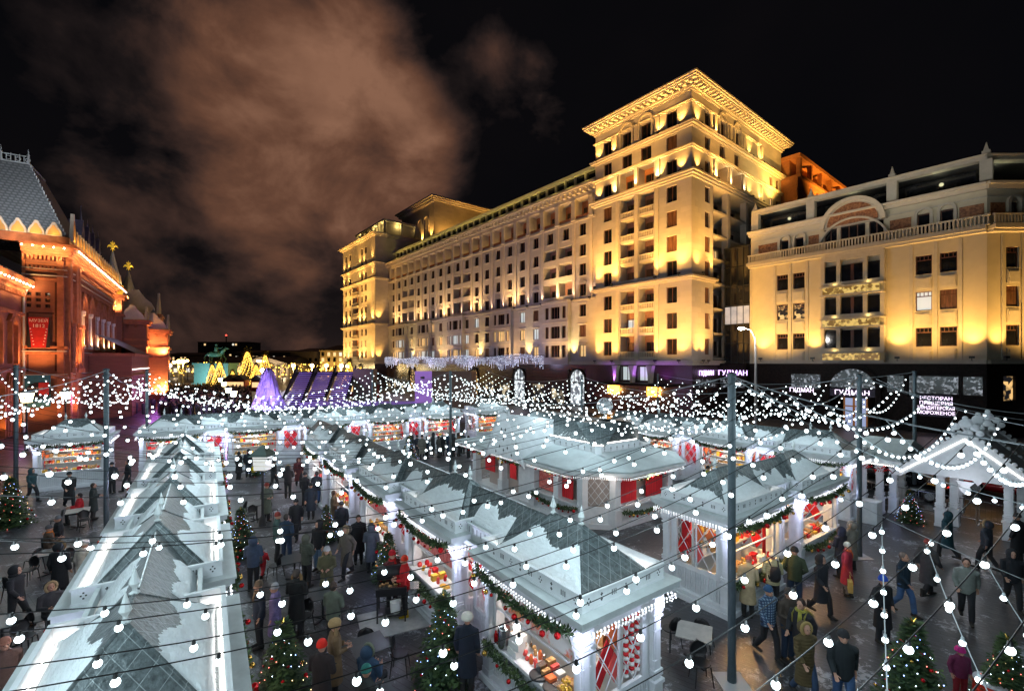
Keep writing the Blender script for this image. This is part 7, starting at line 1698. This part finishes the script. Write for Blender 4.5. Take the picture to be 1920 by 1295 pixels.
def person(px, py, face, pose, coat, lb, h=1.74, hat=None, hatc=DK, legs=DK, long=False, kind='plain', fur=None, scarf=None, bag=None, pack=None, pom=None, boots=(.02, .018, .016), ztop=None, at=None, z0=0.0, grp='visitors to the market'):
    """px, py = top of the head in the photograph; face = heading in degrees, 0 towards the viewer, 90 towards the right"""
    P = POSES[pose]; s = h/1.76
    if at is None:
        zt = z0+(P['head'].z+.13)*s; p = gp(px, py, zt); p.z = z0
    else: p = Vector(at)
    rz = R(face)
    o = empty('person', p, rz, lb, 'person', grp); o.scale = (s, s, s)
    if h < 1.3: o.scale = (s*1.12, s*1.12, s)
    inst('body', P['body'], o); inst('coat', P['long' if long else 'short'], o, mat=cloth(coat, kind)); inst('trousers', P['trousers'], o, mat=cloth(legs)); inst('boots', P['boots'], o, mat=cloth(boots))
    hd = P['head']; rx = joints(pose)['tilt']
    def H_(nm, me, m_, sc=1.0, off=(0, 0, 0)): return inst(nm, me, o, hd+Vector(off), mat=m_, scale=sc*(1.25 if h < 1.3 else 1), rot=(rx*.5, 0, 0))
    inst('eyes', EYE, o, hd)
    if hat in ('beanie', 'fur'): H_('hat', HAT[hat], cloth(hatc)); 
    if hat in ('hair', 'longhair'): H_('hair', HAT[hat], cloth(hatc))
    if hat in ('hood', 'furhood'): H_('hood', HAT[hat], cloth(hatc if hat == 'hood' else coat))
    if hat == 'furhood': H_('fur_trim', FUR, cloth(fur or (.35, .25, .14)))
    elif fur: H_('fur_trim', FUR, cloth(fur), 1.05, (0, .02, -.12))
    if pom: H_('pompom', BALLM, cloth(pom), .045, (0, .01, .17))
    if scarf: H_('scarf', SCARF, cloth(scarf))
    if pack: inst('backpack', BACKPACK, o, mat=cloth(pack))
    if bag:
        w = P['f'](P['A'][1][2]); q = inst('carrier_bag', BAG, None, p+Matrix.Rotation(rz, 3, 'Z') @ (Vector((w.x-.05, w.y, w.z-.25))*s), rz, mat=cloth(bag)); tag(q, 'bag in the hand of the '+' '.join(lb.split(',')[0].split()[:10]), 'bag')
    return o
NAVY = (.015, .03, .06); TEAL = (.012, .05, .065)
# right side
person(1440, 1097, 15, 'walk', (.02, .05, .12), 'man in a blue plaid jacket and cap walking towards the viewer', 1.76, 'beanie', (.03, .09, .2), kind='plaid', legs=DK)
person(1478, 1102, 10, 'fwd', (.06, .045, .035), 'man in a dark brown jacket and knitted cap just behind the plaid jacket', 1.76, 'beanie', (.07, .05, .045), legs=NAVY)
person(1502, 1122, -60, 'walk', DK, 'dark clad man with mustard green scarf behind the fur hooded woman', 1.72, 'hair', (.03, .02, .015), scarf=(.35, .32, .05), pack=(.2, .18, .03))
person(1510, 1166, 5, 'walk', (.085, .06, .022), 'blond woman in a brown puffer with tan fur hood', 1.68, 'furhood', fur=(.38, .27, .10), kind='puffer', long=True, legs=(.03, .06, .12))
person(1581, 1180, -20, 'walk', (.014, .020, .024), 'man in a black leather jacket and cap with blue jeans', 1.78, 'beanie', DK, legs=(.04, .09, .20))
person(1490, 1025, 150, 'pocket', (.045, .062, .03), 'man in an olive green jacket standing with his back to the viewer', 1.77, 'beanie', DK, legs=(.03, .05, .10))
person(1449, 1034, 165, 'fwd', (.50, .46, .26), 'woman in a pale yellow puffer with dark backpack and white bobble hat', 1.7, 'beanie', (.7, .66, .6), kind='puffer', pack=DK, pom=(.75, .7, .62), legs=DK)
person(1402, 1052, 150, 'lean', (.42, .33, .19), 'person in a beige coat bending into the golden stall', 1.72, 'beanie', (.45, .08, .07), long=True, legs=DK)
person(1588, 1016, 60, 'stand', (.30, .02, .04), 'woman in a crimson coat with orange scarf and white hat', 1.66, 'beanie', (.62, .62, .55), long=True, scarf=(.7, .12, .03), bag=(.45, .33, .10), legs=(.2, .18, .17))
person(1576, 987, 200, 'fwd', (.02, .02, .03), 'dark coated person leaning to the ornament stall behind the crimson coat', 1.72, 'hood', (.02, .025, .05), long=True)
person(1596, 978, 190, 'fwd', (.20, .19, .16), 'person in a grey fur collared coat at the far end of the ornament stall', 1.68, 'furhood', fur=(.4, .36, .3), long=True)
person(1694, 1035, 25, 'walk', (.008, .025, .045), 'man in a dark navy jacket striding with jeans', 1.78, 'hair', (.15, .11, .09), legs=(.05, .12, .28))
person(1655, 1078, 10, 'pocket', (.010, .011, .014), 'person in a long black coat with bright blue hat', 1.74, 'beanie', (.02, .09, .55), long=True)
person(1776, 958, 200, 'walk', TEAL, 'hurrying person in a teal coat by the gate posts', 1.74, 'hood', TEAL, long=True)
person(1812, 1046, -40, 'walk', (.20, .22, .20), 'person in a pale grey vest with black sleeves and trousers', 1.76, 'hair', (.03, .02, .02), legs=DK)
person(1908, 962, 190, 'stand', (.012, .012, .015), 'tall person in black at the right edge behind the gate post', 1.8, 'beanie', DK, long=True)
person(1898, 1030, -30, 'walk', (.014, .016, .022), 'hooded person in black near the right edge, nearer than the one by the post', 1.74, 'hood', DK)
c_ = person(1800, 1213, -10, 'stand', (.16, .02, .07), 'small child in a maroon jacket with a magenta striped bobble hat', 1.12, 'beanie', (.55, .02, .22), pom=(.6, .55, .55), legs=(.3, .02, .03))
dr = c_.location+Vector((.28, -.42, 0)); b = MB(); b.sm = False; b.lathe((0, 0, 0), [(.26, 0), (.32, .3), (.30, .66)], 24); b.k = 1; b.lathe((0, 0, .66), [(.31, 0), (.31, .03), (.28, .035), (.0, .036)], 24); q = b.build('toy_drum', [mat('red_drum', (.6, .03, .015), .4), mat('drum_skin', (.62, .62, .66), .4)], None, loc=dr); tag(q, 'big red toy drum with a pale round top beside the child', 'drum')
for a in ((1327, 873, 30, 'fwd', (.33, .32, .04), 'person in a yellow green jacket at the rear right row, left of the dark group'), (1347, 876, 10, 'fwd', DK, 'dark person with fur hood at the rear right row'), (1368, 880, 200, 'stand', (.03, .03, .04), 'person in dark blue at the rear right row, rightmost of three')): person(*a, 1.72, 'furhood' if 'fur' in a[5] else 'beanie', DK)
# aisle
person(876, 1150, 170, 'stand', (.008, .014, .028), 'woman in a long midnight blue coat with white fur hat in the foreground', 1.72, 'fur', (.75, .72, .62), long=True)
person(603, 1199, 170, 'fwd', (.022, .016, .018), 'person in a dark jacket with glowing red hat at the bottom of the aisle', 1.72, 'beanie', (.75, .02, .01), long=True)
person(627, 1162, 120, 'fwd', (.16, .10, .05), 'person in a brown coat with tan fur hat at the near black table', 1.70, 'fur', (.42, .28, .13), fur=(.3, .2, .1), long=True)
person(690, 1208, 160, 'sit', (.02, .05, .10), 'seated person in a blue jacket with blue and yellow hood', 1.72, 'furhood', fur=(.15, .17, .12))
person(686, 1246, 150, 'sit', (.025, .03, .03), 'seated person in dark grey with a green knitted hat, nearest the camera', 1.72, 'beanie', (.02, .16, .14))
person(556, 1066, 175, 'fwd', (.010, .011, .012), 'tall person in a long black coat with brown fur collar, back turned', 1.80, 'hair', (.05, .04, .035), fur=(.28, .17, .07), long=True)
person(516, 1093, -75, 'stand', (.17, .13, .28), 'woman in a lilac down coat and grey hat facing the left stalls', 1.64, 'beanie', (.33, .34, .36), kind='puffer', long=True)
person(486, 1088, -50, 'stand', (.018, .028, .05), 'woman in navy with brown knitted hat and glasses next to the lilac coat', 1.70, 'beanie', (.13, .09, .06), legs=DK, scarf=(.12, .08, .05))
person(492, 1026, 180, 'walk', (.55, .02, .03), 'small child in a red snowsuit running in the aisle', 1.03, 'beanie', (.2, .2, .2), legs=(.4, .02, .03), pack=(.1, .1, .1))
person(537, 963, 170, 'pocket', (.014, .035, .07), 'broad man in navy jacket and trousers seen from behind at a table', 1.78, 'hair', (.05, .04, .035), legs=(.02, .04, .09))
person(575, 1001, 160, 'fwd', (.06, .07, .055), 'person in an olive grey puffer leaning at the aisle table', 1.72, 'hood', (.07, .08, .06), kind='puffer', legs=DK)
person(597, 975, -20, 'stand', (.011, .011, .014), 'young person in black hooded jacket and light jeans', 1.76, 'hood', DK, legs=(.10, .17, .27))
person(613, 1024, 10, 'fwd', (.09, .085, .045), 'woman in an olive parka with fur hood and grey hat eating', 1.68, 'beanie', (.42, .42, .45), fur=(.28, .2, .11), long=True)
person(626, 919, 100, 'fwd', (.10, .065, .035), 'woman in a brown coat holding an orange bag at the third middle stall', 1.70, 'longhair', (.07, .035, .02), long=True, legs=DK, bag=(.75, .2, .03))
person(672, 965, 20, 'stand', (.010, .011, .014), 'person in a long black coat left of the grey puffer', 1.74, 'hair', (.05, .04, .03), long=True)
person(696, 981, 190, 'fwd', (.065, .075, .09), 'person in a grey down jacket at the second middle stall', 1.68, 'hood', (.07, .08, .095), kind='puffer', long=True)
person(735, 1031, 40, 'fwd', (.10, .02, .02), 'cook in dark red with red hat behind the barbecue', 1.74, 'beanie', (.5, .01, .02), scarf=(.5, .01, .01))
person(759, 1041, -70, 'fwd', (.55, .015, .02), 'cook in a bright red jacket and red hat tending the barbecue', 1.74, 'beanie', (.65, .04, .01), legs=(.015, .015, .018), boots=(.65, .42, .01))
person(594, 883, 185, 'stand', (.018, .02, .028), 'person in a dark coat and jeans, back turned, beyond the fir in the aisle', 1.74, 'hair', (.04, .03, .03), legs=(.03, .07, .16))
person(572, 885, 160, 'fwd', (.012, .013, .016), 'person in black standing left of the one in jeans', 1.70, 'beanie', DK, legs=DK)
person(448, 846, 160, 'stand', (.010, .010, .012), 'person in black by the fourth back row stall, left of a pair', 1.74, 'hair', (.03, .03, .03), long=True)
person(466, 842, 200, 'stand', (.014, .018, .028), 'person with a bright yellow bag, right of a pair at the back row', 1.76, 'beanie', DK, bag=(.85, .6, .01), legs=NAVY)
person(513, 862, 90, 'walk', (.02, .025, .03), 'person crossing the far end of the aisle beside the lantern', 1.72, 'beanie', DK)
rnd = random.Random(31)
grpc = [(.012, .014, .02), (.02, .03, .045), (.16, .15, .13), (.014, .03, .06), (.03, .03, .035), (.05, .045, .04), (.012, .012, .014), (.01, .04, .08), (.02, .02, .02), (.13, .06, .025), (.03, .045, .05), (.02, .02, .03)]
wh = ['at its left end', 'second from its left end', 'in a pale grey coat near its middle', 'in deep blue, left of the middle', 'in charcoal at the middle', 'in taupe right of the middle', 'in black right of the taupe coat', 'in bright navy and jeans by the pole', 'in black just past the pole', 'in brown under the warm bulb', 'in slate blue at the far right', 'at its right end']
for i in range(12): person(773+i*9.6+rnd.uniform(-1.5, 1.5), 811+rnd.uniform(-3, 7), rnd.uniform(0, 360), rnd.choice(['stand', 'fwd', 'pocket']), grpc[i], 'person of the dark far group, %s' % wh[i], rnd.uniform(1.66, 1.82), rnd.choice(['beanie', 'hair', 'hood']), rnd.choice([DK, (.05, .03, .02), (.2, .2, .2)]), legs=(.02, .06, .14) if i == 7 else DK, long=i % 2 == 0, grp='people crowding at the far stalls')
EX = [(583, 905, 20, 'stand', (.02, .03, .05), 'person in dark blue right beside the pair near the aisle fir'), (604, 868, 140, 'fwd', (.05, .04, .05), 'person at the fourth middle stall counter'), (560, 858, 30, 'walk', (.09, .02, .02), 'person in dark red walking towards the viewer at the aisle end'), (540, 872, 200, 'fwd', (.02, .02, .025), 'person in black just right of the aisle lantern'), (500, 905, 60, 'fwd', (.04, .05, .06), 'person beside the lantern table'), (640, 940, 200, 'stand', (.02, .022, .03), 'person in black next to the orange bag woman'),
      (655, 900, 190, 'fwd', (.03, .02, .02), 'brown haired person close to the third middle stall'), (475, 1005, 190, 'fwd', (.02, .03, .06), 'person in a muted coat by the left row fir'), (650, 985, -30, 'walk', (.03, .035, .04), 'person walking alone between the two aisle firs'), (520, 960, 120, 'fwd', (.05, .10, .09), 'teal person at the broad navy man\'s table'), (555, 935, 10, 'walk', (.015, .015, .018), 'person in black in the aisle middle behind the navy man'), (625, 1090, 170, 'fwd', (.02, .03, .04), 'person standing at the right of the long table'),
      (1540, 1040, 20, 'walk', (.02, .022, .03), 'person in black between the olive jacket and the crimson coat'), (1850, 975, 200, 'walk', (.03, .035, .05), 'slate person walking under the gate gable'), (1740, 1010, 100, 'walk', (.05, .05, .055), 'grey person crossing towards the gate'), (300, 868, 30, 'stand', (.02, .02, .03), 'dark person at the left edge of the left row roofs'), (175, 905, 120, 'fwd', (.02, .03, .03), 'dark person at the counter of the red and white toys'), (30, 1060, 100, 'walk', (.02, .02, .025), 'person in black at the left edge among the chairs'), (95, 1090, 60, 'sit', (.03, .03, .035), 'seated person in charcoal at the nearest left table')]
COLS = [(.05, .08, .14), (.12, .10, .08), (.20, .03, .03), (.07, .075, .085), (.10, .12, .09), (.16, .13, .10), (.03, .07, .10)]
for k, a in enumerate(EX):
    if k in (1, 4, 6, 7, 8, 11): a = a[:4]+(COLS[k % 7],)+(a[5],)
    person(*a, 1.66+.03*(k % 5), ['beanie', 'hair', 'hood', 'furhood', 'beanie'][k % 5], [DK, (.06, .04, .03), (.25, .25, .27), (.02, .03, .05), (.3, .05, .04)][k % 5] if k % 5 != 2 else a[4], long=k % 2 == 0)
# left
person(157, 1013, 175, 'stand', (.66, .60, .50), 'woman in a cream white coat and white beret, back turned', 1.68, 'fur', (.72, .66, .58), long=True, legs=(.3, .25, .2))
person(112, 1016, 190, 'stand', (.010, .012, .016), 'person in black with a brown fur hood left of the cream coat', 1.76, 'furhood', fur=(.22, .13, .06), long=True)
person(91, 984, 150, 'sit', (.10, .06, .04), 'seated person with orange scarf at the left tables', 1.7, 'beanie', (.10, .10, .11), scarf=(.6, .16, .02))
person(110, 966, -30, 'sit', DK, 'seated person in black bending over food at the left tables', 1.74, 'beanie', (.15, .15, .16))
person(149, 924, -40, 'sit', (.50, .012, .02), 'seated person in a bright red down jacket behind a table', 1.76, 'hair', (.03, .02, .02), kind='puffer')
person(210, 866, 10, 'stand', (.02, .022, .03), 'person standing alone right of the left pole by the back row', 1.74, 'beanie', DK)
person(240, 862, -60, 'walk', (.012, .014, .02), 'person with a pale bag walking past the second back row stall', 1.74, 'hair', DK, bag=(.6, .6, .6))
person(60, 878, 90, 'walk', (.015, .05, .06), 'person in teal hurrying past the curtained back row stall', 1.74, 'hood', TEAL)
person(130, 884, 60, 'walk', (.014, .014, .018), 'dark person walking before the toys of the back row', 1.8, 'beanie', DK, long=True)
person(243, 913, 150, 'fwd', (.03, .02, .02), 'person with a red hat half hidden by the left row roofs', 1.74, 'beanie', (.45, .03, .02))
person(8, 1195, 60, 'walk', (.10, .06, .05), 'person in reddish brown at the lower left corner', 1.74, 'beanie', (.35, .15, .1), legs=NAVY)
for i, (px, py) in enumerate(((905, 815), (890, 822))): pass

# ------------------------------------------------------------------ tables, chairs, barbecue, lantern
def table_mesh():
    t = MB(); t.box(-.4, .4, -.4, .4, .73, .755); t.box(-.36, .36, -.36, .36, .715, .73)
    l = MB(); l.lathe((0, 0, .03), [(.03, 0), (.03, .685)], 8)
    f = MB(); 
    for a in (45, -45): T = Matrix.Rotation(R(a), 4, 'Z'); f.T = T; f.box(-.34, .34, -.03, .03, 0.0 if a > 0 else .001, .035 if a > 0 else .036)
    return t.mesh('table_top', mat('slate_table', (.055, .065, .07), .3, var=.2)), l.mesh('leg', M['black']), f.mesh('foot', M['black'])
TT = table_mesh(); TPALE = mat('frosted_table', (.38, .36, .33), .4, var=.2)
def table(x, y, rz, lb, pale=False):
    o = empty('cafe_table', (x, y, 0), R(rz), lb, 'table', 'square outdoor cafe tables'); inst('table_top', TT[0], o, mat=TPALE if pale else TT[0].materials[0]); inst('leg', TT[1], o); inst('foot', TT[2], o); return o
s_ = MB(); s_.sm = False; s_.lathe((0, 0, .44), [(.0, 0), (.20, 0), (.21, .012), (.2, .03), (0, .032)], 14); CS = s_.mesh('seat', M['black'])
s_ = MB(); s_.sm = True
vs = []; fs = []
for j in range(7):
    for i in range(9):
        u = -1+2*i/8; v = j/6; w = .205*math.sqrt(max(0.0, 1-(v*1.6-.6)**2))*(1 if v > .37 else (.75+.25*v/.37)); vs.append((u*w, .19+.05*v-.06*u*u, .50+.36*v))
for k in (0, .014): 
    n = len(vs) if k == 0 else 63
vs2 = [(x, y+.014, z) for x, y, z in vs]
q1 = [(j*9+i, j*9+i+1, (j+1)*9+i+1, (j+1)*9+i) for j in range(6) for i in range(8)]; q2 = [tuple(reversed([k+63 for k in f])) for f in q1]
rim = [i for i in range(9)]+[j*9+8 for j in range(1, 7)]+[54+i for i in range(7, -1, -1)]+[j*9 for j in range(5, 0, -1)]
q3 = [(rim[i], rim[(i+1) % len(rim)], rim[(i+1) % len(rim)]+63, rim[i]+63) for i in range(len(rim))]
s_.add(vs+vs2, q1+q2+q3); CBK = s_.mesh('backrest', M['black'])
CLG = {}
for sx in (-1, 1):
    for sy in (-1, 1):
        s_ = MB(); s_.tube([(sx*.16, sy*.15, .44), (sx*.21, sy*.2, 0)], [.016, .011], 6)
        if sy == 1: s_.tube([(sx*.16, .15, .44), (sx*.17, .19, .56)], .013, 6)
        CLG[sx, sy] = s_.mesh('leg', M['black'])
def chair(x, y, rz, lb):
    o = empty('cafe_chair', (x, y, 0), R(rz), lb, 'chair', 'black plastic cafe chairs'); inst('seat', CS, o); inst('backrest', CBK, o)
    for k in CLG.values(): inst('leg', k, o)
TB = [(4.45, 11.2, -25, 'pale frosted table with three chairs beside the tall pole', True), (-3.35, 10.7, 35, 'dark table of the fur hatted person in the aisle', False), (-5.4, 13.1, 30, 'dark table behind the tall black coated person', False), (-7.3, 15.4, 30, 'dark table between the olive puffer and the navy man', False), (-2.7, 9.0, 35, 'dark table cut by the bottom edge of the aisle', False),
      (-11.9, 21.4, 30, 'empty table halfway up the aisle by the lantern', False), (-19.3, 20.4, 40, 'table of the seated person in red', True), (-16.0, 15.9, 30, 'table with food at the left under the strings', False), (-15.6, 13.4, 30, 'dark table near the cream coated woman', False), (-12.9, 11.6, 30, 'dark table at the lower left', False), (-5.0, 27.2, 30, 'pale table at the foot of the pole behind the middle row', True), (-3.4, 25.6, 20, 'pale table left of the central pavilion', True), (-10.3, 24.0, 20, 'table at the far end of the aisle', False)]
for t_ in TB: table(*t_)
CHS = []
def around(t_, angs, words):
    for a, w in zip(angs, words):
        d = Vector((math.sin(R(a)), -math.cos(R(a)), 0))*.72; chair(t_[0]+d.x, t_[1]+d.y, a+180+random.uniform(-12, 12)+180, '%s chair at the %s' % (w, t_[3].split(' with three')[0]))
around(TB[0], (-150, 140, -10), ('left rear', 'right rear', 'near side')); around(TB[1], (100, -160), ('right hand', 'far side')); around(TB[2], (60, -20), ('right', 'near')); around(TB[3], (-100, 170), ('left', 'far')); around(TB[4], (60,), ('right',))
around(TB[5], (-90, 10, 90), ('left', 'near', 'right')); around(TB[6], (-60, 60), ('left', 'right')); around(TB[7], (-100, 100, 0), ('left', 'right', 'near')); around(TB[8], (-80, -20, 150), ('left', 'near', 'far')); around(TB[9], (80, 160), ('right', 'far')); around(TB[10], (0, 120), ('near', 'far')); around(TB[12], (0, 90), ('near', 'right'))
gq = gp(735, 1160); gb_ = empty('barbecue', gq, R(10), 'black barbecue with open lid and meat on the grate in front of the red cook', 'barbecue')
b = MB(); b.box(-.42, .42, -.26, .26, .78, .98); b.build('fire_box', M['black'], gb_); b = MB(); b.box(-.38, .38, -.22, .22, .985, 1.0); b.build('grate', STEEL, gb_)
b = MB(); b.yprism([(-.42, 0), (.42, 0), (.42, .1), (.42, .28), (-.42, .28)], .26, .32); b.T = None; 
b2 = MB(); b2.T = Matrix.Translation((0, .27, 1.0)) @ Matrix.Rotation(R(-12), 4, 'X'); b2.sm = True; b2.tube([(-.43, .05, .2), (.43, .05, .2)], [(.2, .2), (.2, .2)], 14); b2.build('lid', M['black'], gb_)
for i, (x, y) in enumerate(((-.38, -.22), (.38, -.22), (-.38, .22), (.38, .22))): b = MB(); b.box(x-.02, x+.02, y-.02, y+.02, 0, .78); b.build('leg', M['black'], gb_)
b = MB(); b.box(-.4, .4, -.24, .24, .2, .22); b.build('shelf', M['black'], gb_); b = MB(); b.box(.42, .75, -.24, .24, .9, .92); b.build('side_tray', STEEL, gb_)
b = MB(); rnd = random.Random(3)
for i in range(14): b.ball((-.32+.05*i, rnd.uniform(-.14, .14), 1.02), .035, 6, 4, (1, 1.5, .5))
q = b.build('grilled_meat', BROWNG, None, loc=gq, rz=R(10)); tag(q, 'pieces of meat grilling on the black barbecue', 'food', kind='stuff')
b = MB(); b.box(-.9, .9, -.7, .7, 0.005, .03); q = b.build('floor_sheet', mat('pale_board', (.42, .42, .40), .7, var=.2, vs=4), None, loc=gq+Vector((.05, -.1, 0)), rz=R(25)); tag(q, 'pale board lying under the black barbecue', 'board')
b = MB(); b.lathe((0, 0, 0), [(.14, 0), (.16, .3), (.05, .36)], 10); q = b.build('waste_sack', WHITEP, None, loc=gq+Vector((.1, .0, .22))); tag(q, 'white plastic sack on the shelf of the barbecue', 'sack')
lo_ = gp(524, 940); o = empty('lantern_post', Vector((-11.2, 20.6, 0)), 0, 'dark green roofed lantern post standing in the middle of the aisle', 'lantern')
b = MB(); b.lathe((0, 0, 0), [(.16, 0), (.12, .3), (.06, .5), (.05, 2.5)], 10); b.build('post', M['dark'], o)
b = MB(); b.frustum((0, 0), .36, .42, 2.5, 3.15, 4); b.build('lamp_glass', mat('milky_glass', (.7, .7, .66), .4, emit=(1, .95, .9), es=.5), o); b = MB(); b.frustum((0, 0), .62, .03, 3.15, 3.62, 4); b.build('cap', mat('green_tin', (.03, .06, .05), .5), o)
b = MB(); b.frustum((0, 0), .12, .01, 0, .5, 10); q = b.build('red_cone', RED, None, loc=(-10.8, 21.6, 2.3)); bpy.data.objects.remove(q)
print('BULBS', NB)
